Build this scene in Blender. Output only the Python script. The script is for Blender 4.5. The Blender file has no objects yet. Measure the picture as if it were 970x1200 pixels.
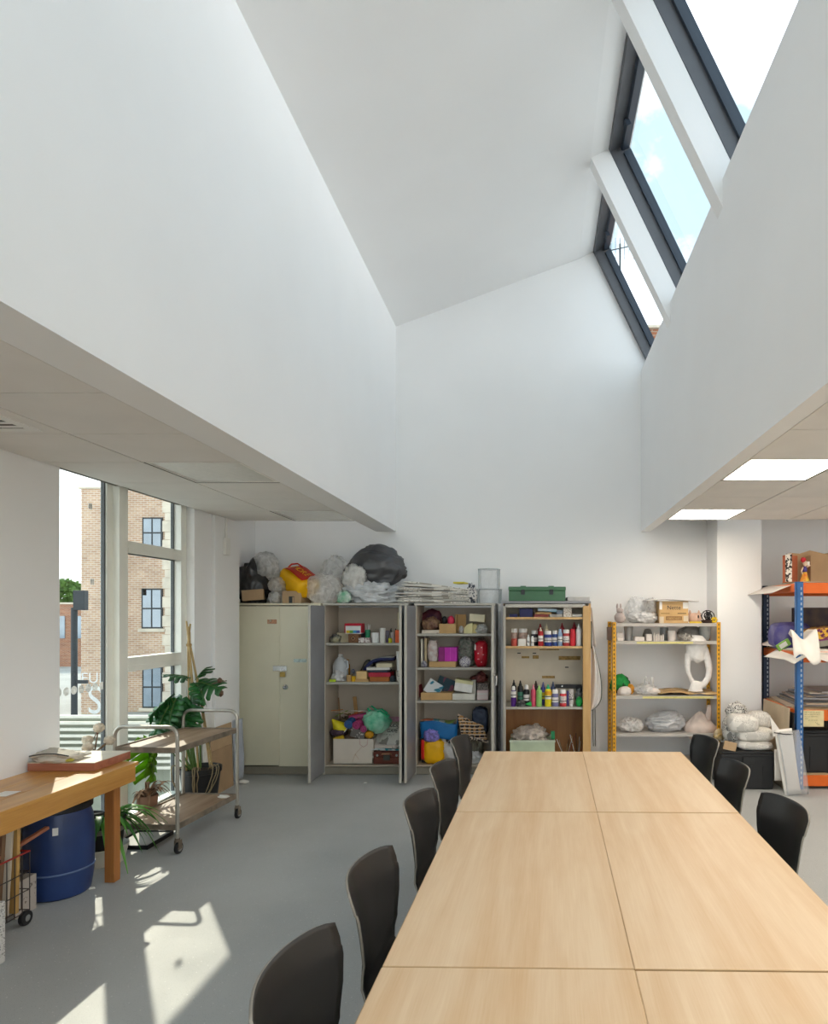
import bpy, bmesh, math, random
from mathutils import Vector, Matrix, noise, Euler

scene = bpy.context.scene
C = scene.collection
PI = math.pi
R = math.radians
rnd = random.Random(7)

# ---------------------------------------------------------------- camera
EYE = 1.71
F = 757.0                      # focal length in pixels of a 970 x 1200 frame
VX, VY = 630.0, 720.0          # vanishing point (shift lens, level camera)
cam_d = bpy.data.cameras.new('camera')
cam = bpy.data.objects.new('camera', cam_d)
C.objects.link(cam)
cam.location = (0, 0, EYE)
cam.rotation_euler = (PI / 2, 0, 0)
cam_d.sensor_fit = 'AUTO'
cam_d.sensor_width = 36.0
cam_d.lens = 36.0 * F / 1200.0
cam_d.shift_x = -(VX - 485.0) / 1200.0
cam_d.shift_y = (VY - 600.0) / 1200.0
cam_d.clip_start = 0.05
cam_d.clip_end = 500
scene.camera = cam

# ---------------------------------------------------------------- view + world
scene.view_settings.view_transform = 'Standard'
scene.view_settings.look = 'None'
scene.view_settings.gamma = 1.0
scene.view_settings.use_curve_mapping = False
scene.view_settings.exposure = 1.45
scene.cycles.max_bounces = 10
scene.cycles.diffuse_bounces = 6
scene.cycles.transparent_max_bounces = 16
scene.cycles.caustics_reflective = False
scene.cycles.caustics_refractive = False
scene.cycles.sample_clamp_indirect = 6.0

def build_world():
    w = bpy.data.worlds.new('sky'); scene.world = w
    w.use_nodes = True
    nt = w.node_tree; N = nt.nodes; L = nt.links
    N.clear()
    out = N.new('ShaderNodeOutputWorld'); bg = N.new('ShaderNodeBackground')
    tc = N.new('ShaderNodeTexCoord'); sep = N.new('ShaderNodeSeparateXYZ')
    L.new(tc.outputs['Generated'], sep.inputs[0])
    ramp = N.new('ShaderNodeValToRGB')
    e = ramp.color_ramp.elements
    e[0].position = 0.0; e[0].color = (1.45, 1.5, 1.5, 1)
    e[1].position = 0.42; e[1].color = (0.31, 0.41, 0.46, 1)
    L.new(sep.outputs['Z'], ramp.inputs[0])
    mp = N.new('ShaderNodeMapping'); mp.inputs['Scale'].default_value = (1.0, 1.0, 1.5)
    mp.inputs['Location'].default_value = (0.35, 0.1, 0.0)
    L.new(tc.outputs['Generated'], mp.inputs[0])
    nz = N.new('ShaderNodeTexNoise'); nz.inputs['Scale'].default_value = 3.2
    nz.inputs['Detail'].default_value = 7; nz.inputs['Roughness'].default_value = 0.6
    L.new(mp.outputs[0], nz.inputs['Vector'])
    cr = N.new('ShaderNodeValToRGB')
    cr.color_ramp.elements[0].position = 0.48; cr.color_ramp.elements[0].color = (0, 0, 0, 1)
    cr.color_ramp.elements[1].position = 0.74; cr.color_ramp.elements[1].color = (1, 1, 1, 1)
    L.new(nz.outputs['Fac'], cr.inputs[0])
    mix = N.new('ShaderNodeMix'); mix.data_type = 'RGBA'
    L.new(cr.outputs[0], mix.inputs[0]); L.new(ramp.outputs[0], mix.inputs[6])
    mix.inputs[7].default_value = (1.45, 1.55, 1.75, 1)
    L.new(mix.outputs[2], bg.inputs['Color'])
    bg.inputs['Strength'].default_value = 1.0
    L.new(bg.outputs[0], out.inputs['Surface'])
build_world()

sd = bpy.data.lights.new('sun', 'SUN'); sd.energy = 1.2; sd.angle = R(0.6); sd.color = (1.0, 0.92, 0.76)
sun = bpy.data.objects.new('sun', sd); C.objects.link(sun)
SUN_DIR = Vector((0.565, -0.825, -0.71)).normalized()
sun.rotation_euler = SUN_DIR.to_track_quat('-Z', 'Y').to_euler()
sun.location = (-6, 12, 8)

# ---------------------------------------------------------------- helpers
def at(px, py, Y):
    """point at depth Y seen at photograph pixel (px, py)"""
    return Vector(((px - VX) * Y / F, Y, EYE - (py - VY) * Y / F))
def X_(px, Y): return (px - VX) * Y / F
def Z_(py, Y): return EYE - (py - VY) * Y / F

class MB:
    """collects shapes into one mesh"""
    def __init__(s): s.v = []; s.f = []; s.uv = None
    def add(s, vs, fs):
        o = len(s.v); s.v += [tuple(p) for p in vs]; s.f += [tuple(i + o for i in f) for f in fs]; return s
    def box(s, x0, x1, y0, y1, z0, z1, m=None):
        vs = [Vector(p) for p in ((x0,y0,z0),(x1,y0,z0),(x1,y1,z0),(x0,y1,z0),(x0,y0,z1),(x1,y0,z1),(x1,y1,z1),(x0,y1,z1))]
        if m: vs = [m @ p for p in vs]
        return s.add(vs, [(0,3,2,1),(4,5,6,7),(0,1,5,4),(1,2,6,5),(2,3,7,6),(3,0,4,7)])
    def cyl(s, p0, p1, r0, r1=None, n=12, cap=True):
        p0 = Vector(p0); p1 = Vector(p1); r1 = r0 if r1 is None else r1
        d = (p1 - p0).normalized(); a = d.orthogonal().normalized(); b = d.cross(a)
        vs = []; fs = []
        for p, r in ((p0, r0), (p1, r1)):
            for i in range(n):
                t = 2 * PI * i / n; vs.append(p + a * math.cos(t) * r + b * math.sin(t) * r)
        for i in range(n):
            j = (i + 1) % n; fs.append((i, j, n + j, n + i))
        if cap: fs += [tuple(reversed(range(n))), tuple(range(n, 2 * n))]
        return s.add(vs, fs)
    def tube(s, pts, r, n=8, taper=None, flat=1.0):
        pts = [Vector(p) for p in pts]; vs = []; fs = []; k = len(pts)
        up = None
        for i, p in enumerate(pts):
            d = (pts[min(i + 1, k - 1)] - pts[max(i - 1, 0)]).normalized()
            if up is None: a = d.orthogonal().normalized()
            else:
                a = up - d * up.dot(d)
                a = a.normalized() if a.length > 1e-6 else d.orthogonal().normalized()
            up = a; b = d.cross(a)
            rr = r if taper is None else r + (taper - r) * i / (k - 1)
            for q in range(n):
                t = 2 * PI * q / n; vs.append(p + a * math.cos(t) * rr + b * math.sin(t) * rr * flat)
        for i in range(k - 1):
            for q in range(n):
                w = (q + 1) % n; fs.append((i*n+q, i*n+w, (i+1)*n+w, (i+1)*n+q))
        fs += [tuple(reversed(range(n))), tuple(range((k-1)*n, k*n))]
        return s.add(vs, fs)
    def lathe(s, prof, n=18, c=(0, 0, 0)):
        vs = []; fs = []; k = len(prof)
        for r, z in prof:
            for i in range(n):
                t = 2 * PI * i / n; vs.append((c[0] + r * math.cos(t), c[1] + r * math.sin(t), c[2] + z))
        for j in range(k - 1):
            for i in range(n):
                w = (i + 1) % n; fs.append((j*n+i, j*n+w, (j+1)*n+w, (j+1)*n+i))
        if prof[0][0] > 1e-6: fs.append(tuple(reversed(range(n))))
        if prof[-1][0] > 1e-6: fs.append(tuple(range((k-1)*n, k*n)))
        return s.add(vs, fs)
    def prism(s, poly, fn, a, b):
        """poly: 2-D outline; fn(u, v, w) -> point; swept w = a..b"""
        n = len(poly)
        vs = [fn(u, v, a) for u, v in poly] + [fn(u, v, b) for u, v in poly]
        fs = [tuple(reversed(range(n))), tuple(range(n, 2 * n))]
        for i in range(n):
            j = (i + 1) % n; fs.append((i, j, n + j, n + i))
        return s.add(vs, fs)
    def sheet(s, fn, nu, nv):
        vs = [fn(i / nu, j / nv) for j in range(nv + 1) for i in range(nu + 1)]
        fs = [(j*(nu+1)+i, j*(nu+1)+i+1, (j+1)*(nu+1)+i+1, (j+1)*(nu+1)+i) for j in range(nv) for i in range(nu)]
        return s.add(vs, fs)
    def blob(s, c, size, seed=0, amp=0.18, freq=2.0, sub=4, crease=0.0, flat=None, shape=None, grain=(1, 1, 1)):
        """a crumpled closed lump: icosphere pushed in and out by noise"""
        bm = bmesh.new(); bmesh.ops.create_icosphere(bm, subdivisions=sub, radius=1.0)
        off = Vector((seed * 7.31, seed * 3.17, seed * 5.73))
        vs = []
        for v in bm.verts:
            d = v.co.normalized()
            k = 1 + amp * noise.noise(d * freq + off) + amp * 0.5 * noise.noise(d * freq * 2.3 + off)
            if crease:
                e = Vector((d.x * grain[0], d.y * grain[1], d.z * grain[2]))
                r = 1 - abs(noise.noise(e * freq * 1.5 + off * 1.3)) * 2
                k += crease * (r - 0.5)
                k += crease * 0.45 * (0.5 - abs(noise.noise(e * freq * 3.7 + off)) * 1.6)
            p = d * k
            if shape: p = shape(p)
            p = Vector((p.x * size[0], p.y * size[1], p.z * size[2]))
            if flat is not None and p.z < -flat * size[2]: p.z = -flat * size[2] + (p.z + flat * size[2]) * 0.04
            vs.append(p + Vector(c))
        fs = [tuple(v.index for v in f.verts) for f in bm.faces]
        bm.free()
        return s.add(vs, fs)
    def move(s, m):
        s.v = [tuple(m @ Vector(p)) for p in s.v]; return s
    def build(s, name, m, parent=None, bevel=0, smooth=False, solid=0, sub=0, seg=2, rim=None):
        me = bpy.data.meshes.new(name); me.from_pydata(s.v, [], s.f)
        bm = bmesh.new(); bm.from_mesh(me); bmesh.ops.recalc_face_normals(bm, faces=bm.faces); bm.to_mesh(me); bm.free()
        me.materials.append(m)
        if rim: me.materials.append(rim)
        o = bpy.data.objects.new(name, me); C.objects.link(o)
        if smooth:
            for p in me.polygons: p.use_smooth = True
            if smooth != 'all':
                try: me.set_sharp_from_angle(angle=R(40))
                except Exception: pass
        if solid:
            d = o.modifiers.new('solid', 'SOLIDIFY'); d.thickness = abs(solid); d.offset = 0 if solid > 0 else -1
            if rim: d.material_offset_rim = 1
        if bevel:
            d = o.modifiers.new('bevel', 'BEVEL'); d.width = bevel; d.segments = seg; d.limit_method = 'ANGLE'; d.angle_limit = R(35)
        if sub:
            d = o.modifiers.new('sub', 'SUBSURF'); d.levels = sub; d.render_levels = sub
        if parent: o.parent = parent
        return o

def tag(o, label=None, cat=None, group=None, kind=None):
    if label: o['label'] = label
    if cat: o['category'] = cat
    if group: o['group'] = group
    if kind: o['kind'] = kind
    return o
def thing(name, label, cat, loc=(0, 0, 0), rz=0, group=None):
    o = bpy.data.objects.new(name, None); C.objects.link(o)
    o.empty_display_size = 0.1
    o.location = loc; o.rotation_euler = (0, 0, rz)
    return tag(o, label, cat, group)
def struct(o): o['kind'] = 'structure'; return o
KIDS = {}
def kids(o):
    return [c for c in bpy.data.objects if c.parent == o]
def copy_tree(o, parent=None):
    c = o.copy(); C.objects.link(c)
    if parent: c.parent = parent
    for ch in kids(o): copy_tree(ch, c)
    return c

# ---------------------------------------------------------------- materials
MATS = {}
def srgb(h):
    if isinstance(h, str):
        h = h.lstrip('#'); c = [int(h[i:i+2], 16) / 255 for i in (0, 2, 4)]
    else: c = [x / 255 for x in h]
    return tuple(((x / 12.92) if x <= 0.04045 else ((x + 0.055) / 1.055) ** 2.4) for x in c)
def mat(key, col, rough=0.6, metal=0.0, var=0.08, scale=6.0, bump=0.0, bscale=40.0, spec=0.4, stretch=(1, 1, 1), coat=0.0, col2=None, alpha=None, transl=0.0, detail=4, lo=0.35, hi=0.65, transm=0.0, avar=0.22):
    """general procedural surface: base colour broken up by noise, optional second colour, fine relief"""
    if key in MATS: return MATS[key]
    m = bpy.data.materials.new(key); m.use_nodes = True
    nt = m.node_tree; N = nt.nodes; L = nt.links
    b = N['Principled BSDF']; c = srgb(col)
    tc = N.new('ShaderNodeTexCoord'); mp = N.new('ShaderNodeMapping'); mp.inputs['Scale'].default_value = stretch
    L.new(tc.outputs['Object'], mp.inputs[0])
    nz = N.new('ShaderNodeTexNoise'); nz.inputs['Scale'].default_value = scale; nz.inputs['Detail'].default_value = detail
    L.new(mp.outputs[0], nz.inputs['Vector'])
    rp = N.new('ShaderNodeValToRGB'); e = rp.color_ramp.elements
    e[0].position = lo; e[1].position = hi
    if col2 is not None:
        e[0].color = (*c, 1); e[1].color = (*srgb(col2), 1)
    else:
        e[0].color = (*[max(0, x * (1 - var)) for x in c], 1); e[1].color = (*[min(1, x * (1 + var)) for x in c], 1)
    L.new(nz.outputs['Fac'], rp.inputs[0]); L.new(rp.outputs[0], b.inputs['Base Color'])
    b.inputs['Roughness'].default_value = rough; b.inputs['Metallic'].default_value = metal
    b.inputs['Specular IOR Level'].default_value = spec
    if coat: b.inputs['Coat Weight'].default_value = coat
    if transm: b.inputs['Transmission Weight'].default_value = transm
    if bump:
        n2 = N.new('ShaderNodeTexNoise'); n2.inputs['Scale'].default_value = bscale; n2.inputs['Detail'].default_value = 3
        L.new(mp.outputs[0], n2.inputs['Vector'])
        bp = N.new('ShaderNodeBump'); bp.inputs['Strength'].default_value = bump; bp.inputs['Distance'].default_value = 0.01
        L.new(n2.outputs['Fac'], bp.inputs['Height']); L.new(bp.outputs[0], b.inputs['Normal'])
    out = N['Material Output']; last = b.outputs[0]
    if transl:
        tr = N.new('ShaderNodeBsdfTranslucent'); L.new(rp.outputs[0], tr.inputs['Color'])
        mx = N.new('ShaderNodeMixShader'); mx.inputs[0].default_value = transl
        L.new(last, mx.inputs[1]); L.new(tr.outputs[0], mx.inputs[2]); last = mx.outputs[0]
    if alpha is not None:
        tp = N.new('ShaderNodeBsdfTransparent'); mx = N.new('ShaderNodeMixShader')
        n3 = N.new('ShaderNodeTexNoise'); n3.inputs['Scale'].default_value = 14; n3.inputs['Detail'].default_value = 4
        n3.inputs['Distortion'].default_value = 1.2
        L.new(mp.outputs[0], n3.inputs['Vector'])
        mr = N.new('ShaderNodeMapRange'); mr.inputs[1].default_value = 0.35; mr.inputs[2].default_value = 0.65
        mr.inputs[3].default_value = max(0, alpha - avar); mr.inputs[4].default_value = min(1, alpha + avar)
        L.new(n3.outputs['Fac'], mr.inputs[0])
        lw = N.new('ShaderNodeFresnel'); lw.inputs[0].default_value = 1.25; ad = N.new('ShaderNodeMath'); ad.use_clamp = True
        L.new(mr.outputs[0], ad.inputs[0]); L.new(lw.outputs[0], ad.inputs[1]); L.new(ad.outputs[0], mx.inputs[0])
        L.new(tp.outputs[0], mx.inputs[1]); L.new(last, mx.inputs[2]); last = mx.outputs[0]
    if last != b.outputs[0]: L.new(last, out.inputs['Surface'])
    MATS[key] = m
    return m
def emit(key, col, st):
    m = bpy.data.materials.new(key); m.use_nodes = True; N = m.node_tree.nodes
    b = N['Principled BSDF']; b.inputs['Base Color'].default_value = (0.8, 0.8, 0.8, 1)
    b.inputs['Emission Color'].default_value = (*srgb(col), 1); b.inputs['Emission Strength'].default_value = st
    MATS[key] = m; return m
def glass_mat(key, tint=(0.97, 0.99, 0.98), refl=0.06):
    m = bpy.data.materials.new(key); m.use_nodes = True; nt = m.node_tree; N = nt.nodes; L = nt.links
    N.remove(N['Principled BSDF'])
    tp = N.new('ShaderNodeBsdfTransparent'); tp.inputs[0].default_value = (*tint, 1)
    gl = N.new('ShaderNodeBsdfGlossy'); gl.inputs['Roughness'].default_value = 0.02
    fr = N.new('ShaderNodeFresnel'); fr.inputs[0].default_value = 1.3
    ge = N.new('ShaderNodeNewGeometry'); iv = N.new('ShaderNodeMath'); iv.operation = 'SUBTRACT'; iv.inputs[0].default_value = 1.0
    L.new(ge.outputs['Backfacing'], iv.inputs[1]); ml = N.new('ShaderNodeMath'); ml.operation = 'MULTIPLY'
    L.new(fr.outputs[0], ml.inputs[0]); L.new(iv.outputs[0], ml.inputs[1])   # reflect off the outer faces only
    mx = N.new('ShaderNodeMixShader'); L.new(ml.outputs[0], mx.inputs[0])
    L.new(tp.outputs[0], mx.inputs[1]); L.new(gl.outputs[0], mx.inputs[2]); L.new(mx.outputs[0], N['Material Output'].inputs['Surface'])
    MATS[key] = m; return m
def wood_mat(key, col, col2, rough=0.45, along='y', scale=1.0, coat=0.0, strip=None):
    """long grain along one axis, faint figure and (optionally) parallel strips of differing tone"""
    m = bpy.data.materials.new(key); m.use_nodes = True; nt = m.node_tree; N = nt.nodes; L = nt.links
    b = N['Principled BSDF']; tc = N.new('ShaderNodeTexCoord')
    def mapped(sc):
        mp = N.new('ShaderNodeMapping')
        s = {'x': (sc[0], sc[1], sc[1]), 'y': (sc[1], sc[0], sc[1]), 'z': (sc[1], sc[1], sc[0])}[along]
        mp.inputs['Scale'].default_value = s; L.new(tc.outputs['Object'], mp.inputs[0]); return mp
    a = N.new('ShaderNodeTexNoise'); a.inputs['Scale'].default_value = 1; a.inputs['Detail'].default_value = 6; a.inputs['Distortion'].default_value = 0.6
    L.new(mapped((0.9 * scale, 14 * scale)).outputs[0], a.inputs['Vector'])
    g = N.new('ShaderNodeTexNoise'); g.inputs['Scale'].default_value = 1; g.inputs['Detail'].default_value = 3
    L.new(mapped((6 * scale, 220 * scale)).outputs[0], g.inputs['Vector'])
    f = N.new('ShaderNodeTexNoise'); f.inputs['Scale'].default_value = 1; f.inputs['Detail'].default_value = 2; f.inputs['Distortion'].default_value = 1.5
    L.new(mapped((2.2 * scale, 7 * scale)).outputs[0], f.inputs['Vector'])
    def math_(op, x, y):
        n = N.new('ShaderNodeMath'); n.operation = op
        for i, q in enumerate((x, y)):
            if isinstance(q, (int, float)): n.inputs[i].default_value = q
            else: L.new(q, n.inputs[i])
        return n.outputs[0]
    v = math_('ADD', math_('MULTIPLY', a.outputs[0], 0.6), math_('ADD', math_('MULTIPLY', g.outputs[0], 0.22), math_('MULTIPLY', f.outputs[0], 0.16)))
    if strip:
        vo = N.new('ShaderNodeTexNoise'); vo.inputs['Scale'].default_value = 1; vo.inputs['Detail'].default_value = 0
        L.new(mapped((0.10, strip)).outputs[0], vo.inputs['Vector'])
        v = math_('ADD', math_('MULTIPLY', v, 0.80), math_('MULTIPLY', vo.outputs[0], 0.20))
    rp = N.new('ShaderNodeValToRGB'); e = rp.color_ramp.elements
    e[0].position = 0.34; e[0].color = (*srgb(col2), 1); e[1].position = 0.62; e[1].color = (*srgb(col), 1)
    L.new(v, rp.inputs[0]); L.new(rp.outputs[0], b.inputs['Base Color'])
    b.inputs['Roughness'].default_value = rough
    if coat: b.inputs['Coat Weight'].default_value = coat; b.inputs['Coat Roughness'].default_value = 0.25
    bp = N.new('ShaderNodeBump'); bp.inputs['Strength'].default_value = 0.06; bp.inputs['Distance'].default_value = 0.003
    L.new(g.outputs[0], bp.inputs['Height']); L.new(bp.outputs[0], b.inputs['Normal'])
    MATS[key] = m; return m
def print_mat(key, paper, ink, scale=(60, 60, 24), thr=0.55, patch=0.5, rough=0.8, pics=None):
    """newsprint: rows of ink specks broken into columns and blocks, with darker picture blocks"""
    m = bpy.data.materials.new(key); m.use_nodes = True; nt = m.node_tree; N = nt.nodes; L = nt.links
    b = N['Principled BSDF']; tc = N.new('ShaderNodeTexCoord'); mp = N.new('ShaderNodeMapping'); mp.inputs['Scale'].default_value = scale
    L.new(tc.outputs['Object'], mp.inputs[0])
    nz = N.new('ShaderNodeTexNoise'); nz.inputs['Scale'].default_value = 1; nz.inputs['Detail'].default_value = 2
    L.new(mp.outputs[0], nz.inputs['Vector'])
    vo = N.new('ShaderNodeTexVoronoi'); vo.distance = 'CHEBYCHEV'; vo.inputs['Scale'].default_value = 9
    L.new(tc.outputs['Object'], vo.inputs['Vector'])
    sp = N.new('ShaderNodeSeparateColor'); L.new(vo.outputs['Color'], sp.inputs[0])
    r1 = N.new('ShaderNodeValToRGB'); r1.color_ramp.interpolation = 'LINEAR'
    r1.color_ramp.elements[0].position = thr; r1.color_ramp.elements[0].color = (0, 0, 0, 1)
    r1.color_ramp.elements[1].position = thr + 0.04; r1.color_ramp.elements[1].color = (1, 1, 1, 1)
    L.new(nz.outputs['Fac'], r1.inputs[0])
    gt = N.new('ShaderNodeMath'); gt.operation = 'GREATER_THAN'; gt.inputs[1].default_value = patch; L.new(sp.outputs[0], gt.inputs[0])
    ml = N.new('ShaderNodeMath'); ml.operation = 'MULTIPLY'; L.new(r1.outputs[0], ml.inputs[0]); L.new(gt.outputs[0], ml.inputs[1])
    mx = N.new('ShaderNodeMix'); mx.data_type = 'RGBA'; L.new(ml.outputs[0], mx.inputs[0])
    mx.inputs[6].default_value = (*srgb(paper), 1); mx.inputs[7].default_value = (*srgb(ink), 1)
    last = mx.outputs[2]
    if pics:
        g2 = N.new('ShaderNodeMath'); g2.operation = 'GREATER_THAN'; g2.inputs[1].default_value = 0.86; L.new(sp.outputs[1], g2.inputs[0])
        m2 = N.new('ShaderNodeMix'); m2.data_type = 'RGBA'; L.new(g2.outputs[0], m2.inputs[0]); L.new(last, m2.inputs[6]); m2.inputs[7].default_value = (*srgb(pics), 1)
        last = m2.outputs[2]
    L.new(last, b.inputs['Base Color']); b.inputs['Roughness'].default_value = rough
    MATS[key] = m; return m
def text_part(name, s, size, m, parent, loc, rot=(PI / 2, 0, 0), depth=0.0006, sx=1.0):
    cu = bpy.data.curves.new(name, 'FONT'); cu.body = s; cu.size = size; cu.extrude = depth
    cu.align_x = 'CENTER'; cu.align_y = 'CENTER'; cu.materials.append(m)
    tmp = bpy.data.objects.new(name, cu); C.objects.link(tmp)
    me = bpy.data.meshes.new_from_object(tmp.evaluated_get(bpy.context.evaluated_depsgraph_get()))
    bpy.data.objects.remove(tmp); bpy.data.curves.remove(cu)
    me.materials.clear(); me.materials.append(m)
    o = bpy.data.objects.new(name, me); C.objects.link(o); o.parent = parent; o.location = loc; o.rotation_euler = rot; o.scale = (sx, 1, 1)
    return o

WHITE = mat('white_paint', '#f4f4f4', rough=0.75, var=0.012, scale=1.2, bump=0.04, bscale=90, spec=0.3)
TILE = mat('mineral_tile', '#ebe8e4', rough=0.9, var=0.02, scale=3, bump=0.12, bscale=260, spec=0.2)
TRIM = mat('white_gloss', '#efeeea', rough=0.4, var=0.01)
ANTH = mat('anthracite_metal', '#63656a', rough=0.45, metal=0.1, var=0.05)
SASHM = mat('sash_metal', '#39424e', rough=0.4, metal=0.1, var=0.05)
GLASS = glass_mat('window_glass')
MAPLE = wood_mat('maple_laminate', '#e0c7a6', '#cfac82', rough=0.42, along='y', strip=9)
MAPLE_EDGE = wood_mat('maple_edge', '#cfb189', '#b8966a', rough=0.5, along='x')
BLACKPLY = mat('black_shell', '#1d1c1c', rough=0.42, var=0.12, scale=3, spec=0.45)
PLYEDGE = mat('shell_edge', '#8f887e', rough=0.5, var=0.1, scale=20)
CHROME = mat('chrome', '#c9c9c9', rough=0.22, metal=1.0, var=0.03)
# ================================================================ room shell
H = 2.67                       # underside of the tiled ceilings
YB = 7.5                       # back wall
XL, XR = -3.13, 4.6            # side walls
XWL, XWR = -1.645, 1.20        # faces of the tall rooflight well
YF = -1.6                      # wall behind the camera
YEL, YER = 6.63, 6.55          # where the tiled ceilings stop
RX, RZ = 0.479, 5.84           # ridge corner of the rooflight
DX, DZ = 0.435, -0.90          # down the glazing slope
NX, NZ = 0.90, 0.435           # out through the glazing
def floor_mat():
    m = mat('grey_vinyl', '#adafae', rough=0.5, var=0.06, scale=0.9, spec=0.35)
    nt = m.node_tree; N = nt.nodes; L = nt.links; b = N['Principled BSDF']
    src = b.inputs['Base Color'].links[0].from_socket
    tc = N.new('ShaderNodeTexCoord')
    last = src
    for sc, thr, col in ((260, 0.10, (0.42, 0.43, 0.42)), (190, 0.09, (0.12, 0.125, 0.13)), (34, 0.06, (0.62, 0.62, 0.6)), (80, 0.07, (0.5, 0.5, 0.49))):
        vo = N.new('ShaderNodeTexVoronoi'); vo.inputs['Scale'].default_value = sc; L.new(tc.outputs['Object'], vo.inputs['Vector'])
        lt = N.new('ShaderNodeMath'); lt.operation = 'LESS_THAN'; lt.inputs[1].default_value = thr * 1.6; L.new(vo.outputs['Distance'], lt.inputs[0])
        mx = N.new('ShaderNodeMix'); mx.data_type = 'RGBA'; L.new(lt.outputs[0], mx.inputs[0]); L.new(last, mx.inputs[6]); mx.inputs[7].default_value = (*col, 1)
        last = mx.outputs[2]
    L.new(last, b.inputs['Base Color'])
    n2 = N.new('ShaderNodeTexNoise'); n2.inputs['Scale'].default_value = 4; n2.inputs['Detail'].default_value = 5; L.new(tc.outputs['Object'], n2.inputs['Vector'])
    mr = N.new('ShaderNodeMapRange'); mr.inputs[3].default_value = 0.4; mr.inputs[4].default_value = 0.6; L.new(n2.outputs[0], mr.inputs[0]); L.new(mr.outputs[0], b.inputs['Roughness'])
    return m
struct(MB().box(-3.45, XR + 0.2, YF - 0.2, 8.1, -0.12, 0).build('floor', floor_mat()))

W = MB(); W.box(-3.30, XL, YF, 4.23, 0, 2.75); W.box(-3.30, XL, 5.89, 6.71, 0, 2.75)
struct(W.build('wall_left', WHITE))
struct(MB().box(-3.30, XL, 4.23, 5.89, 0, 0.07).build('wall_sill', TRIM))
struct(MB().box(-3.45, -3.28, 6.60, YB, 0, 3.1).build('wall_recess', WHITE))
struct(MB().box(-3.90, -3.30, 3.6, 6.9, 2.95, 3.1).build('added_sun_shade', WHITE))  # unseen overhang added to block sun from the upper pane
struct(MB().box(-3.128, -3.095, 6.20, 6.705, 0, 2.667).build('trim_1', WHITE, bevel=0.004))
def xz(Y0, Y1, poly):
    return MB().prism(poly, lambda u, v, w: (u, w, v), Y0, Y1)
A = (RX + 0.18 * NX, RZ + 0.18 * NZ)
B = (A[0] + 2.6 * DX, A[1] + 2.6 * DZ)
struct(xz(YB, YB + 0.2, [(-3.5, 0), (2.46, 0), (2.46, 3.1), (2.0, 3.1), B, A, (RX, RZ), (XWL, 5.05), (-1.9, 5.0), (-1.9, 3.1), (-3.5, 3.1)]).build('wall_back', WHITE))
struct(MB().box(2.44, XR, 7.9, 8.1, 0, 3.1).build('wall_back_recess', WHITE))
struct(MB().box(2.40, 2.445, 7.5, 8.1, 0, 3.1).build('wall_return', WHITE))
struct(MB().box(1.96, 2.445, 7.06, 7.5, 0, 3.02).build('wall_pilaster', WHITE, bevel=0.006))
struct(MB().box(XR, XR + 0.2, YF - 0.2, YB + 0.7, 0, 3.1).build('wall_right', WHITE))
# wall behind the camera, with unseen glazed openings added to bring in daylight
wf = MB()
for q in ((-3.5, XR + .2, 0, .25), (-3.5, -1.32, .25, 2.5), (4.2, XR + .2, .25, 2.5), (-3.5, XR + .2, 2.5, 3.0), (-3.5, -1.6, 3.0, 6.3), (1.15, XR + .2, 3.0, 6.3), (-1.6, 1.15, 4.95, 6.3)):
    wf.box(q[0], q[1], YF - .2, YF, q[2], q[3])
struct(wf.build('wall_front', WHITE))
# the tall well
struct(MB().box(-1.876, XWL, YF, YB, H, 5.08).build('wall_well_left', WHITE))
struct(xz(YF, YB, [(XWR, H), (1.306, H), (1.306, 3.0), (2.1, 3.0), (2.1, 3.1), (1.42, 4.5), (XWR, 4.54)]).build('wall_well_right', WHITE))
struct(xz(YF, YB, [(-1.9, 5.04), (XWL, 5.05), (RX, RZ), (RX + 0.42 * NX, RZ + 0.42 * NZ), (-1.9, 5.6)]).build('ceiling_sloped', WHITE))
# higher soffit beyond the end of the tiles
struct(MB().box(-3.5, -1.876, 6.4, YB + 0.2, 3.0, 3.1).build('ceiling_high_left', WHITE))
struct(MB().box(1.306, XR + 0.2, 6.3, 8.1, 3.0, 3.1).build('ceiling_high_right', WHITE))

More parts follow.
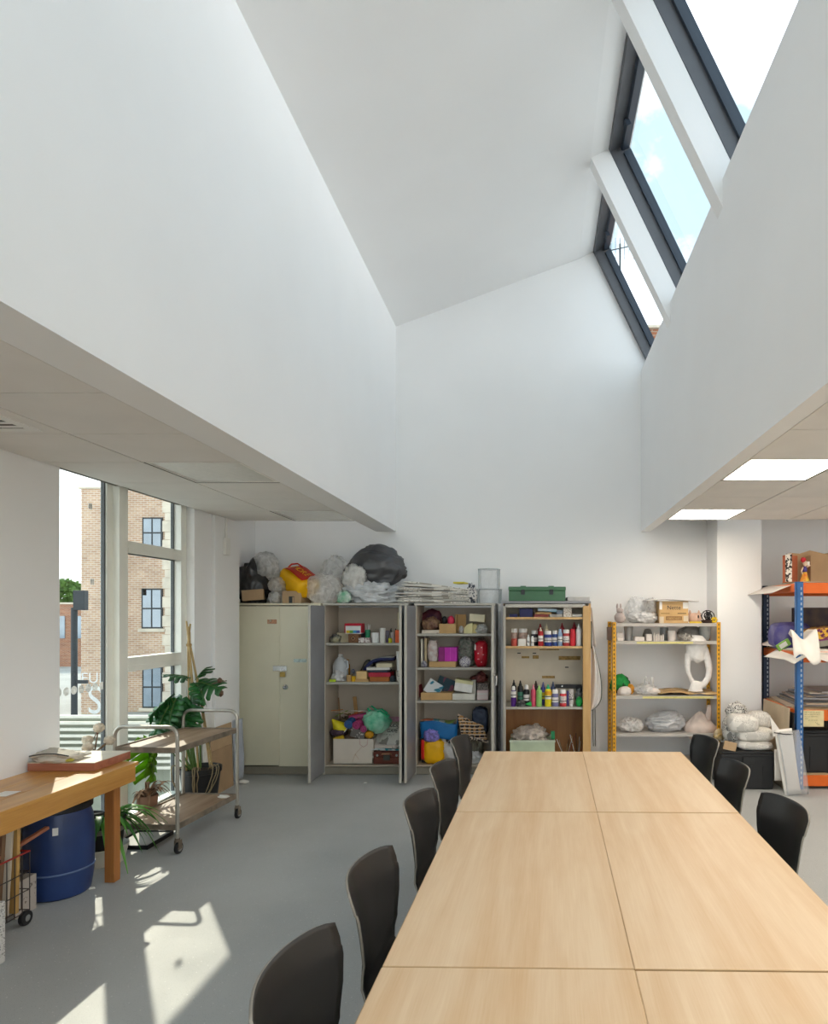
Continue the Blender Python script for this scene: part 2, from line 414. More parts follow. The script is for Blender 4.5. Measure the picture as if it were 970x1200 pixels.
# tiled ceilings: every tile its own piece hung under a dark void slab
VOID = mat('ceiling_void', '#6b675f', rough=0.9)
ceil = struct(MB().box(XL - 0.1, -1.876, YF, YEL, H + 0.022, H + 0.09).box(1.306, XR, YF, YER, H + 0.022, H + 0.09).build('ceiling', VOID))
PY, PX = 0.638, 0.62
LIGHTS = {('L', 0, 0): 0, ('L', 0, 3): 0, ('R', 0, 0): 1, ('R', 0, 3): 1, ('R', 0, 6): 1, ('R', 0, 9): 1, ('R', 0, 12): 1,
          ('R', 3, 1): 1, ('R', 3, 4): 1, ('R', 3, 7): 1, ('R', 3, 10): 1}  # lit cells out of view are panels added as fill light
tile_meshes = {}
lamp_cells = []
for side, cols in (('L', 2), ('R', 6)):
    for cx in range(cols):
        for k in range(15):
            if side == 'L':
                x1 = -1.876 - cx * PX; x0 = max(x1 - PX, XL) if cx == 0 else XL; y1 = YEL - k * PY
            else:
                x0 = 1.306 + cx * PX; x1 = min(x0 + PX, XR); y1 = YER - k * PY
            y0 = max(y1 - PY, YF)
            if (side, cx, k) in LIGHTS: lamp_cells.append((side, cx, k, x0, x1, y0, y1)); continue
            if side == 'L' and cx == 1 and k == 5: vent_cell = (x0, x1, y0, y1)
            key = (round(x1 - x0, 3), round(y1 - y0, 3))
            w, d = x1 - x0, y1 - y0; g = 0.0022
            if key not in tile_meshes:
                t = MB().box(-w/2 + .006, w/2 - .006, -d/2 + .0035, d/2 - .0035, 0, 0.018).build('ceiling_tile', TILE, ceil)
                tile_meshes[key] = t.data
            else:
                t = bpy.data.objects.new('ceiling_tile', tile_meshes[key]); C.objects.link(t); t.parent = ceil
            t.location = ((x0 + x1) / 2, (y0 + y1) / 2, H + 0.001)
LAMP_ON = emit('panel_lit', '#fff1de', 5.6)
LAMP_OFF = mat('panel_off', '#f0f2ee', rough=0.25, var=0.03, scale=30)
GAP_SHADE = mat('gap_shadow_strip', '#5b564f', rough=.8)  # dark strips paint in the shade along the panel edges
LMETAL = mat('panel_frame', '#e9e7e3', rough=0.4)
lamp_label = {('L', 0, 0): 'unlit square ceiling panel above the cabinets, at the far end of the window-side ceiling',
              ('L', 0, 3): 'unlit square ceiling panel, the larger of the two on the window-side ceiling',
              ('R', 0, 0): 'lit white square ceiling panel above the yellow rack at the far end',
              ('R', 0, 3): 'lit white square ceiling panel, the larger and nearer of the two glowing ones'}
for side, cx, k, x0, x1, y0, y1 in lamp_cells:
    lit = LIGHTS[(side, cx, k)]
    ex = {}
    lb = lamp_label.get((side, cx, k), 'unseen lit ceiling panel added as fill light outside the view')
    t = thing('ceiling_light', lb, 'light', ((x0+x1)/2, (y0+y1)/2, H), 0, 'ceiling light panels' if (side, cx, k) in lamp_label else 'added fill-light panels outside the view')
    w, d = (x1-x0)/2 - 0.004, (y1-y0)/2 - 0.004; f = 0.016
    fr = MB().box(-w, w, -d, -d+f, 0, 0.02).box(-w, w, d-f, d, 0, 0.02).box(-w, -w+f, -d+f, d-f, 0, 0.02).box(w-f, w, -d+f, d-f, 0, 0.02)
    fr.build('frame', LMETAL, t)
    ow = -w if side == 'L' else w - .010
    MB().box(ow, ow + .010, -d, d, -.0015, 0).build('painted_gap_shadow', GAP_SHADE, t)
    MB().box(-w, w, d - .010, d, -.0015, 0).build('painted_gap_shadow', GAP_SHADE, t)
    MB().box(-w+f+.004, w-f-.004, -d+f+.004, d-f-.004, 0.009, 0.019).build('diffuser', LAMP_ON if lit else LAMP_OFF, t)
# air vent in the window-side ceiling
x0, x1, y0, y1 = vent_cell
vt = thing('ceiling_vent', 'square white air vent with louvre blades in the window-side ceiling', 'vent', ((x0+x1)/2 - 0.02, (y0+y1)/2, H - 0.006))
vw = 0.25
MB().box(-vw, vw, -vw, -vw+0.05, 0, .006).box(-vw, vw, vw-0.05, vw, 0, .006).box(-vw, -vw+.05, -vw+.05, vw-.05, 0, .006).box(vw-.05, vw, -vw+.05, vw-.05, 0, .006).build('frame', TRIM, vt)
MB().box(-vw+.05, vw-.05, -vw+.05, vw-.05, 0.003, 0.006).build('backing', VOID, vt)
for q in range(6):
    yy = -0.165 + q * 0.066
    MB().box(-vw+.05, vw-.05, yy-.014, yy+.014, -0.001, 0.002, Matrix.Identity(4)).build('blade', TRIM, vt)

# ================================================================ tall side window
FRAME = mat('window_frame_paint', '#f3f3ea', rough=0.45, var=0.02)
win = struct(thing('window_1', None, None, (0, 0, 0)))
FX = -3.20
MB().box(-3.29, FX, 4.944, 5.047, 0.07, 2.74).build('mullion', FRAME, win, bevel=0.003)
MB().box(-3.30, -3.25, 4.875, 4.944, 0.07, 2.74).build('stile', FRAME, win, bevel=0.003)
MB().box(-3.30, FX, 5.80, 5.888, 0.07, 2.74).build('jamb', FRAME, win, bevel=0.003)
MB().box(-3.30, FX, 4.232, 4.29, 0.07, 2.74).build('jamb', FRAME, win, bevel=0.003)
for z0, z1 in ((2.19, 2.286), (1.26, 1.371), (0.07, 0.13)):
    MB().box(-3.29, FX, 5.047, 5.80, z0, z1).build('transom', FRAME, win, bevel=0.003)
    MB().box(-3.27, FX + 0.006, 5.047, 5.80, z0, z0 + 0.045).build('transom_bead', FRAME, win, bevel=0.002)
MB().box(-3.30, FX, 4.29, 4.875, 0.07, 0.13).build('transom', FRAME, win, bevel=0.003)
GASK = mat('gasket', '#5a5d5e', rough=0.6)
for (y0, y1, z0, z1) in ((4.29, 4.875, 0.13, 2.74), (5.047, 5.80, 0.13, 1.26), (5.047, 5.80, 1.371, 2.19), (5.047, 5.80, 2.286, 2.74)):
    MB().box(-3.276, -3.270, y0, y1, z0, z1).build('pane', GLASS, win)
    MB().box(-3.288, -3.262, y1 - 0.014, y1, z0, z1).box(-3.288, -3.262, y0, y0 + 0.010, z0, z1).build('gasket', GASK, win)
FROST = mat('frosted_dot', '#f4f4f0', rough=0.6, alpha=0.6)
for k in range(8):
    yy = 4.335 + k * 0.073
    MB().cyl((-3.2695, yy, 1.175), (-3.2685, yy, 1.175), 0.03, n=16).build('manifestation_dot', FROST, win)
STK = mat('sticker_white', '#f2f2ee', rough=0.6); STD = mat('sticker_dark', '#3b3f40', rough=0.6)
for (yy, zz, m_, s_) in ((4.72, 2.50, STK, .02), (4.74, 1.95, STK, .02), (5.37, 1.895, STD, .026)):
    MB().box(-3.2695, -3.268, yy - s_, yy + s_, zz - s_, zz + s_).build('sticker', m_, win)

# ================================================================ rooflight
roof_w = struct(thing('window_2', None, None, (0, 0, 0)))
def slab(y0, y1, o0, o1, s0, s1):
    P = lambda o, s: (RX + o * NX + s * DX, RZ + o * NZ + s * DZ)
    return xz(y0, y1, [P(o0, s0), P(o0, s1), P(o1, s1), P(o1, s0)])
SMAX = 2.35
raf = [(5.84, 5.97), (4.19, 4.32), (2.54, 2.67), (0.89, 1.02), (-0.76, -0.63)]
for i, (y0, y1) in enumerate(raf):
    struct(slab(y0, y1, 0, 0.18, -0.02, SMAX).build('trim_%d' % (i + 2), WHITE, bevel=0.004))
    slab(y0 - 0.004, y1 + 0.004, 0.18, 0.36, 0, SMAX).build('frame_bar', ANTH, roof_w, bevel=0.003)
slab(7.44, 7.52, 0.18, 0.36, 0, SMAX).build('frame_bar', ANTH, roof_w, bevel=0.003)
GL2 = glass_mat('rooflight_glass', (0.97, 0.985, 0.99))
edges = [YF] + [v for r_ in reversed(raf) for v in r_] + [7.44]
bays = [(edges[i], edges[i+1]) for i in range(0, len(edges), 2)]
for y0, y1 in bays:
    slab(y0, y1, 0.18, 0.36, -0.02, 0.035).build('frame_head', ANTH, roof_w)
    fr = MB()
    for q in (slab(y0, y1, 0.28, 0.35, 0.035, 0.075), slab(y1 - 0.03, y1, 0.28, 0.35, 0.10, SMAX), slab(y0, y0 + 0.03, 0.28, 0.35, 0.10, SMAX), slab(y0, y1, 0.28, 0.35, 1.52, 1.60)):
        fr.add(q.v, q.f)
    fr.build('sash', SASHM, roof_w)
    slab(y0 + .05, y1 - .05, 0.315, 0.325, 0.09, SMAX).build('pane', GL2, roof_w)
    for s_ in (0.45,):
        for yy in (y0 + 0.35, y1 - 0.35):
            slab(yy - 0.03, yy + 0.03, 0.25, 0.29, 0.06, 0.12).build('hinge', SASHM, roof_w)

# unseen glazing added behind the camera to light the back wall
wr_ = struct(thing('fill_window', None, None, (0, 0, 0)))
for x0, x1, z0, z1 in [(-2.7 + k * 1.38, -2.7 + (k + 1) * 1.38, .25, 2.5) for k in range(1, 5)] + [(-1.6, -.225, 3.0, 4.95), (-.225, 1.15, 3.0, 4.95)]:
    MB().box(x0 + .03, x1 - .03, YF - .11, YF - .10, z0 + .05, z1 - .05).build('pane', GLASS, wr_)
    MB().box(x0, x0 + .03, YF - .14, YF - .06, z0, z1).box(x1 - .03, x1, YF - .14, YF - .06, z0, z1).box(x0 + .03, x1 - .03, YF - .14, YF - .06, z0, z0 + .05).box(x0 + .03, x1 - .03, YF - .14, YF - .06, z1 - .05, z1).build('frame', FRAME, wr_)

# conduit and switch box on the trim beside the cabinets
sw = thing('wall_switch', 'white switch box on conduit beside the closed locker', 'switch', (XL + 0.035, 6.40, 2.38))
MB().box(-0.002, 0.032, -0.05, 0.05, -0.085, 0.085).build('box', TRIM, sw, bevel=0.006)
MB().box(0.032, 0.036, -0.02, 0.02, -0.03, 0.03).build('rocker', TRIM, sw, bevel=0.002)
MB().cyl((0.012, 0, 0.08), (0.012, 0, 0.285), 0.011).build('conduit', TRIM, sw, smooth=True)

# ================================================================ outside, beyond the glass
GROUND_Z = -2.0
struct(MB().box(-90, 60, -60, 120, -2.3, GROUND_Z).build('ground', mat('asphalt', '#a7a5a0', rough=0.9, var=0.12, scale=0.4)))
def brick_mat(key, c1, c2, mort, sx=1.0):
    m = bpy.data.materials.new(key); m.use_nodes = True; nt = m.node_tree; N = nt.nodes; L = nt.links; b = N['Principled BSDF']
    tc = N.new('ShaderNodeTexCoord'); sep = N.new('ShaderNodeSeparateXYZ'); L.new(tc.outputs['Object'], sep.inputs[0])
    ad = N.new('ShaderNodeMath'); L.new(sep.outputs[0], ad.inputs[0]); L.new(sep.outputs[1], ad.inputs[1])
    cb = N.new('ShaderNodeCombineXYZ'); L.new(ad.outputs[0], cb.inputs[0]); L.new(sep.outputs[2], cb.inputs[1])
    br = N.new('ShaderNodeTexBrick'); L.new(cb.outputs[0], br.inputs['Vector'])
    br.inputs['Color1'].default_value = (*srgb(c1), 1); br.inputs['Color2'].default_value = (*srgb(c2), 1); br.inputs['Mortar'].default_value = (*srgb(mort), 1)
    br.inputs['Scale'].default_value = 1; br.inputs['Brick Width'].default_value = 0.23 * sx; br.inputs['Row Height'].default_value = 0.08 * sx
    br.inputs['Mortar Size'].default_value = 0.012 * sx; br.inputs['Bias'].default_value = 0.0
    nz = N.new('ShaderNodeTexNoise'); nz.inputs['Scale'].default_value = 0.9; nz.inputs['Detail'].default_value = 6; L.new(tc.outputs['Object'], nz.inputs['Vector'])
    hs = N.new('ShaderNodeMix'); hs.data_type = 'RGBA'; hs.blend_type = 'MULTIPLY'; hs.inputs[0].default_value = 0.6
    rp = N.new('ShaderNodeValToRGB'); rp.color_ramp.elements[0].position = .3; rp.color_ramp.elements[0].color = (.55, .52, .5, 1); rp.color_ramp.elements[1].position = .65
    L.new(nz.outputs[0], rp.inputs[0]); L.new(br.outputs['Color'], hs.inputs[6]); L.new(rp.outputs[0], hs.inputs[7])
    L.new(hs.outputs[2], b.inputs['Base Color']); b.inputs['Roughness'].default_value = 0.9
    MATS[key] = m; return m
BRICK = brick_mat('brick_tan', '#cfae90', '#b99377', '#d6cabb')
BRICK2 = brick_mat('brick_orange', '#b2734f', '#96573a', '#b7a593')
STONE = mat('pale_stone', '#cfc4b2', rough=0.9, var=0.1, scale=2)
STEEL = mat('dark_steel', '#33373a', rough=0.6)
WGLASS = mat('dark_window_glass', '#8b98a4', rough=0.08, spec=0.8, var=0.15, scale=0.8)
YB_ = 24.0
bl = thing('brick_building', 'tall tan brick building with steel windows across the street', 'building', (X_(150, YB_), YB_, GROUND_Z))
ox, oz = X_(150, YB_), GROUND_Z
def bx(p0, p1): return X_(p0, YB_) - ox, X_(p1, YB_) - ox
def bz(p): return Z_(p, YB_) - oz
MB().box(bx(95, 0)[0], bx(0, 126)[1], 0, 9, 0, bz(573)).build('wall', BRICK, bl)
MB().box(bx(126, 0)[0], bx(0, 270)[1], 0.55, 9, 0, bz(566)).build('wall', BRICK, bl)
MB().box(bx(94, 0)[0] - .05, bx(0, 127)[1], -0.06, 9, bz(573), bz(571)).build('coping', STONE, bl)
k = 0
zt = bz(585)
while zt > 0.3:
    hgt = 0.42 if k % 2 == 0 else 0.30
    w0, w1 = (181, 200) if k % 2 == 0 else (184, 200)
    MB().box(bx(w0, 0)[0], bx(0, w1)[1], 0.50, 0.60, max(0, zt - hgt), zt - 0.015).build('quoin', STONE, bl)
    zt -= hgt; k += 1
for (p0, p1, q0, q1) in ((157, 181, 604, 641), (156, 181, 689, 737), (157, 181, 782, 832)):
    xa, xb = bx(p0, p1); za, zb = bz(q1), bz(q0)
    wn = MB().box(xa, xb, 0.50, 0.56, za, zb).build('window_recess', STEEL, bl)
    f = 0.06
    for u in range(2):
        for v in range(2):
            ua = xa + f + u * (xb - xa - f) / 2; ub = ua + (xb - xa - f) / 2 - f
            va = za + f + v * (zb - za - f) / 2; vb = va + (zb - za - f) / 2 - f
            MB().box(ua, ub, 0.485, 0.50, va, vb).build('pane', WGLASS, wn)
    MB().box(xa - .1, xb + .1, 0.44, 0.6, za - 0.12, za).build('sill', STONE, bl)
GRAF = mat('graffiti_paint', '#d9d9d6', rough=0.7)
text_part('graffiti', 'EUK', 0.55, GRAF, bl, (bx(111, 0)[0], -0.01, bz(795)))
text_part('graffiti', 'S', 1.5, GRAF, bl, (bx(111, 0)[0], -0.01, bz(822)), sx=0.8)
# far street
fb = thing('far_building', 'low orange brick building at the far end of the street', 'building', (X_(78, 46), 46, GROUND_Z))
MB().box(-6, 1.6, 0, 8, 0, Z_(708, 46) + 2).build('wall', BRICK2, fb)
for q in range(3):
    MB().box(-2.2 + q * 1.3, -1.4 + q * 1.3, -0.06, 0.02, 2.0, 3.6).build('window_pane', WGLASS, fb)
MB().box(-6.1, 1.7, -0.1, 8.1, Z_(708, 46) + 2, Z_(706, 46) + 2).build('coping', STONE, fb)
LEAFM = mat('tree_leaves', '#5d7a3c', rough=0.7, var=0.3, scale=2.0, transl=0.3)
BARK = mat('bark', '#5b4a3a', rough=0.9)
def tree(label, x, y, top, r, seed):
    t = thing('tree', label, 'tree', (x, y, GROUND_Z), 0)
    h = top - GROUND_Z
    MB().tube([(0, 0, 0), (.1, 0, h * .3), (0, .1, h * .7)], .22, 8, .1).build('trunk', BARK, t, smooth=True)
    rr = random.Random(seed); m = MB()
    for i in range(1500):
        d = Vector((rr.gauss(0, 1), rr.gauss(0, 1), rr.gauss(0, 1))).normalized()
        lump = 1 + .25 * noise.noise(d * 2.5 + Vector((seed, 0, 0)))
        p = Vector((d.x * r * lump, d.y * r * lump, h - r * 1.05 + d.z * r * lump)) * 1.0
        p = Vector((0, 0, h - r * 1.05)) + (p - Vector((0, 0, h - r * 1.05))) * rr.uniform(.55, 1)
        s_ = rr.uniform(.12, .3); a = Vector((rr.gauss(0,1), rr.gauss(0,1), rr.gauss(0,1))).normalized() * s_; b_ = a.orthogonal().normalized() * s_ * .6
        m.add([p - a, p + b_, p + a, p - b_], [(0, 1, 2, 3)])
    tag(m.build('leaves', LEAFM, t), kind='stuff')
tree('leafy green tree beyond the low orange building', X_(80, 60), 60, Z_(678, 60), 1.7, 3)
tree('leafy green tree close beside the tall brick building', X_(93, 68), 68, Z_(686, 68), 1.2, 5)
pl = thing('street_post', 'dark steel post with sign box by the street', 'post', (X_(87, 17), 17, GROUND_Z))
MB().cyl((0, 0, 0), (0, 0, Z_(712, 17) + 2), 0.075).build('post', STEEL, pl, smooth=True)
MB().box(0.02, 0.32, -0.08, 0.08, Z_(715, 17) + 2, Z_(692, 17) + 2).build('sign_box', STEEL, pl, bevel=.01)
MB().box(0.05, 0.35, -0.03, 0.03, Z_(801, 17) + 2, Z_(797, 17) + 2).build('bracket', STEEL, pl)
fn = thing('slatted_fence', 'pale slatted timber fence just outside the tall window', 'fence', (-5.0, 8.0, GROUND_Z))
FSL = mat('pale_slat', '#dcd8cc', rough=0.7, var=0.06)
for q in range(9):
    z1 = Z_(838, 8) + 2 - q * 0.079
    MB().box(-1.6, 1.25, -0.03, 0.02, z1 - 0.035, z1).build('slat', FSL, fn, bevel=.004)
for x_ in (-1.5, -0.2, 1.15):
    MB().box(x_ - .04, x_ + .04, 0.02, 0.10, 0, Z_(840, 8) + 2).build('post', mat('fence_post', '#7d8478', rough=.8), fn)
MB().box(-1.6, 1.25, 0.10, 0.14, 0.3, Z_(842, 8) + 2).build('backboard', mat('fence_board', '#8f9385', rough=.9), fn)
nb = thing('neighbour_building', 'brick rooftop seen through the lowest rooflight pane', 'building', (3.4, 14.0, GROUND_Z))
MB().box(-2.0, 3.0, 0, 4, 0, Z_(386, 14) + 2).build('wall', BRICK2, nb)
MB().box(-2.1, 3.1, -0.1, 4.1, Z_(386, 14) + 2, Z_(383, 14) + 2).build('coping', STONE, nb)
ae = thing('rooftop_aerial', 'thin television aerial on the rooftop seen through the rooflight', 'aerial', (1.82, 14.3, Z_(383, 14) + 0.001))
ah = Z_(286, 14.3) - Z_(383, 14)
MB().cyl((0, 0, 0), (0, 0, ah), 0.022, n=8).build('mast', STEEL, ae)
MB().cyl((-0.35, 0.1, ah - .12), (0.45, -0.1, ah - .05), 0.012, n=6).build('boom', STEEL, ae)
for q in range(8):
    x_ = -0.3 + q * 0.1
    MB().cyl((x_, 0.0, ah - .34), (x_, 0.0, ah + .14), 0.006, n=5).build('dipole', STEEL, ae)
MB().add(*(lambda t: (t.v, t.f))(MB().tube([(0.1 + .22 * math.cos(q * PI / 8), 0, .35 + .22 * math.sin(q * PI / 8)) for q in range(17)], 0.012, 6))).build('loop', STEEL, ae)
# ================================================================ table group
TA = R(1.05)     # the whole table group stands a touch askew
def trot(x, y):  # table-group local (x across, y depth) to world
    return Vector((-0.378 + x * math.cos(TA) + (y - 4.59) * math.sin(TA), 4.59 + (y - 4.59) * math.cos(TA) - x * math.sin(TA) , 0))
GREYLEG = mat('table_leg_grey', '#8c8f92', rough=0.4, metal=0.6)
tl = ['maple-topped table at the far end of the group, window side', 'maple-topped table at the far end of the group, yellow-rack side',
      'maple-topped table in the middle row, window side', 'maple-topped table in the middle row, yellow-rack side',
      'maple-topped table nearest the camera, window side', 'maple-topped table nearest the camera, yellow-rack side']
def make_table():
    t = thing('table', 'x', 'table', (0, 0, 0), 0, 'maple tables pushed together')
    hw, hd = 0.346, 0.698
    MB().box(-hw, hw, -hd, hd, 0.716, 0.738).build('tabletop', MAPLE, t, bevel=0.002)
    e = MB().box(-hw-.002, -hw, -hd, hd, .717, .7365).box(hw, hw+.002, -hd, hd, .717, .7365).box(-hw, hw, -hd-.002, -hd, .717, .7365).box(-hw, hw, hd, hd+.002, .717, .7365)
    e.build('edge_band', MAPLE_EDGE, t)
    f = MB().box(-hw+.05, hw-.05, -hd+.05, -hd+.07, .66, .716).box(-hw+.05, hw-.05, hd-.07, hd-.05, .66, .716).box(-hw+.05, -hw+.07, -hd+.07, hd-.07, .66, .716).box(hw-.07, hw-.05, -hd+.07, hd-.07, .66, .716)
    f.build('apron', GREYLEG, t)
    for sy in (-1, 1):
        MB().box(-.022, .022, sy*(hd-.10)-.022, sy*(hd-.10)+.022, .03, .70).build('leg', GREYLEG, t, bevel=.003)
        MB().box(-hw+.14, hw-.14, sy*(hd-.10)-.028, sy*(hd-.10)+.028, 0, .03).build('foot', GREYLEG, t, bevel=.004)
        MB().box(-hw+.06, hw-.06, sy*(hd-.10)-.02, sy*(hd-.10)+.02, .69, .716).build('bearer', GREYLEG, t)
    return t
proto = make_table()
n = 0
for row in range(3):
    for col in range(2):
        o = proto if n == 0 else copy_tree(proto)
        y = 4.59 - 0.70 - row * 1.405; x = (0.347 + col * 0.695) if row != 1 else (0.3475 + col * 0.6942)
        jit = [0.0, 0.004, 0.0, 0.0, 0.002, -0.003][n]
        p = trot(x, y); o.location = (p.x, p.y + jit * 0.5, jit * 0.25); o.rotation_euler = (0, 0, -TA)
        o['label'] = tl[n]; n += 1
# ---------------------------------------------------------------- chairs
def make_chair():
    t = thing('shell_chair', 'x', 'chair', (0, 0, 0), 0, 'black shell chairs around the tables')
    prof = [(.235, .405, .40), (.22, .432, .41), (.18, .450, .42), (.08, .447, .425), (-.04, .440, .42), (-.12, .440, .40), (-.165, .452, .375), (-.187, .485, .355),
            (-.196, .53, .355), (-.203, .59, .375), (-.212, .66, .415), (-.225, .73, .445), (-.243, .79, .46), (-.257, .832, .458)]
    K = len(prof) - 1
    def fn(u, v):
        f = v * K; i = min(int(f), K - 1); q = f - i
        a, b = prof[i], prof[i + 1]
        y, z, w = (a[j] + (b[j] - a[j]) * q for j in range(3))
        x = (u - .5) * w
        back = max(0, min(1, (z - .45) / .12)) if f > 5 else 0
        dish = (abs(x) / .22) ** 2
        y += back * 0.062 * dish - back * 0.012
        z += (1 - back) * 0.012 * dish
        if f > K - 1.5:   # softly rounded top corners
            z -= 0.016 * (abs(u - .5) * 2) ** 6
        return (x, y, z)
    MB().sheet(fn, 16, 39).build('shell', BLACKPLY, t, smooth='all', solid=0.008, rim=PLYEDGE)
    for sx in (-1, 1):
        MB().tube([(sx*.17, .16, .432), (sx*.185, .19, .36), (sx*.205, .215, 0.004)], .0105).build('leg', CHROME, t, smooth=True)
        MB().tube([(sx*.17, -.12, .424), (sx*.185, -.17, .36), (sx*.205, -.235, 0.004)], .0105).build('leg', CHROME, t, smooth=True)
        MB().tube([(sx*.17, .16, .432), (sx*.172, .02, .424), (sx*.17, -.12, .424)], .0105).build('seat_rail', CHROME, t, smooth=True)
    MB().tube([(-.17, .02, .426), (.17, .02, .426)], .0105).build('cross_rail', CHROME, t, smooth=True)
    return t
proto = make_chair()
spots = [(-0.41, 1.63, -90 - 5, 'black shell chair nearest the camera, only its back in view, cut by the lower edge'),
         (-0.38, 2.26, -90 - 4, 'black shell chair, second from the camera on the window side of the table'),
         (-0.36, 3.08, -90 - 6, 'black shell chair, middle one of five on the window side'),
         (-0.345, 3.74, -90 - 8, 'black shell chair, fourth along the window side, in front of the yellow bag'),
         (-0.34, 4.55, -90 - 6, 'black shell chair at the far window-side corner, partly behind its neighbour'),
         (0.985, 4.55, 90 + 7, 'black shell chair at the far corner beside the yellow rack'),
         (0.945, 3.78, 90 + 5, 'black shell chair in front of the black crate with wrapped bundles'),
         (0.945, 2.99, 90 + 6, 'black shell chair nearest the camera on the rack side, alone on grey floor')]
for i, (x, y, a, lb) in enumerate(spots):
    o = proto if i == 0 else copy_tree(proto)
    o.location = (x, y, 0); o.rotation_euler = (0, 0, R(a)); o['label'] = lb
# ================================================================ steel cabinets along the back wall
CF, CBK = 6.885, 7.36          # cabinet fronts and backs
LOCKER = mat('locker_enamel', '#dbd5bd', rough=0.34, var=0.05, scale=1.5, spec=0.5)
TAUPE = mat('cabinet_taupe', '#c4b7a7', rough=0.5, var=0.05, scale=2)
DOORG = mat('cabinet_door_grey', '#8d8e92', rough=0.42, var=0.08, scale=3, spec=0.5)
EDGEG = mat('cabinet_edge_grey', '#b3afa5', rough=0.45, var=0.04)
PLINTH = mat('cabinet_plinth', '#8b8577', rough=0.5)
PLYW = wood_mat('cabinet_ply', '#d6b27c', '#bb9256', rough=0.5, along='z')
BRASS = mat('brass', '#b59a5a', rough=0.35, metal=1.0)
RUST = mat('rust_stain', '#d39a78', rough=0.6, alpha=0.6)
def cabinet(name, label, x0, x1, top, shelves, inner, side=EDGEG, floor_z=0.10, right_side=None):
    cx = (x0 + x1) / 2; w = (x1 - x0) / 2
    t = thing(name, label, 'cabinet', (cx, CF, 0), 0)
    d = CBK - CF; s = 0.022
    MB().box(-w, -w + s, 0, d, 0, top).build('side_panel', side, t, bevel=.003)
    MB().box(w - s, w, 0, d, 0, top).build('side_panel', right_side or side, t, bevel=.003)
    MB().box(-w + s, w - s, d - 0.012, d, 0.02, top - .02).build('back_panel', inner, t)
    MB().box(-w, w, -0.004, d, top, top + 0.024).build('top', side, t, bevel=.004)
    MB().box(-w + s, w - s, 0.0, 0.012, 0.005, floor_z - .012).build('plinth', PLINTH, t)
    MB().box(-w + s, w - s, 0.0, d - .012, floor_z - 0.02, floor_z).build('shelf', inner, t)
    if inner is not None:
        MB().box(-w + s, -w + s + .003, .004, d - .012, floor_z, top).build('lining', inner, t)
        MB().box(w - s - .003, w - s, .004, d - .012, floor_z, top).build('lining', inner, t)
    for z in shelves:
        MB().box(-w + s + .003, w - s - .003, 0.02, d - 0.012, z - 0.026, z).build('shelf', EDGEG, t, bevel=.003)
    return t, w
def swung_door(t, hx, side, ang, z0, z1, wid=0.44, m=DOORG, rim=EDGEG):
    """door hinged at x = hx on the cabinet front, swung out towards the room"""
    mt = Matrix.Translation((hx, -0.012, 0)) @ Matrix.Rotation(ang, 4, 'Z')
    d = MB().box(-0.010, 0.010, -wid, 0, z0, z1, mt).build('door', m, t, bevel=.002)
    MB().box(-0.0125, 0.0125, -wid - 0.004, -wid + 0.008, z0, z1, mt).build('door_edge', rim, d, bevel=.002)
    return d, mt
# closed locker
lk, w = cabinet('steel_locker', 'closed pale green-grey two-door steel locker with padlock', -3.225, -2.312, 1.806, [], PLINTH, side=LOCKER, floor_z=0.11)
sx = X_(327.5, CF) - (-2.7685)
dl = MB().box(-w + .008, sx - .001, -0.018, -0.002, 0.105, 1.797).build('door', LOCKER, lk, bevel=.003)
dr = MB().box(sx + .001, w - .008, -0.022, -0.002, 0.095, 1.797).build('door', LOCKER, lk, bevel=.003)
MB().box(sx, sx + .014, -0.028, -0.020, 0.11, 1.79).build('door_lip', LOCKER, dr, bevel=.003)
lx = lambda px: X_(px, CF) + 2.7685
hs = MB().box(lx(321), lx(337), -0.034, -0.024, Z_(786, CF), Z_(780, CF)).build('hasp', CHROME, dr, bevel=.003)
MB().box(lx(329.5), lx(335.5), -0.046, -0.026, Z_(793, CF), Z_(787, CF)).build('padlock', BRASS, dr, bevel=.004)
MB().tube([(lx(331), -.036, Z_(787, CF)), (lx(331), -.036, Z_(783.5, CF)), (lx(332.5), -.036, Z_(782.5, CF)), (lx(334), -.036, Z_(783.5, CF)), (lx(334), -.036, Z_(787, CF))], .0035).build('shackle', CHROME, dr)
MB().cyl((lx(335.5), -.022, Z_(805, CF)), (lx(335.5), -.034, Z_(805, CF)), .028, n=20).build('lock_disc', CHROME, dr, smooth=True)
MB().cyl((lx(335.5), -.034, Z_(805, CF)), (lx(335.5), -.040, Z_(805, CF)), .014, n=16).build('lock_barrel', DOORG, dr, smooth=True)
MB().box(lx(314), lx(325), -0.0192, -0.0178, Z_(731, CF), Z_(726, CF)).build('rust_mark', RUST, dl)
MB().box(lx(345), lx(360), -0.0232, -0.0218, Z_(776, CF), Z_(772, CF), Matrix.Identity(4)).build('tape_remnant', mat('tape', '#cfe0dc', rough=.5, col2='#a9b9b4', scale=60), dr)
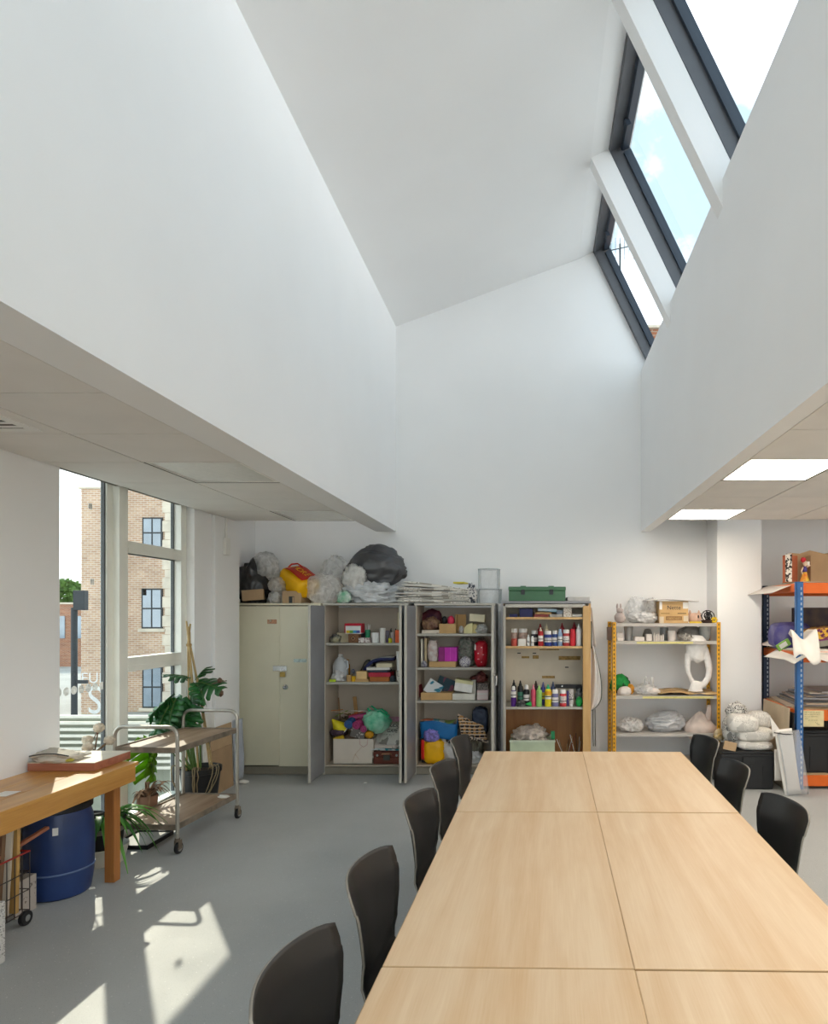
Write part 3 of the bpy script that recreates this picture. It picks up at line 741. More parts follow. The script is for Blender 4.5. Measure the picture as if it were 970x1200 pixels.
# open cabinets
c2, w2 = cabinet('steel_cabinet', 'open steel cabinet with white craft box and newspapers at its foot', -2.290, -1.375, 1.806, [1.404, 0.986], TAUPE)
d, m_ = swung_door(c2, -w2 + .012, -1, R(0.5), 0.03, 1.80)
d, m_ = swung_door(c2, w2 - .012, 1, R(2.5), 0.03, 1.80)
MB().cyl(m_ @ Vector((.010, -.40, 1.10)), m_ @ Vector((.016, -.40, 1.10)), .014).build('lock_barrel', CHROME, d)
c3, w3 = cabinet('steel_cabinet', 'open steel cabinet with red and magenta packs, behind the far chairs', -1.315, -0.452, 1.806, [1.504, 1.142, 0.788], TAUPE)
d, m_ = swung_door(c3, -w3 + .006, -1, R(-1.0), 0.03, 1.80)
d, m_ = swung_door(c3, w3 - .006, 1, R(1.0), 0.03, 1.80)
MB().tube([m_ @ Vector((.012, -.36, 1.09)), m_ @ Vector((.035, -.34, 1.09)), m_ @ Vector((.035, -.34, 1.00)), m_ @ Vector((.012, -.34, 0.99))], .007).build('handle', CHROME, d)
PEG = mat('cream_backboard', '#ded3c0', rough=0.7, var=0.04, scale=5)
c4, w4 = cabinet('wooden_cabinet', 'open cabinet of paint bottles with plywood side and grey metal front edge', -0.392, 0.565, 1.828, [1.68, 1.37, 0.72], PEG, side=DOORG, right_side=PLYW)
MB().box(w4 - .085, w4 - .022, -0.012, 0.012, 0, 1.80).build('front_stile', PLYW, c4, bevel=.003)
MB().box(-w4 + .022, -w4 + .05, -0.012, 0.012, 0, 1.80).build('front_stile', EDGEG, c4, bevel=.003)
MB().box(-w4 + .05, w4 - .085, -0.008, .012, 1.785, 1.82).build('front_rail', EDGEG, c4)
for z in (1.68, 1.37):
    MB().box(-w4 + .05, w4 - .085, -0.004, 0.02, z - 0.022, z + .001).build('shelf_edge', PLYW, c4)
MB().box(-w4 + .03, w4 - .03, CBK - CF - .016, CBK - CF - .0125, 0.1, 0.694).build('lower_back_board', wood_mat('brown_board', '#a9743f', '#8f5c2e', along='z'), c4)
SCAR = mat('peeled_scar', '#a98a55', rough=.9, var=.3, scale=40)
for (p0, p1, q0, q1) in ((654.5, 680, 769, 773.5), (635, 650, 792, 795), (611, 620, 769, 771.5), (624, 631, 768, 772), (632, 655, 760.5, 762)):
    a, b_ = X_(p0, 7.34) - .0865, X_(p1, 7.34) - .0865
    MB().box(a, b_, CBK - CF - .0155, CBK - CF - .011, Z_(q1, 7.34), Z_(q0, 7.34)).build('peeled_mark', SCAR, c4)
for p, q in ((608, 765.5), (626, 765.5), (664, 782), (637, 759)):
    a = X_(p, 7.34) - .0865; MB().box(a - .02, a + .02, CBK - CF - .0165, CBK - CF - .011, Z_(q + .6, 7.34), Z_(q - .6, 7.34)).build('slot', STEEL, c4)

# ================================================================ builders for the small things
def col(h, **k):
    kk = dict(rough=.55, var=.08, scale=14); kk.update(k)
    return mat('c_' + h + str(sorted(k.items())), h, **kk)
def boxi(name, label, cat, x0, x1, yt, Y, d, z, m, rz=0, b=.004, group=None, tilt=0, yb=None):
    """a box whose front face sits at depth Y between photograph columns x0..x1, standing at height z"""
    xa, xb = X_(x0, Y), X_(x1, Y); h = Z_(yt, Y) - z if yb is None else Z_(yt, Y) - Z_(yb, Y)
    w = (xb - xa) / 2
    mb = MB().box(-w, w, -d / 2, d / 2, 0, h)
    if tilt:
        mb.move(Matrix.Rotation(tilt, 4, 'Y')); lo = min(p[2] for p in mb.v); mb.move(Matrix.Translation((0, 0, -lo)))
    o = mb.build(name, m, None, bevel=b)
    o.location = ((xa + xb) / 2, Y + d / 2, z); o.rotation_euler = (0, 0, rz)
    o['dims'] = 0; del o['dims']
    return tag(o, label, cat, group)
def boxt(name, label, cat, x0, x1, yt, Y, d, z, rz=0, group=None):
    """empty + (half width, depth, height) for a box-like thing with parts"""
    xa, xb = X_(x0, Y), X_(x1, Y)
    t = thing(name, label, cat, ((xa + xb) / 2, Y + d / 2, z), rz, group)
    return t, (xb - xa) / 2, d / 2, Z_(yt, Y) - z
def lump(name, label, cat, x0, x1, y0, y1, Y, d, m, seed=0, amp=.15, freq=1.8, crease=.1, flat=.75, z=None, group=None, shape=None, sub=4, parent=None, grain=(1, 1, 1)):
    """a crumpled lump between photograph rows y0 (top) and y1, its middle at depth Y; z drops its underside on a surface"""
    xa, xb = X_(x0, Y), X_(x1, Y); zt = Z_(y0, Y); zb = Z_(y1, Y) if z is None else z
    mb = MB().blob((0, 0, 0), (1, 1, 1), seed, amp, freq, sub, crease, flat, shape, grain)
    lo = [min(p[i] for p in mb.v) for i in range(3)]; hi = [max(p[i] for p in mb.v) for i in range(3)]
    sc = [(xb - xa) / (hi[0] - lo[0]), d / (hi[1] - lo[1]), (zt - zb) / (hi[2] - lo[2])]
    mb.v = [((p[0] - (hi[0] + lo[0]) / 2) * sc[0], (p[1] - (hi[1] + lo[1]) / 2) * sc[1], (p[2] - lo[2]) * sc[2]) for p in mb.v]
    o = mb.build(name, m, parent, smooth='all')
    o.location = ((xa + xb) / 2, Y, zb)
    return tag(o, label, cat, group) if parent is None else o
def cyli(name, label, cat, x0, x1, yt, Y, z, m, group=None, prof=None, n=18):
    r = (X_(x1, Y) - X_(x0, Y)) / 2; h = Z_(yt, Y) - z
    pr = [(a * r, b * h) for a, b in (prof or [(.95, 0), (1, .04), (1, .94), (.96, 1)])]
    o = MB().lathe(pr, n).build(name, m, None, smooth=True); o.location = (X_((x0 + x1) / 2, Y), Y + r, z)
    return tag(o, label, cat, group)
def bottle(label, x0, x1, yt, Y, z, body, cap, lab=None, style='cone', group=None, name='paint_bottle', cat='bottle', l0=.25, l1=.55):
    r = (X_(x1, Y) - X_(x0, Y)) / 2; h = Z_(yt, Y) - z
    t = thing(name, label, cat, (X_((x0 + x1) / 2, Y), Y + r, z), rnd.uniform(0, 6), group)
    if style == 'cone':
        MB().lathe([(.93*r, 0), (r, .03*h), (r, .70*h), (.9*r, .76*h), (.5*r, .80*h)], 16).build('body', body, t, smooth=True)
        MB().lathe([(.55*r, .79*h), (.55*r, .85*h), (.36*r, .89*h), (.22*r, .98*h), (.15*r, h)], 12).build('cap', cap, t, smooth=True)
    elif style == 'flip':
        MB().lathe([(.93*r, 0), (r, .03*h), (r, .70*h), (.8*r, .78*h), (.62*r, .80*h)], 16).build('body', body, t, smooth=True)
        MB().lathe([(.66*r, .79*h), (.66*r, .93*h), (.5*r, h)], 14).build('cap', cap, t, smooth=True)
    elif style == 'tub':
        MB().lathe([(.95*r, 0), (r, .03*h), (r, .72*h), (.86*r, .78*h)], 18).build('body', body, t, smooth=True)
        MB().lathe([(.9*r, .77*h), (.9*r, .98*h), (.86*r, h)], 18).build('cap', cap, t, smooth=True)
    elif style == 'tube':
        MB().lathe([(.9*r, .14*h), (r, .3*h), (r, .9*h), (r, h)], 14).build('body', body, t, smooth=True)
        MB().lathe([(.7*r, 0), (.7*r, .14*h), (.4*r, .15*h)], 12).build('cap', cap, t, smooth=True)
    if lab:
        MB().lathe([(1.012*r, l0*h), (1.012*r, l1*h)], 16).build('label', lab, t, smooth=True)
        MB().lathe([(1.02*r, (l0+.1)*h), (1.02*r, (l0+.14)*h)], 16).build('label_stripe', STEEL, t, smooth=True)
    return t
CARD = mat('cardboard', '#b79a78', rough=.85, var=.06, scale=6)
CARD2 = mat('cardboard_tan', '#c4a06e', rough=.85, var=.08, scale=6)
PAPER = mat('paper_white', '#e4e1da', rough=.8, var=.05, scale=9)
CREAM = mat('cream_card', '#ded3b4', rough=.8, var=.05)
WPLA = mat('white_plastic', '#e6e6e4', rough=.4, var=.03)
BLK = mat('black_plastic', '#1b1b1d', rough=.45, var=.15)
BINBAG = mat('black_bin_bag', '#2e2e30', rough=.3, var=.3, scale=5, spec=.6)
GREYBAG = mat('grey_bin_bag', '#4a4a4d', rough=.3, var=.2, scale=4, spec=.55)
CLEAR = mat('clear_plastic_film', '#fafafa', rough=.25, var=.04, alpha=.40, spec=.5, transl=.5, avar=.12)
CLEARH = mat('hazy_plastic_film', '#fafafa', rough=.3, var=.03, alpha=.58, spec=.5, transl=.5, scale=9, avar=.14)
WBAG = mat('white_carrier_film', '#e6e4e2', rough=.4, var=.07, scale=8, transl=.25)
NEWS = print_mat('newsprint', '#e4e0d8', '#a29d96', pics='#b5aea5')
NEWSC = print_mat('newsprint_coarse', '#ddd9d2', '#4d4a48', scale=(34, 34, 34), thr=.56, patch=.25)
G = 'loose things on the '

# ---------------------------------------------------------------- on top of the cabinets (z = 1.83)
T0 = 1.831
def bagshape(pull):   # a bag gathered towards one point
    def f(p):
        k = max(0, p.dot(pull)); return p + pull * (k ** 3) * .35 - (p - pull * p.dot(pull)) * (k ** 2) * .45
    return f
lump('black_bag', 'black plastic sack slumped at the left end of the locker top', 'bag', 277.5, 318, 653, 705, 7.12, .34, BINBAG, 1, .22, 1.9, .22, .8, T0)
boxi('cardboard_box', 'flat brown cardboard box lying in the mouth of the black sack', 'box', 284, 308, 692, 6.89, .05, T0 + .02, CARD, rz=R(6), tilt=R(-5))
lump('clear_bag', 'clear plastic bag puffed up between the black sack and the yellow bag', 'bag', 293, 328, 646, 680, 7.15, .3, CLEARH, 2, .14, 1.3, .12, .9, grain=(1, 1, .4), sub=5)
lump('clear_bag', 'pale clear bag squashed under the front of the yellow bag', 'bag', 314, 336, 676, 693, 6.98, .16, CLEAR, 3, .2, 2.2, .2, .8)
lump('clear_bag', 'small clear bag wedged left of the brown smile box', 'bag', 314.5, 329, 691.5, 706, 6.95, .14, CLEARH, 31, .2, 2.2, .2, .8, T0)
t, w, d, h = boxt('parcel_box', 'brown parcel box with dark tape mark under the yellow bag', 'box', 330.5, 352.5, 692.5, 6.90, .3, T0)
MB().box(-w, w, -d, d, 0, h).build('body', CARD, t, bevel=.003)
MB().box(-.028, .028, -d - .0015, -d, 0, h * .55).build('tape', STEEL, t)
MB().box(w * .2 - .01, w * .2 + .005, -d - .002, -d, 0, h * .5).build('tape_mark', CARD, t)
# yellow carrier bag: a bulging squared sack lying on its side
YEL = mat('yellow_carrier', '#f2b705', rough=.4, var=.1, scale=5, bump=.25, bscale=14)
REDP = mat('red_print', '#c8321c', rough=.45, var=.1)
yb = thing('yellow_bag', 'yellow carrier bag with red lettering lying on the locker top', 'bag', (X_(350, 7.05), 7.07, T0 + .085), R(0))
def yshape(p):
    s = lambda v: math.copysign(abs(v) ** .55, v)
    return Vector((s(p.x), s(p.y), s(p.z)))
mtr = Matrix.Translation((0, 0, .15)) @ Matrix.Rotation(R(16), 4, 'Y') @ Matrix.Rotation(R(24), 4, 'X') @ Matrix.Rotation(R(-30), 4, 'Z')
mb = MB().blob((0, 0, 0), (.215, .15, .125), 11, .05, 2.0, 4, .05, None, yshape).move(mtr)
mb.build('sack', YEL, yb, smooth='all')
def ytop(u, v):
    return tuple(mtr @ Vector((-.13 + u * .31, -.11 + v * .21, .134 + .006 * math.sin(u * 7) + .003 * math.sin(v * 9 + u * 4) - .03 * abs(u - .5) ** 2 * 4 * .5)))
MB().sheet(ytop, 14, 8).build('printed_panel', REDP, yb, smooth='all', solid=.006)
for q in range(4):
    text_part('lettering', 'MORE'[q], .10, YEL, yb, mtr @ Vector((-.07 + q * .066, -.01, .1445)), (mtr.to_3x3().to_4x4() @ Matrix.Rotation(R(0), 4, 'X')).to_euler())
MB().tube([mtr @ Vector((-.16, -.04, .11)), mtr @ Vector((-.165, .0, .14)), mtr @ Vector((-.13, .05, .155)), mtr @ Vector((-.06, .07, .14))], .009, flat=.5).build('handle', REDP, yb, smooth=True)
lump('clear_bag', 'long clear bag hanging over the locker edge beside the open cabinet', 'bag', 356, 402, 672, 709, 6.99, .28, CLEARH, 4, .16, 1.2, .16, .85, T0, grain=(1.2, 1, .3), sub=5)
lump('clear_bag', 'tall hazy clear bag standing behind, between yellow and grey sacks', 'bag', 374, 412, 650, 705, 7.24, .2, CLEAR, 5, .14, 1.2, .13, .9, T0, grain=(1.2, 1, .3), sub=5)
lump('grey_sack', 'large shiny dark grey bin bag piled above the open cabinet', 'bag', 401, 477.5, 637, 690, 7.15, .38, GREYBAG, 16, .10, 1.5, .17, .95, None, shape=bagshape(Vector((-.92, -.2, -.33)).normalized()), grain=(.35, 1, 1), sub=5)
lump('clear_bag', 'crumpled white film bag spilling from the mouth of the grey sack', 'bag', 400, 430, 660, 691, 6.99, .16, mat('crumpled_white_film', '#cfcdc9', rough=.3, var=.14, scale=14, bump=.5, bscale=40), 7, .2, 2.6, .3, .9)
FILM = mat('grey_sheet_film', '#c4c6c8', rough=.22, var=.15, scale=12, bump=.25, bscale=30, spec=.8)
lump('plastic_sheeting', 'heap of crumpled grey plastic sheeting under the grey sack', 'sheeting', 392, 478, 676, 708, 7.08, .4, FILM, 8, .2, 2.0, .4, .6, T0, grain=(.6, 1, 1.5), sub=5)
lump('green_scrap', 'small green and white plastic scrap at the cabinet edge by the clear bag', 'scrap', 394, 412, 691, 705, 6.91, .05, col('#6fae8a', col2='#d8ded8'), 9, .25, 2.5, .3, .8, T0)
# newspapers: each folded paper is its own thing
rr = random.Random(5)
pal = [('#dedad0', 'pale'), ('#cfcac0', 'greyish'), ('#e2dfd8', 'white')]
zz = T0
paper_notes = ['lowest in the pile', 'second from the bottom of the pile', 'third from the bottom of the pile', 'fourth from the bottom of the pile', 'middle of the pile', 'sixth from the bottom of the pile',
               'third from the top of the pile', 'second from the top, slipped to the left', 'topmost, tilted down to the right']
def folded_paper(w, d, th, seed, m):
    def edge(a): return .006 * math.sin(a * 9 + seed)
    mb = MB()
    n = 12
    for k in range(3):
        z0 = k * th / 3
        def fn(u, v, z0=z0, k=k):
            x = (u - .5) * w; y = (v - .5) * d
            return (x, y + edge(u + k), z0 + .5 * th / 3 + .006 * math.sin(u * 5 + seed) * (1 if k else .4) + .010 * (abs(u - .5) * 2) ** 3 * math.sin(seed * 3 + k))
        mb.sheet(fn, n, 4)
    return mb
for k in range(9):
    th = .018
    o = folded_paper(.80 - .03 * (k % 3) - (.12 if k > 6 else 0), .34, th, k * 1.7, NEWS).build('newspaper', [NEWS, PAPER, NEWS, NEWS, PAPER, NEWS, NEWS, PAPER, NEWS][k], None, smooth=True, solid=.006)
    o.location = (X_(510, 7.08) + rr.uniform(-.03, .03), 7.09 + rr.uniform(-.02, .02), zz + .004)
    o.rotation_euler = (0, R(rr.uniform(-1, 1) + (0 if k < 5 else 2 + (k - 5) * 1.3)), R(rr.uniform(-6, 6)))
    zz += th + (.004 if k < 5 else .007)
    tag(o, 'folded newspaper above the open steel cabinets, ' + paper_notes[k], 'newspaper', 'newspapers piled on the cabinets')
boxi('magazine', 'yellow-edged magazine on top of the newspapers beside the clear tubs', 'magazine', 532, 545, 680.5, 7.0, .2, 2.045, col('#d9c944'), rz=R(-8), yb=682.5)
lump('crumpled_paper', 'crumpled dark and white paper at the right end of the newspaper pile', 'paper', 545, 559, 682, 705, 6.99, .14, print_mat('dark_news', '#c9c7c4', '#3d4450', scale=(30, 30, 30), thr=.5, patch=.2), 12, .25, 2.6, .3, .8, T0)
CTUB = mat('clear_tub', '#dfe4e6', rough=.08, var=.02, alpha=.22, spec=.8, avar=.04)
def tub(label, x0, x1, yt, yb_, Y, z):
    r = (X_(x1, Y) - X_(x0, Y)) / 2; h = Z_(yt, Y) - z
    o = thing('plastic_tub', label, 'tub', (X_((x0 + x1) / 2, Y), Y + r, z), 0, 'clear tubs on the cabinet')
    MB().lathe([(.0, 0), (.96 * r, .0), (r, .02 * h), (r, .97 * h), (1.03 * r, h)], 28).build('wall', CTUB, o, smooth=True)
    MB().lathe([(1.03 * r, h - .008), (1.04 * r, h - .002), (1.0 * r, h)], 28).build('rim', CTUB, o, smooth=True)
    return h
h1 = tub('lower of two round clear plastic tubs stacked on the cabinet', 557, 587, 690, 704, 7.0, T0)
tub('upper of two round clear plastic tubs stacked on the cabinet', 559, 585, 666, 690, 7.02, T0 + h1 + .003)
TG = mat('toolbox_green', '#3f6b4a', rough=.4, var=.08)
t, w, d, h = boxt('toolbox', 'dark green metal toolbox on top of the paint cabinet', 'toolbox', 596, 662.5, 687.5, 6.92, .22, 1.853)
MB().box(-w, w, -d, d, 0, h * .72).build('body', TG, t, bevel=.006)
MB().box(-w - .004, w + .004, -d - .004, d + .004, h * .72, h).build('lid', TG, t, bevel=.008)
for s_ in (-.5, .5):
    MB().box(s_ * w - .03, s_ * w + .03, -.03, .03, h, h + .012).build('handle_bracket', TG, t, bevel=.004)
    MB().box(s_ * w - .02, s_ * w + .02, -d - .012, -d, h * .45, h * .8).build('latch', STEEL, t, bevel=.002)
boxi('paper_sheaf', 'sheaf of grey papers beside the green toolbox', 'paper', 664, 690, 699.5, 6.93, .3, 1.853, col('#b9b6b3'), rz=R(3), b=.002)

# ---------------------------------------------------------------- first open cabinet: upper shelf
Y2 = 6.94
z = 1.405
g = 'craft bits on the top shelf of the first open cabinet'
lump('cloth_bundle', 'dark navy cloth bundle at the left of the top shelf', 'cloth', 386.5, 400, 742, 753, 7.0, .14, col('#33344a', col2='#b9b394', scale=9), 21, .25, 2.4, .3, .8, z)
boxi('paper_packet', 'cream paper packet behind the navy cloth bundle', 'packet', 394, 407.5, 741.5, 7.08, .12, z, CREAM, rz=R(8))
t, w, d, h = boxt('patterned_box', 'brown box with diamond pattern under the red-lidded tub', 'box', 408, 419.5, 743, Y2, .14, z)
MB().box(-w, w, -d, d, 0, h).build('body', col('#7d5538'), t, bevel=.003)
for k, (r_, m_) in enumerate(((.036, '#3d2a1f'), (.028, '#a87b55'), (.016, '#4b3324'))):
    MB().prism([(r_, 0), (0, r_), (-r_, 0), (0, -r_)], lambda u, v, q: (u, q, v + h / 2), -d - .001 * (k + 1), -d + .001).build('diamond', col(m_), t)
boxi('small_box', 'small black box beside the diamond-pattern box', 'box', 420, 427, 740, 7.06, .1, z, BLK)
t, w, d, h = boxt('sweet_tub', 'white tub with red lid and rainbow label on the top shelf', 'tub', 403.5, 423.5, 730.5, Y2, .13, z + h + .0)
t.location.z = 1.405 + Z_(743, Y2) - 1.405 + .001; h = Z_(730.5, Y2) - t.location.z
MB().box(-w * .93, w * .93, -d * .93, d * .93, 0, h * .78).build('body', WPLA, t, bevel=.006)
MB().box(-w, w, -d, d, h * .76, h).build('lid', col('#c4243a'), t, bevel=.006)
MB().box(-w, -w * .9, -d, d, h * .1, h * .8).box(w * .9, w, -d, d, h * .1, h * .8).build('trim', col('#c4243a'), t, bevel=.003)
for k, c_ in enumerate(('#d7b52c', '#6fae3c', '#3d8fb5', '#47569c')):
    MB().box(-w * .8 + k * w * .4, -w * .8 + (k + 1) * w * .4, -d * .93 - .002, -d * .93, h * .08, h * .34).build('label_band', col(c_), t)
boxi('tissue_box', 'small white box with dark speckles on the top shelf', 'box', 420, 432.5, 747.5, Y2 - .02, .1, z, col('#d9d3cf', col2='#7f5b5b', scale=60, lo=.5, hi=.6))
def cup_of(label, x0, x1, yt, Y, z, m, sticks, name='brush_cup', cat='cup', seed=0, hstick=.08, group=None, lean=.35):
    r = (X_(x1, Y) - X_(x0, Y)) / 2; h = Z_(yt, Y) - z
    t = thing(name, label, cat, (X_((x0 + x1) / 2, Y), Y + r, z), 0, group)
    MB().lathe([(0, .003), (.85 * r, 0), (r, h), (.93 * r, h), (.8 * r, .006), (0, .006)], 16).build('cup', m, t, smooth=True)
    q = random.Random(seed)
    for c_ in sticks:
        a = q.uniform(0, 6.3); l = h + hstick * q.uniform(.6, 1.2)
        MB().tube([(0.3 * r * math.cos(a), .3 * r * math.sin(a), .008), ((r * .7 + lean * hstick * q.random()) * math.cos(a), .5 * r * math.sin(a), l)], .0032, 6).build('stick', c_, t, smooth=True)
    return t
cup_of('green cup holding white brushes on the top shelf', 427, 433, 738, 7.0, z + .001, col('#2f8f66'), [WPLA] * 5, seed=3, hstick=.05)
cyli('tin', 'white tin with pale lid beside the white roll', 'tin', 434, 443, 741.5, Y2, z, WPLA)
cyli('paper_roll', 'tall white paper roll standing on the top shelf', 'roll', 444.2, 451, 736, Y2, z, PAPER)
cyli('glass_jar', 'small grey jar with purple lid behind the yellow pot', 'jar', 450.5, 455.5, 739, 7.04, z, col('#8b8690', col2='#5e4a74'))
cyli('small_pot', 'tiny yellow-green pot at the front of the top shelf', 'pot', 454.5, 459, 748, Y2 - .02, z, col('#c6c531'))
cup_of('grey plastic cup with black brush heads by the orange box', 456.5, 462.5, 741, 7.0, z + .001, col('#b9b4b0'), [BLK] * 5, seed=5, hstick=.04)
boxi('orange_box', 'bright orange box at the right end of the top shelf', 'box', 463, 471.5, 738.5, Y2, .12, z, col('#e0602f'))
boxi('board', 'narrow cream board standing behind the orange box', 'board', 465.5, 471.5, 717.5, 7.2, .015, z, CREAM)
# lower shelf
z = 0.987
jg = thing('plastic_jug', 'large translucent plastic jug with screw cap on the middle shelf', 'jug', (X_(399, 7.06), 7.06, z))
r_ = .082; hj = Z_(767, 7.0) - z
MB().lathe([(.9*r_, 0), (r_, .03), (r_, .6*hj), (.75*r_, .78*hj), (.3*r_, .9*hj)], 20).build('body', mat('jug_plastic', '#c3c6c9', rough=.3, var=.05), jg, smooth=True)
MB().lathe([(.3*r_, .89*hj), (.3*r_, hj)], 14).build('cap', WPLA, jg, smooth=True)
MB().tube([(.05, -.03, .78*hj), (.085, -.03, .74*hj), (.09, -.03, .5*hj), (.075, -.03, .42*hj)], .011).build('handle', mat('jug_plastic', '#c3c6c9'), jg, smooth=True)
bottle('amber bottle standing right behind the translucent jug', 402, 409, 773, 7.12, z, col('#b07a2c', rough=.2), col('#c08a35'), None, 'flip', name='glue_bottle')
lump('plastic_bag', 'small crumpled white bag in front of the translucent jug', 'bag', 387.5, 404, 785, 799, 6.97, .1, WBAG, 22, .2, 2.4, .28, .8, z)
boxi('highlighter_pack', 'lime green pack lying at the left front of the middle shelf', 'pack', 385.5, 393, 796.3, 6.915, .05, z, col('#b4cf2c'))
cyli('wooden_reel', 'tan wooden reel on the middle shelf left of a yellow reel', 'reel', 405, 410.8, 791.3, Y2, z, CARD2)
cyli('yellow_reel', 'bright yellow reel beside the stacked wooden boxes', 'reel', 411.2, 416, 792.5, Y2, z, col('#e0b01a'))
t = thing('scissors', 'pair of blue-handled scissors leaning behind the reels', 'scissors', (X_(412, 7.05), 7.05, z))
MB().tube([(-.01, 0, 0), (.012, 0.005, .085)], .006, flat=.3).build('blade', CHROME, t)
MB().tube([(.014 + .012*math.cos(a), .005, .105 + .018*math.sin(a)) for a in [q*PI/5 for q in range(11)]], .004).build('handle', col('#3d5d8f'), t)
boxi('camera_case', 'dark brown zipped case leaning on the middle shelf', 'case', 417.5, 428, 775, 7.1, .12, z, col('#3b2f28', col2='#5b5a50', scale=5), b=.02, tilt=R(28))
boxi('wooden_box', 'small pale wooden box, lower of two stacked', 'box', 416, 431.5, 796, Y2 - .02, .12, z, CARD2, b=.002)
boxi('wooden_box', 'small pale wooden box, upper of two stacked', 'box', 417.3, 429.8, 786.8, Y2, .1, Z_(796, Y2 - .02) + .001, mat('pale_wood', '#d9b780', rough=.6), b=.002)
boxi('flat_box', 'orange-brown flat box under the red one on the middle shelf', 'box', 433, 456, 793.2, Y2, .16, z, col('#a9662c'))
boxi('flat_box', 'crimson flat box on top of the orange-brown one', 'box', 431.5, 457.5, 788.3, Y2 - .01, .17, Z_(793.2, Y2) + .001, col('#b3263d'))
zb_ = Z_(788.3, Y2) + .002
for k, (p0, p1, yt, m_, lb) in enumerate(((430, 455, 785.4, 'blk', 'dark book at the bottom of the book stack on the crimson box'), (429, 456, 782.3, 'wht', 'white book in the middle of the stack on the crimson box'), (441, 459.5, 777.5, 'crm', 'thick cream book at the top of the stack on the crimson box'))):
    o = boxi('book', lb, 'book', p0, p1, yt, Y2 + .01, .15, zb_, {'blk': col('#3a4152'), 'wht': PAPER, 'crm': CREAM}[m_], rz=R((-4, 3, -2)[k]), b=.002, group='books on the crimson box')
    zb_ = Z_(yt, Y2 + .01) + .0012
fo = thing('folder', 'navy folder sagging over the stacked books on the middle shelf', 'folder', (X_(446, 7.16), 7.17, z))
def fold(u, v):
    x = -.165 + .33 * u; zz_ = .105 + .135 * (1 - math.exp(-u * 4.5)) + .006 * math.sin(v * 6 + u * 5)
    return (x, -.08 + .18 * v, zz_)
MB().sheet(fold, 16, 6).build('cover', col('#262d5c'), fo, smooth='all', solid=.034)
MB().sheet(lambda u, v: tuple(Vector(fold(.2 + .78 * u, .05 + .9 * v)) + Vector((0, 0, .0195))), 12, 4).build('page', PAPER, fo, smooth='all', solid=.004)
MB().box(-.15, .15, -.05, .06, 0, .10).build('stand_box', col('#5d5348'), fo)
lump('cable_coil', 'tangle of black cable beside the flat boxes', 'cable', 456.5, 464, 791, 799, 6.96, .1, col('#28313a', col2='#59636b', scale=40), 24, .3, 3.5, .5, .8, z)
boxi('printed_carton', 'white carton with black print at the right of the middle shelf', 'box', 464.5, 471.8, 786.5, Y2, .1, z, print_mat('black_print', '#d8d4c8', '#2d2b29', scale=(60, 60, 30), thr=.5, patch=.1))
cyli('plastic_beaker', 'white plastic beaker standing on the black-printed carton', 'beaker', 463, 472, 763.5, Y2, Z_(786.5, Y2) + .001, WPLA, prof=[(.72, 0), (.95, .9), (1, .92), (1, 1), (.92, 1)])
# foot of the cabinet
z = 0.101
cb = thing('craft_box', 'tall white card box of craft odds at the foot of the open cabinet', 'box', (X_(414, Y2), Y2 + .12, z))
xw = (X_(437.5, Y2) - X_(390.5, Y2)) / 2; hb = Z_(866, Y2) - z
MB().box(-xw, xw, -.12, -.114, 0, hb).box(-xw, xw, .114, .12, 0, hb).box(-xw, -xw + .006, -.114, .114, 0, hb).box(xw - .006, xw, -.114, .114, 0, hb).box(-xw, xw, -.12, .12, 0, .006).build('body', mat('white_card', '#ddd3c6', rough=.7, var=.03), cb)
MB().tube([(.07, -.123, hb), (.072, -.124, hb * .78), (.11, -.124, hb * .68), (.15, -.124, hb * .78), (.155, -.123, hb)], .002, 6).build('cord', col('#c98a8a'), cb)
MB().tube([(.09, -.123, hb * .68), (.02, -.124, hb * .4), (-.01, -.124, hb * .08)], .0016, 6).tube([(.02, -.124, hb * .4), (.06, -.124, hb * .2)], .0016, 6).build('cord', col('#c9a88a'), cb)
ztop = z + hb
lump('packing_paper', 'brown crumpled packing paper filling the white craft box', 'paper', 391.5, 436.5, 858, 880, 7.06, .2, col('#5a4438', col2='#8b7762'), 25, .2, 2, .2, .9)
co = thing('paper_cone', 'yellow paper cone with pale rim lying on the white craft box', 'cone', (X_(397, 6.98), 7.0, Z_(853, 6.98)))
mtc = Matrix.Rotation(R(-28), 4, 'Y')
MB().lathe([(.085, -.03), (.01, .135)], 20).move(mtc @ Matrix.Rotation(R(35), 4, 'X')).build('cone', col('#dccb1d'), co, smooth=True)
MB().lathe([(.088, -.032), (.088, -.022)], 20).move(mtc @ Matrix.Rotation(R(35), 4, 'X')).build('rim', PAPER, co, smooth=True)
boxi('yellow_packet', 'yellow packet poking out of the white craft box', 'packet', 392, 404, 857.5, 6.955, .04, z + .2, col('#d8b41b'), tilt=R(-18), yb=866)
o = lump('card_curl', 'curled dark purple card over the left rim of the craft box', 'card', 386.5, 406, 853, 862, 7.0, .2, col('#473443'), 26, .12, 1.6, .1, .9)
def roll(label, px, py, Y, r, l, m, ang=0, name='felt_roll', cat='roll', grp=None):
    c = at(px, py, Y); t = thing(name, label, cat, (c.x, c.y, c.z - r), 0, grp)
    dr_ = Vector((math.sin(ang), math.cos(ang), .12)).normalized()
    c0 = Vector((0, 0, r))
    MB().cyl(c0 - dr_ * .02, c0 + dr_ * l, r, n=20).build('roll', m, t, smooth=True)
    for k, q in enumerate((.72, .42, .18)):
        pts = []
        a_ = dr_.orthogonal().normalized(); b_ = dr_.cross(a_)
        for j in range(17): pts.append(c0 - dr_ * .021 + (a_ * math.cos(j * PI / 8) + b_ * math.sin(j * PI / 8)) * r * q)
        MB().tube(pts, .0018, 5).build('spiral_edge', col('#6b2f4f') if k % 2 == 0 else m, t)
    return t
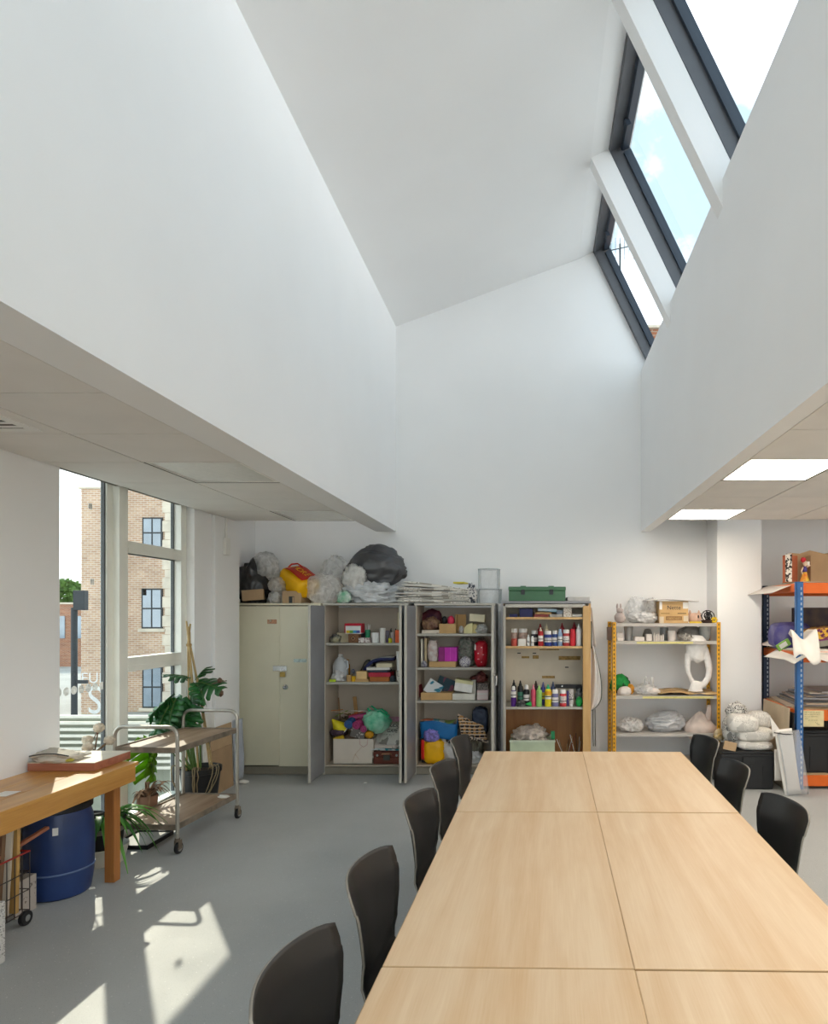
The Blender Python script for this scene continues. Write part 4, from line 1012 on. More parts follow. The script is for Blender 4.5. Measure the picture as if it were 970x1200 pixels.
roll('magenta felt roll, the larger one facing out of the craft box', 418, 849.5, 6.96, .043, .14, col('#b8457c'), R(10), grp='felt rolls in the craft box')
roll('magenta felt roll, the smaller one at the right of the larger', 426, 854, 6.94, .034, .12, col('#bb4a80'), R(-15), grp='felt rolls in the craft box')
roll('blue felt roll beside the yellow cone in the craft box', 408.5, 848.5, 6.97, .044, .12, col('#2a64a0'), R(0), grp='felt rolls in the craft box')
o = roll('long pink felt roll lying across behind the other rolls', 411, 841.5, 7.12, .032, .2, col('#b4487a'), R(70), grp='felt rolls in the craft box')
boxi('printed_packet', 'grey packet with white print in front of the felt rolls', 'packet', 409, 426, 855, 6.95, .03, z + .26, print_mat('grey_print', '#6f6a66', '#d5d0c5', scale=(60, 60, 60), thr=.55, patch=.3), tilt=R(14), yb=866)
lump('wool_ball', 'small orange-yellow wool ball on the craft box rim', 'wool', 427.5, 438, 856, 865, 6.96, .08, col('#d99a1c'), 27, .15, 3, .2, .9)
GRB = mat('green_carrier', '#55b78e', rough=.35, var=.25, scale=9, col2='#a9dcc2', bump=.4, bscale=25)
gb = thing('green_bag', 'knotted green carrier bag on top of the craft box', 'bag', (X_(441, 6.98), 7.0, Z_(858, 6.98)))
MB().blob((0, 0, .115), (.145, .11, .125), 28, .12, 2.2, 4, .16).build('sack', GRB, gb, smooth='all')
MB().tube([(-.05, -.02, .20), (-.09, -.03, .26), (-.05, -.03, .285), (0, -.02, .24), (.06, -.02, .25), (.12, -.03, .20)], .013, flat=.5).build('handle', col('#1fa573'), gb, smooth=True)
MB().tube([(-.03, -.05, .21), (.05, -.06, .235), (.13, -.05, .17)], .012, flat=.5).build('handle', col('#1fa573'), gb, smooth=True)
t = thing('stick', 'flat wooden stick leaning up behind the craft box', 'stick', (X_(423, 7.18), 7.18, z))
MB().box(-.02, .02, -.006, .006, 0, Z_(816, 7.18) - z, Matrix.Rotation(R(-6), 4, 'Y')).build('stick', col('#a87f4f'), t, bevel=.002)
t = thing('stick', 'thin twig leaning at the back left of the open cabinet', 'stick', (X_(398, 7.22), 7.24, z))
MB().tube([(0, 0, 0), (.0, 0, .4), (-.02, 0, Z_(818, 7.2) - z)], .008, 6).build('stick', col('#8a6a4a'), t)
rr = random.Random(9)
strip_cols = ['#b9743a', '#7f9a45', '#c9b59a', '#8a6a4a', '#b9462e', '#d8d0c0']
for k in range(6):
    p = at(392 + k * 6.5, 832 + (k * 5) % 8, 7.13); a = rr.uniform(-.4, .4); l = rr.uniform(.08, .13)
    cm = strip_cols[k]
    o = MB().box(-l, l, -.005, .005, -.004, .004).build('craft_stick', col(cm)); o.location = (p.x, p.y + rr.uniform(-.05, .05), p.z); o.rotation_euler = (0, a, rr.uniform(-.6, .6))
    nm = {'#b9743a': 'rust-brown', '#7f9a45': 'olive green', '#c9b59a': 'beige', '#8a6a4a': 'dull brown', '#b9462e': 'brick red', '#d8d0c0': 'off-white'}[cm]
    tag(o, nm + ' craft strip in the tangle behind the craft box', 'strip', 'craft strips behind the craft box')
lump('tangle_base', 'dark rummage of scraps behind the craft box', 'scraps', 389, 430, 833, 858, 7.2, .16, col('#4a3b33', col2='#8d7a5c', scale=30), 29, .25, 3, .3, .9, z)
sc_ = thing('suitcase', 'small brown suitcase under the newspapers in the open cabinet', 'suitcase', (X_(453, Y2), Y2 + .12, z))
ws = (X_(471, Y2) - X_(435, Y2)) / 2; hs_ = Z_(880.5, Y2) - z
SUIT = mat('suitcase_brown', '#6a3324', rough=.5, var=.15, scale=8)
MB().box(-ws, ws, -.12, .12, 0, hs_ * .55).build('body', SUIT, sc_, bevel=.01)
MB().box(-ws, ws, -.12, .12, hs_ * .56, hs_).build('lid', SUIT, sc_, bevel=.01)
MB().box(-.035, .035, -.127, -.12, hs_ * .3, hs_ * .72).build('lock_plate', col('#4a4a44', rough=.4), sc_, bevel=.002)
for s_ in (-.6, .65):
    MB().cyl((s_ * ws, -.12, hs_ * .7), (s_ * ws, -.128, hs_ * .7), .013, n=14).build('stud', CHROME, sc_)
MB().tube([(-.05, -.125, hs_ * .78), (-.04, -.145, hs_ * .84), (.04, -.145, hs_ * .84), (.05, -.125, hs_ * .78)], .006).build('handle', col('#b98a66'), sc_, smooth=True)
def tilted_paper(label, px, py, Y, w, d, m, ex, ez, z_, grp, seed=0):
    o = folded_paper(w, d, .016, seed, m).build('newspaper', m, None, smooth=True, solid=.005)
    c = at(px, py, Y); o.location = (c.x, c.y, z_); o.rotation_euler = ex if isinstance(ex, tuple) else (ex, 0, ez)
    return tag(o, label, 'newspaper', grp)
zs = z + hs_
gp = 'newspapers on the suitcase'
tilted_paper('folded paper with teal picture lying flat on the suitcase', 453, 878, 7.05, .30, .2, print_mat('teal_print', '#d5dcdc', '#3d8a94', scale=(10, 10, 10), thr=.5, patch=.2), 0.0, R(5), zs + .008, gp, 1)
tilted_paper('pale pink sheet newspaper tilted above the teal one', 453, 872, 7.07, .30, .22, print_mat('pink_print', '#ddd0c8', '#a59a94'), R(24), R(-8), zs + .075, gp, 2)
tilted_paper('white newspaper tilted in the middle of the suitcase pile', 456, 866, 7.09, .29, .24, PAPER, R(44), R(-10), zs + .125, gp, 3)
o = tilted_paper('grey newspaper with bold headline uppermost on the suitcase', 460, 862, 7.08, .24, .27, print_mat('grey_news', '#cfcac2', '#8f8a84', scale=(70, 70, 70), patch=.3, pics='#8d877f'), R(52), R(-18), zs + .165, gp, 4)
for k, s_ in enumerate(('SUDO', 'GAPE')):
    f = text_part('headline', s_, .055, BLK, o, (.0, .085 - k * .065, .024), (0, 0, 0)); f.name = 'headline'
MB().box(-.11, .11, .05, .11, .0175, .0195).build('masthead', PAPER, o)
MB().box(-.11, .11, -.015, .035, .0175, .0195).build('masthead', PAPER, o)
boxi('timber_strip', 'pale timber strip lying across behind the green bag', 'timber', 442, 471.5, 834, 7.2, .03, z + .2, PLYW, yb=838.5)
boxi('pink_paper', 'pale pink patterned paper standing behind the newspapers', 'paper', 450, 471.5, 840, 7.26, .01, z, col('#d3bcbc', col2='#b0628f', scale=7))
# ================================================================ second open cabinet (red and magenta packs)
z = 1.505
lump('cloth_heap', 'dark maroon and purple cloth at the back left of the top shelf', 'cloth', 493, 520, 713, 732, 7.24, .12, col('#3f2038', col2='#6d2f36', scale=8), 41, .15, 1.6, .15, .9, z)
lump('rag_heap', 'heap of brown and beige rags at the left of the top shelf', 'rags', 493, 517, 722, 739, 7.08, .2, col('#a8896a', col2='#6f4b41', scale=16), 42, .22, 2.2, .25, .85, z + .03)
boxi('paper_stack', 'stack of pale papers under the brown rags on the top shelf', 'papers', 493.5, 514, 738.5, 6.95, .25, z, print_mat('card_prints', '#d8cdbd', '#7d4a45', scale=(20, 20, 90), thr=.55, patch=.3), rz=R(3), b=.001)
def openbox(name, label, x0, x1, yt, Y, d, z, m, group=None, rz=0, th=.005, inner=None):
    xa, xb = X_(x0, Y), X_(x1, Y); w = (xb - xa) / 2; h = Z_(yt, Y) - z; d = d / 2
    t = thing(name, label, 'box', ((xa + xb) / 2, Y + d, z), rz, group)
    MB().box(-w, w, -d, -d + th, 0, h).build('side', m, t); MB().box(-w, w, d - th, d, 0, h).build('side', m, t)
    MB().box(-w, -w + th, -d + th, d - th, 0, h).build('side', m, t); MB().box(w - th, w, -d + th, d - th, 0, h).build('side', m, t)
    MB().box(-w + th, w - th, -d + th, d - th, 0, th).build('bottom', m, t)
    return t, w, d, h
t, w, d, h = openbox('cardboard_box', 'open tan cardboard box with a raised side flap on the top shelf', 514.5, 533.5, 731, 6.95, .2, z, CARD2)
hh = Z_(720, 6.95) - z
MB().box(w, w + .005, -d, d, 0, hh).build('flap', CARD2, t); MB().box(w + .005, w + .095, d - .03, d - .025, 0, hh).build('flap', CARD2, t)
o = lump('ball', 'black felt ball resting in the tan cardboard box', 'ball', 517.3, 524.2, 722, 732, 7.0, .07, BLK, 43, .03, 2, .02, 1, None)
o = lump('ball', 'shocking pink felt ball resting in the tan cardboard box', 'ball', 524.3, 532.5, 721.5, 733, 7.0, .08, col('#e03a5e'), 44, .04, 2, .03, 1, None)
t, w, d, h = boxt('card_box', 'pale yellow card box standing under the tilted cream one', 'box', 543.5, 553.5, 731, 6.95, .14, z)
MB().prism([(-w, 0), (w, 0), (w, h * 1.12), (-w * .1, h * .95), (-w, h * .62)], lambda u, v, q: (u, q, v), -d, d).build('body', col('#ddd29c'), t, bevel=.003)
MB().box(w, w + .05, -d * .4, d, 0, h * .95).build('side_panel', col('#cfc08a'), t, bevel=.003)
boxi('card_box', 'cream card box tilted on top of the yellow one', 'box', 549.5, 567.5, 721, 6.97, .14, Z_(731, 6.95) + .014, CREAM, tilt=R(5), yb=730)
lump('clear_bag', 'crumpled clear bag at the right end of the top shelf', 'bag', 556.5, 571.5, 731, 743, 6.98, .16, CLEARH, 45, .25, 2.4, .35, .8, z)
lump('clear_bag', 'small clear bag squeezed between tan and yellow boxes', 'bag', 537.5, 543.5, 733, 743, 6.97, .06, CLEARH, 46, .25, 2.4, .35, .8, z)
z = 1.143
for k, (p0, p1, yt, c_, lb) in enumerate(((493, 495.2, 749, '#cfc9bb', 'thin pale book'), (495.4, 497.2, 751, '#4d4742', 'dark thin book'), (497.4, 500, 748, '#c9b48f', 'tan book'))):
    boxi('book', lb + ' standing upright at the left end of the second shelf', 'book', p0, p1, yt, 6.97, .2, z, col(c_), b=.001, group='upright books')
boxi('card_tray', 'shallow tan card tray under the clear bag and magenta box', 'tray', 502.5, 534, 775.5, 6.93, .22, z, CARD2)
zt_ = Z_(775.5, 6.93) + .001
lump('clear_bag', 'clear bag of mixed coloured scraps on the tan card tray', 'bag', 501, 513.5, 750, 776, 6.99, .12, mat('scrap_bag', '#b39a92', rough=.25, var=.2, scale=22, col2='#c9c4c0', bump=.4, bscale=30), 47, .15, 1.8, .2, .9, zt_, shape=yshape)
t, w, d, h = boxt('magenta_box', 'shiny magenta gift box on the tan card tray', 'box', 513.6, 535.3, 758.5, 6.97, .13, zt_)
MB().box(-w, w, -d, d, 0, h).build('body', col('#c21fae', rough=.3), t, bevel=.004)
MB().box(-w, -w * .32, -d - .002, -d, .0, h).build('dark_face', col('#86116f', rough=.3), t)
MB().box(w * .28, w * .32, -d - .0015, -d, 0, h).build('fold', col('#e04fcf'), t)
lump('clear_bag', 'clear bag speckled with bright bits behind the white pack', 'bag', 536, 556, 746, 782, 7.14, .14, mat('speckled_film', '#c9c4ba', rough=.25, var=.2, scale=45, alpha=.5, avar=.15, col2='#93a396', transl=.3), 48, .18, 2.0, .3, .9, z, shape=yshape)
lump('bead_pack', 'white net pack of small beads on the second shelf', 'pack', 538, 552, 769, 782, 6.96, .1, mat('beads', '#d8d3d2', rough=.4, col2='#857e97', scale=90, lo=.48, hi=.56), 49, .1, 2, .1, .9, z)
rb = thing('red_bag', 'glossy red carrier bag with white print on the second shelf', 'bag', (X_(563.5, 7.0), 7.02, z))
RB = mat('red_carrier', '#c4162c', rough=.3, var=.25, scale=9, bump=.5, bscale=22, col2='#a00f22')
def rshape(p):
    s = lambda v: math.copysign(abs(v) ** .6, v); return Vector((s(p.x), s(p.y), s(p.z)))
wr = (X_(571.5, 7) - X_(555.5, 7)) / 2; hr = Z_(751, 7) - z
mb = MB().blob((0, 0, hr * .5), (wr * .92, .09, hr * .5), 50, .08, 2.2, 4, .14, None, rshape); mb.build('sack', RB, rb, smooth='all')
rr = random.Random(3)
for k in range(5):
    x_, z_ = rr.uniform(-.6, .6) * wr, rr.uniform(.15, .85) * hr
    MB().blob((x_, -.092, z_), (rr.uniform(.005, .012), .003, rr.uniform(.003, .008)), k, .3, 2, 2).build('print_mark', col('#e9b7bd'), rb)
lump('brown_pouch', 'brown pouch with white tag poking out above the red carrier bag', 'pouch', 557, 571.8, 746.5, 757, 7.1, .1, col('#5b3d35', col2='#8a7a70', scale=12), 51, .15, 2, .2, .9, z + .16)
boxi('label_strip', 'white strip standing at the left edge of the red carrier bag', 'strip', 555.8, 557.6, 746, 6.94, .02, z + .18, PAPER, yb=753)
lump('small_toys', 'white and dark trinkets at the left front of the second shelf', 'trinkets', 493, 501.5, 774, 783, 6.95, .08, col('#c9c4c6', col2='#4b4a63', scale=45), 52, .3, 3, .4, .8, z)
# third shelf
z = 0.789
def slab_book(name, label, px, py, Y, w, h, th, ang, lean, m, parent=None, rz=0, cat='book'):
    o = MB().box(-w / 2, w / 2, -th / 2, th / 2, 0, h).build(name, m, None, bevel=.0015)
    c = at(px, py, Y); o.location = c; o.rotation_euler = (lean, ang, rz)
    return tag(o, label, cat, None)
boxi('card_tray', 'low tan card tray under the slanting books on the third shelf', 'tray', 492.8, 529.5, 812, 6.93, .26, z, CARD2)
zt_ = Z_(812, 6.93) + .001
slab_book('book', 'dark red book leaning at the far left of the third shelf', 493.9, 816.5, 7.06, .10, .135, .016, R(-4), R(-8), col('#6b1f24'), rz=R(80))
slab_book('book', 'white and teal book slanting left on the third shelf', 503.5, 813.3, 6.99, .17, .15, .014, R(32), R(-6), print_mat('teal_book', '#d8dde0', '#2f7d96', scale=(8, 8, 8), thr=.5, patch=.3))
slab_book('book', 'dark teal picture book tilted in the middle of the third shelf', 517.5, 814, 7.08, .19, .19, .016, R(20), R(-10), print_mat('dark_book', '#2f4a55', '#7d4a5c', scale=(14, 14, 4), thr=.48, patch=.3, pics='#2f8a94'))
boxi('white_box', 'white card box under the tilted white and yellow one', 'box', 530, 556.5, 813, 6.94, .18, z, col('#d9d4c8'))
t, w, d, h = boxt('file_box', 'white box with yellow lid label tilted on the third shelf', 'box', 531.5, 552.5, 797.5, 6.96, .16, Z_(813, 6.94) + .018)
m_ = Matrix.Rotation(R(9), 4, 'Y')
MB().box(-w, w, -d, d, 0, h, m_).build('body', col('#e9e6e0'), t, bevel=.003)
MB().box(-w * 1.01, w * 1.01, -d * 1.01, d * 1.01, h * .72, h * 1.02, m_).build('lid', col('#d8d2a2'), t, bevel=.003)
boxi('file_box', 'grey-white carton end standing right of the tilted box', 'box', 552.5, 557.4, 797, 6.99, .18, z, col('#bdb8ae'))
boxi('pink_carton', 'white carton with faint pink band at the right of the third shelf', 'box', 558.7, 571.8, 809, 6.94, .18, z, mat('pink_band', '#d8d2cd', rough=.7, col2='#d7b0b2', scale=7, stretch=(.3, .3, 3)))
boxi('mesh_basket', 'grey woven basket on top of the pink-banded carton', 'basket', 558.9, 571.6, 801, 6.96, .16, Z_(809, 6.94) + .001, mat('woven_grey', '#8c837c', rough=.9, col2='#5f5752', scale=80, lo=.45, hi=.55))
lump('cloth_heap', 'dark red scarf heaped over the grey basket', 'cloth', 550, 572, 785.5, 801, 7.1, .18, col('#5a2a2f', col2='#7f4038', scale=12), 53, .22, 2, .25, .9, Z_(801, 6.96) + .001, shape=lambda p: Vector((p.x, p.y, p.z * (1 if p.z < 0 else max(.25, 1 - abs(p.x - .25))))))
# foot of the cabinet
z = 0.101
bb = thing('blue_bag', 'bright blue bag with papers in it, in the lower part of the cabinet', 'bag', (X_(515, 7.02), 7.06, z + .28))
BLU = mat('blue_bag_cloth', '#1668a6', rough=.5, var=.15, scale=6, bump=.2, bscale=18)
MB().sheet(lambda u, v: (.20 * (1 if False else 1) * (u - .5) * 2 * (.92 + .08 * v), -.12 - .02 * math.sin(u * PI), .17 * v + .02 * math.sin(u * 5)), 14, 6).build('front_panel', BLU, bb, smooth='all', solid=.006)
MB().sheet(lambda u, v: (.20 * (u - .5) * 2, -.12 + .24 * v, .01 * math.sin(u * 6)), 10, 4).build('base_panel', BLU, bb, smooth='all', solid=.006)
MB().sheet(lambda u, v: (.19 + .01 * v, -.12 + .24 * u, (.17 + .07 * math.exp(-((u - .4) / .2) ** 2)) * v), 8, 6).build('side_panel', BLU, bb, smooth='all', solid=.006)
MB().sheet(lambda u, v: (-.18 - .01 * v, -.12 + .24 * u, .14 * v), 8, 6).build('side_panel', BLU, bb, smooth='all', solid=.006)
for k, (c_, dx_, a_) in enumerate((('#c9d4cf', -.05, .1), ('#d57a5a', -.09, -.15), ('#5fa0b0', .03, .2), ('#8fae5c', .06, -.05))):
    p = MB().sheet(lambda u, v: ((u - .5) * .2 + dx_, -.10 + .18 * v, .155 + k * .006 + .025 * math.sin(u * 3 + k) * (1 - v * .4)), 6, 4).build('paper', col(c_), None, smooth=True, solid=.003)
    p.location = bb.location; p.rotation_euler = (0, 0, a_)
    tag(p, ['pale grey paper', 'coral pink paper', 'sea blue paper', 'leaf green paper'][k] + ' lying in the mouth of the blue bag', 'paper', 'papers in the blue bag')
    p.name = 'coloured_paper'
boxi('plinth_box', 'dark storage box carrying the blue bag inside the cabinet', 'box', 494, 541, 853.5, 7.02, .3, z, col('#3c3a3c'))
lump('wool_bundle', 'lilac crocheted wool bundle above the yellow carrier bag', 'wool', 496, 516.5, 853, 869, 6.94, .12, mat('lilac_wool', '#8f84cf', rough=.95, var=.35, scale=30, bump=1, bscale=90), 54, .18, 2.6, .2, .9)
yl = thing('yellow_bag', 'yellow carrier bag with red edge standing in the cabinet foot', 'bag', (X_(507.5, 6.93), 6.99, z))
hy = Z_(866, 6.93) - z
MB().blob((0, 0, hy * .5), (.118, .09, hy * .5), 55, .10, 2.2, 4, .14, None, rshape).build('sack', YEL, yl, smooth='all')
MB().sheet(lambda u, v: (-.125 + .035 * u, -.085 - .01 * u, .06 + .20 * v + .008 * math.sin(v * 8)), 3, 8).build('red_band', col('#d8261e'), yl, smooth=True, solid=.004)
lump('spotted_cloth', 'white cloth with black spots behind the far chair', 'cloth', 515, 531, 858, 872, 7.0, .12, mat('spots', '#d0cac6', rough=.9, col2='#241f22', scale=22, lo=.52, hi=.56), 56, .2, 2, .25, .9)
lump('white_bag', 'long white carrier bag beside the yellow bag in the cabinet', 'bag', 514, 538, 867, 905, 6.99, .14, WBAG, 57, .16, 1.6, .2, .9, z, shape=lambda p: Vector((p.x + .35 * (-p.z), p.y, p.z)))
lump('black_cloth', 'black cloth slumped in the cabinet between white bag and textiles', 'cloth', 527, 552, 850, 884, 7.1, .18, col('#1d1a1e', col2='#2f2430'), 58, .18, 1.8, .22, .9, z)
tx = thing('patterned_textile', 'folded textile with orange and black zigzag pattern in the cabinet', 'textile', (X_(556.5, 7.0), 7.05, Z_(862, 7.0)))
def zig():
    m = bpy.data.materials.new('kilim'); m.use_nodes = True; nt = m.node_tree; N = nt.nodes; L = nt.links; b = N['Principled BSDF']
    tc = N.new('ShaderNodeTexCoord'); mp = N.new('ShaderNodeMapping'); mp.inputs['Scale'].default_value = (26, 26, 26); mp.inputs['Rotation'].default_value = (0, R(45), 0)
    L.new(tc.outputs['Object'], mp.inputs[0]); ck = N.new('ShaderNodeTexChecker'); ck.inputs['Scale'].default_value = 1
    ck.inputs[1].default_value = (*srgb('#b98a55'), 1); ck.inputs[2].default_value = (*srgb('#2b2024'), 1); L.new(mp.outputs[0], ck.inputs[0])
    wv = N.new('ShaderNodeTexWave'); wv.bands_direction = 'Z'; wv.inputs['Scale'].default_value = 9; wv.inputs['Distortion'].default_value = .6; L.new(tc.outputs['Object'], wv.inputs[0])
    rp = N.new('ShaderNodeValToRGB'); rp.color_ramp.interpolation = 'CONSTANT'; e = rp.color_ramp.elements; e[0].color = (0, 0, 0, 1); e[1].position = .8; e[1].color = (1, 1, 1, 1)
    L.new(wv.outputs[1], rp.inputs[0]); mx = N.new('ShaderNodeMix'); mx.data_type = 'RGBA'; L.new(rp.outputs[0], mx.inputs[0]); L.new(ck.outputs[0], mx.inputs[6]); mx.inputs[7].default_value = (*srgb('#d9c6b0'), 1)
    L.new(mx.outputs[2], b.inputs['Base Color']); b.inputs['Roughness'].default_value = .95; return m
MB().sheet(lambda u, v: (-.14 + .28 * u - .05 * v, -.08 + .02 * math.sin(u * 8) * v, -.02 - .03 * u + .26 * v - .10 * u * v), 14, 12).build('cloth', zig(), tx, smooth='all', solid=.02)
MB().sheet(lambda u, v: (-.14 + .29 * u, -.12 - .01 * math.sin(u * 6), .0 - .07 * u + .03 * v), 10, 3).build('hem', mat('hem', '#d2c2ad', rough=.9, col2='#3b2c30', scale=55, lo=.48, hi=.54), tx, smooth=True, solid=.012)
lump('navy_cloth', 'dark navy cloth stuffed at the right of the patterned textile', 'cloth', 553, 572, 828, 856, 7.16, .18, col('#2f3850', col2='#4c566b', scale=14), 59, .18, 2, .3, .9, Z_(860, 7.16), shape=yshape, grain=(1, 1, .4))
lump('grey_knit', 'olive grey knitted cloth hanging under the patterned textile', 'cloth', 550, 567, 859, 881, 7.02, .14, mat('olive_knit', '#6f6a5c', rough=.95, var=.4, scale=24, stretch=(3, 3, .5), bump=.8, bscale=50), 60, .15, 2, .25, .9, z)
lump('white_sheet', 'white cloth sheet in the cabinet foot behind the table corner', 'cloth', 545, 568, 879, 908, 6.99, .18, WBAG, 61, .18, 1.8, .22, .9, z)
boxi('cardboard_piece', 'small flat cardboard piece above the lilac wool', 'cardboard', 508, 521.5, 854.5, 7.0, .02, .3, CARD, yb=858.5, tilt=R(4))

# ================================================================ paint cabinet
z = 1.681
NAVY = col('#262a5c')
boxi('navy_box', 'low navy box at the left end of the top shelf of paints', 'box', 596.5, 606, 719.5, 6.93, .14, z, NAVY)
boxi('navy_box', 'taller navy box second from the left above the paints', 'box', 608.5, 624, 713, 6.93, .14, z, NAVY)
boxi('flat_pack', 'maroon flat pack with white ends on the top shelf', 'pack', 625.5, 642.5, 720, 6.93, .14, z, col('#8d3f3c'))
boxi('flat_pack', 'tan flat pack lying on the maroon one', 'pack', 627, 646, 717.5, 6.95, .14, Z_(720, 6.93) + .001, CARD2)
boxi('flat_pack', 'grey flat pack right of the maroon one on the top shelf', 'pack', 644, 659, 719.8, 6.93, .14, z, col('#a9a7a4'))
boxi('blue_pack', 'white and light blue pack slanting on top of the flat packs', 'pack', 630, 652, 713.5, 6.94, .12, Z_(717.5, 6.95) + .001, mat('blue_white', '#dbe4ea', rough=.5, col2='#4a9cc4', scale=5, stretch=(1, 1, 6)), tilt=R(4), yb=717)
boxi('grey_pack', 'grey-blue pack beside the slanting blue pack', 'pack', 652, 659.5, 715, 6.96, .12, Z_(719.8, 6.93) + .001, col('#8f9cab'))
boxi('speckled_carton', 'tall white speckled carton on the top shelf of paints', 'carton', 660, 669.7, 709.3, 6.93, .12, z, mat('speck', '#dfdad2', rough=.7, col2='#b3a596', scale=70, lo=.5, hi=.58))
o = MB().cyl((-.05, 0, .016), (.055, 0, .016), .016, n=14).build('white_roll', PAPER, None, smooth=True); o.location = (X_(676, 6.95), 6.96, z); tag(o, 'small white roll lying at the right end of the top shelf', 'roll')
# upper row of paints
z = 1.371
YU = 6.95
gu = 'paints on the upper shelf of the paint cabinet'
BRN = mat('jar_contents', '#a98f83', rough=.25, var=.3, scale=25, spec=.7)
for p0, p1, lb, nm in ((598.3, 606.3, 'left glass jar of brown bits with white lid', 0), (606.8, 618, 'right, wider glass jar of brown bits with white lid', 1)):
    bottle(lb + ' on the paint shelf', p0, p1, 736.8, 7.02, z, BRN, WPLA, None, 'tub', gu, 'storage_jar', 'jar')
bottle('small coral red pot in front of the left glass jar', 598.7, 606, 748.5, 6.915, z, col('#c4584c'), col('#c4584c'), None, 'tub', gu, 'paint_pot', 'pot')
boxi('white_card', 'white card block in front of the right glass jar', 'card', 606.8, 616, 748.8, 6.915, .04, z, PAPER)
LW = print_mat('bottle_label', '#e2e0dc', '#8a8f9a', scale=(90, 90, 90), thr=.55, patch=.3)
bottle('narrow white bottle right of the glass jars', 617.2, 620.8, 744, 6.93, z, WPLA, WPLA, LW, 'flip', gu)
bottle('narrow white tube bottle with bare cap, second of two', 621.8, 625.6, 745.5, 6.915, z, WPLA, WPLA, LW, 'flip', gu)
bottle('black paint bottle with white cap on the upper shelf', 622, 630, 739, 7.01, z, col('#22222c'), WPLA, LW, 'tub', gu)
bottle('red paint bottle with white nozzle and printed label', 630.3, 636.4, 735, 6.93, z, col('#b52a30'), col('#ddd0c0'), LW, 'cone', gu)
bottle('dark red bottle with red spout behind the white-nozzled one', 629.8, 636, 730.8, 7.08, z, col('#8f1f26'), col('#a0252b'), None, 'cone', gu)
bottle('cream bottle with cone spout behind the wide navy pot', 637, 643.4, 731, 7.08, z, CREAM, CREAM, None, 'cone', gu)
bottle('wide navy paint pot with pale lid and label', 637.6, 646.6, 739.5, 6.93, z, col('#2b3c86'), WPLA, LW, 'tub', gu)
bottle('blue paint pot with white cap beside the wide navy one', 647, 653.2, 739, 6.95, z, col('#35508f'), WPLA, LW, 'tub', gu)
bottle('light blue paint bottle with rounded top on the upper shelf', 653.5, 659, 737, 6.94, z, col('#8fa9cc'), col('#9fb4d0'), LW, 'flip', gu)
bottle('red paint pot with white lid and large white label', 659.5, 667.5, 737.8, 6.93, z, col('#b43a3c'), WPLA, LW, 'tub', gu, l0=.2, l1=.6)
bottle('dark red spout bottle behind the white-lidded red pot', 655.5, 661.8, 730, 7.1, z, col('#94222b'), col('#94222b'), None, 'cone', gu)
bottle('plain bright red tall paint bottle without a label', 668, 674.4, 737, 6.93, z, col('#d62f3d'), col('#d62f3d'), None, 'tub', gu)
bottle('dark red spout bottle behind the plain bright red one', 669.8, 676, 729, 7.1, z, col('#8d1f2a'), col('#8d1f2a'), None, 'cone', gu)
bottle('tall white glue bottle with cone spout and black mark', 674.9, 681.6, 731, 6.93, z, WPLA, WPLA, None, 'cone', gu)
# lower row of paints
z = 0.721
gl = 'paints on the lower shelf of the paint cabinet'
bottle('purple-based bottle with white upper half at the left end', 598.3, 604.5, 804.5, 6.93, z, col('#4e1f7a'), WPLA, LW, 'flip', gl, l0=.45, l1=.75)
bottle('black bottle with spout behind the purple-based one', 598.7, 605, 797, 7.04, z, BLK, BLK, None, 'cone', gl)
bottle('black spout bottle with green and white label', 606, 613, 797.8, 6.99, z, BLK, BLK, col('#3f7a63'), 'cone', gl)
bottle('black pot bottle with white lid band and label', 613, 620.3, 803, 6.97, z, BLK, WPLA, LW, 'flip', gl)
lump('black_tool', 'black tool bits lying in front of the black bottles', 'tools', 604, 617, 820, 829, 6.925, .06, col('#2a2b2c', col2='#6f7270', scale=40), 62, .3, 3, .4, .7, z)
t = thing('green_scraper', 'bright green triangular scraper on the lower paint shelf', 'scraper', (X_(619, 6.92), 6.925, z))
MB().prism([(-.035, .03), (.03, .055), (.035, .0)], lambda u, v, q: (u, q, v), -.006, .006).build('blade', col('#25ad52'), t, bevel=.002)
MB().prism([(-.06, .012), (-.033, .034), (-.028, .028), (-.05, .002)], lambda u, v, q: (u, q, v), -.005, .005).build('handle', BLK, t)
bottle('pink paint bottle left of the light green one', 622, 627.6, 802.5, 6.93, z, col('#d1526a'), col('#d98a98'), None, 'cone', gl)
bottle('light green paint bottle with matching spout', 627.9, 635, 803.5, 6.92, z, col('#8fc26a'), col('#9fcf7a'), None, 'cone', gl)
bottle('black spout bottle behind the pink and green ones', 624.5, 631, 798, 7.06, z, col('#2b1d26'), col('#3d2a24'), None, 'cone', gl)
bottle('violet bottle with yellow label peeping past the green cap', 633.5, 639.2, 799.5, 7.06, z, col('#4b4a8f'), col('#555a94'), col('#d8c832'), 'cone', gl)
bottle('yellow paint bottle with green cap on the lower shelf', 638.2, 646, 802.5, 6.92, z, col('#e0cd22'), col('#2fae7c'), LW, 'cone', gl, l0=.34, l1=.5)
MB().lathe([(.0365, 0), (.0365, .04)], 16).build('orange_band', col('#e0a01f'), [o for o in bpy.data.objects if o.get('label', '').startswith('yellow paint bottle')][0], smooth=True).location = (0, 0, .125)
bottle('slate spout bottle with yellow label behind the yellow bottle', 645, 651, 799, 7.08, z, col('#4a5577'), col('#4a5577'), col('#c9b948'), 'cone', gl)
bottle('violet-grey paint pot with white lid and label', 646.4, 654.4, 808.5, 6.93, z, col('#6f6f9a'), WPLA, LW, 'tub', gl)
bottle('red paint pot with white lid on the lower shelf', 655.8, 663.8, 808.5, 6.93, z, col('#cf3a3f'), WPLA, LW, 'tub', gl, l0=.2, l1=.62)
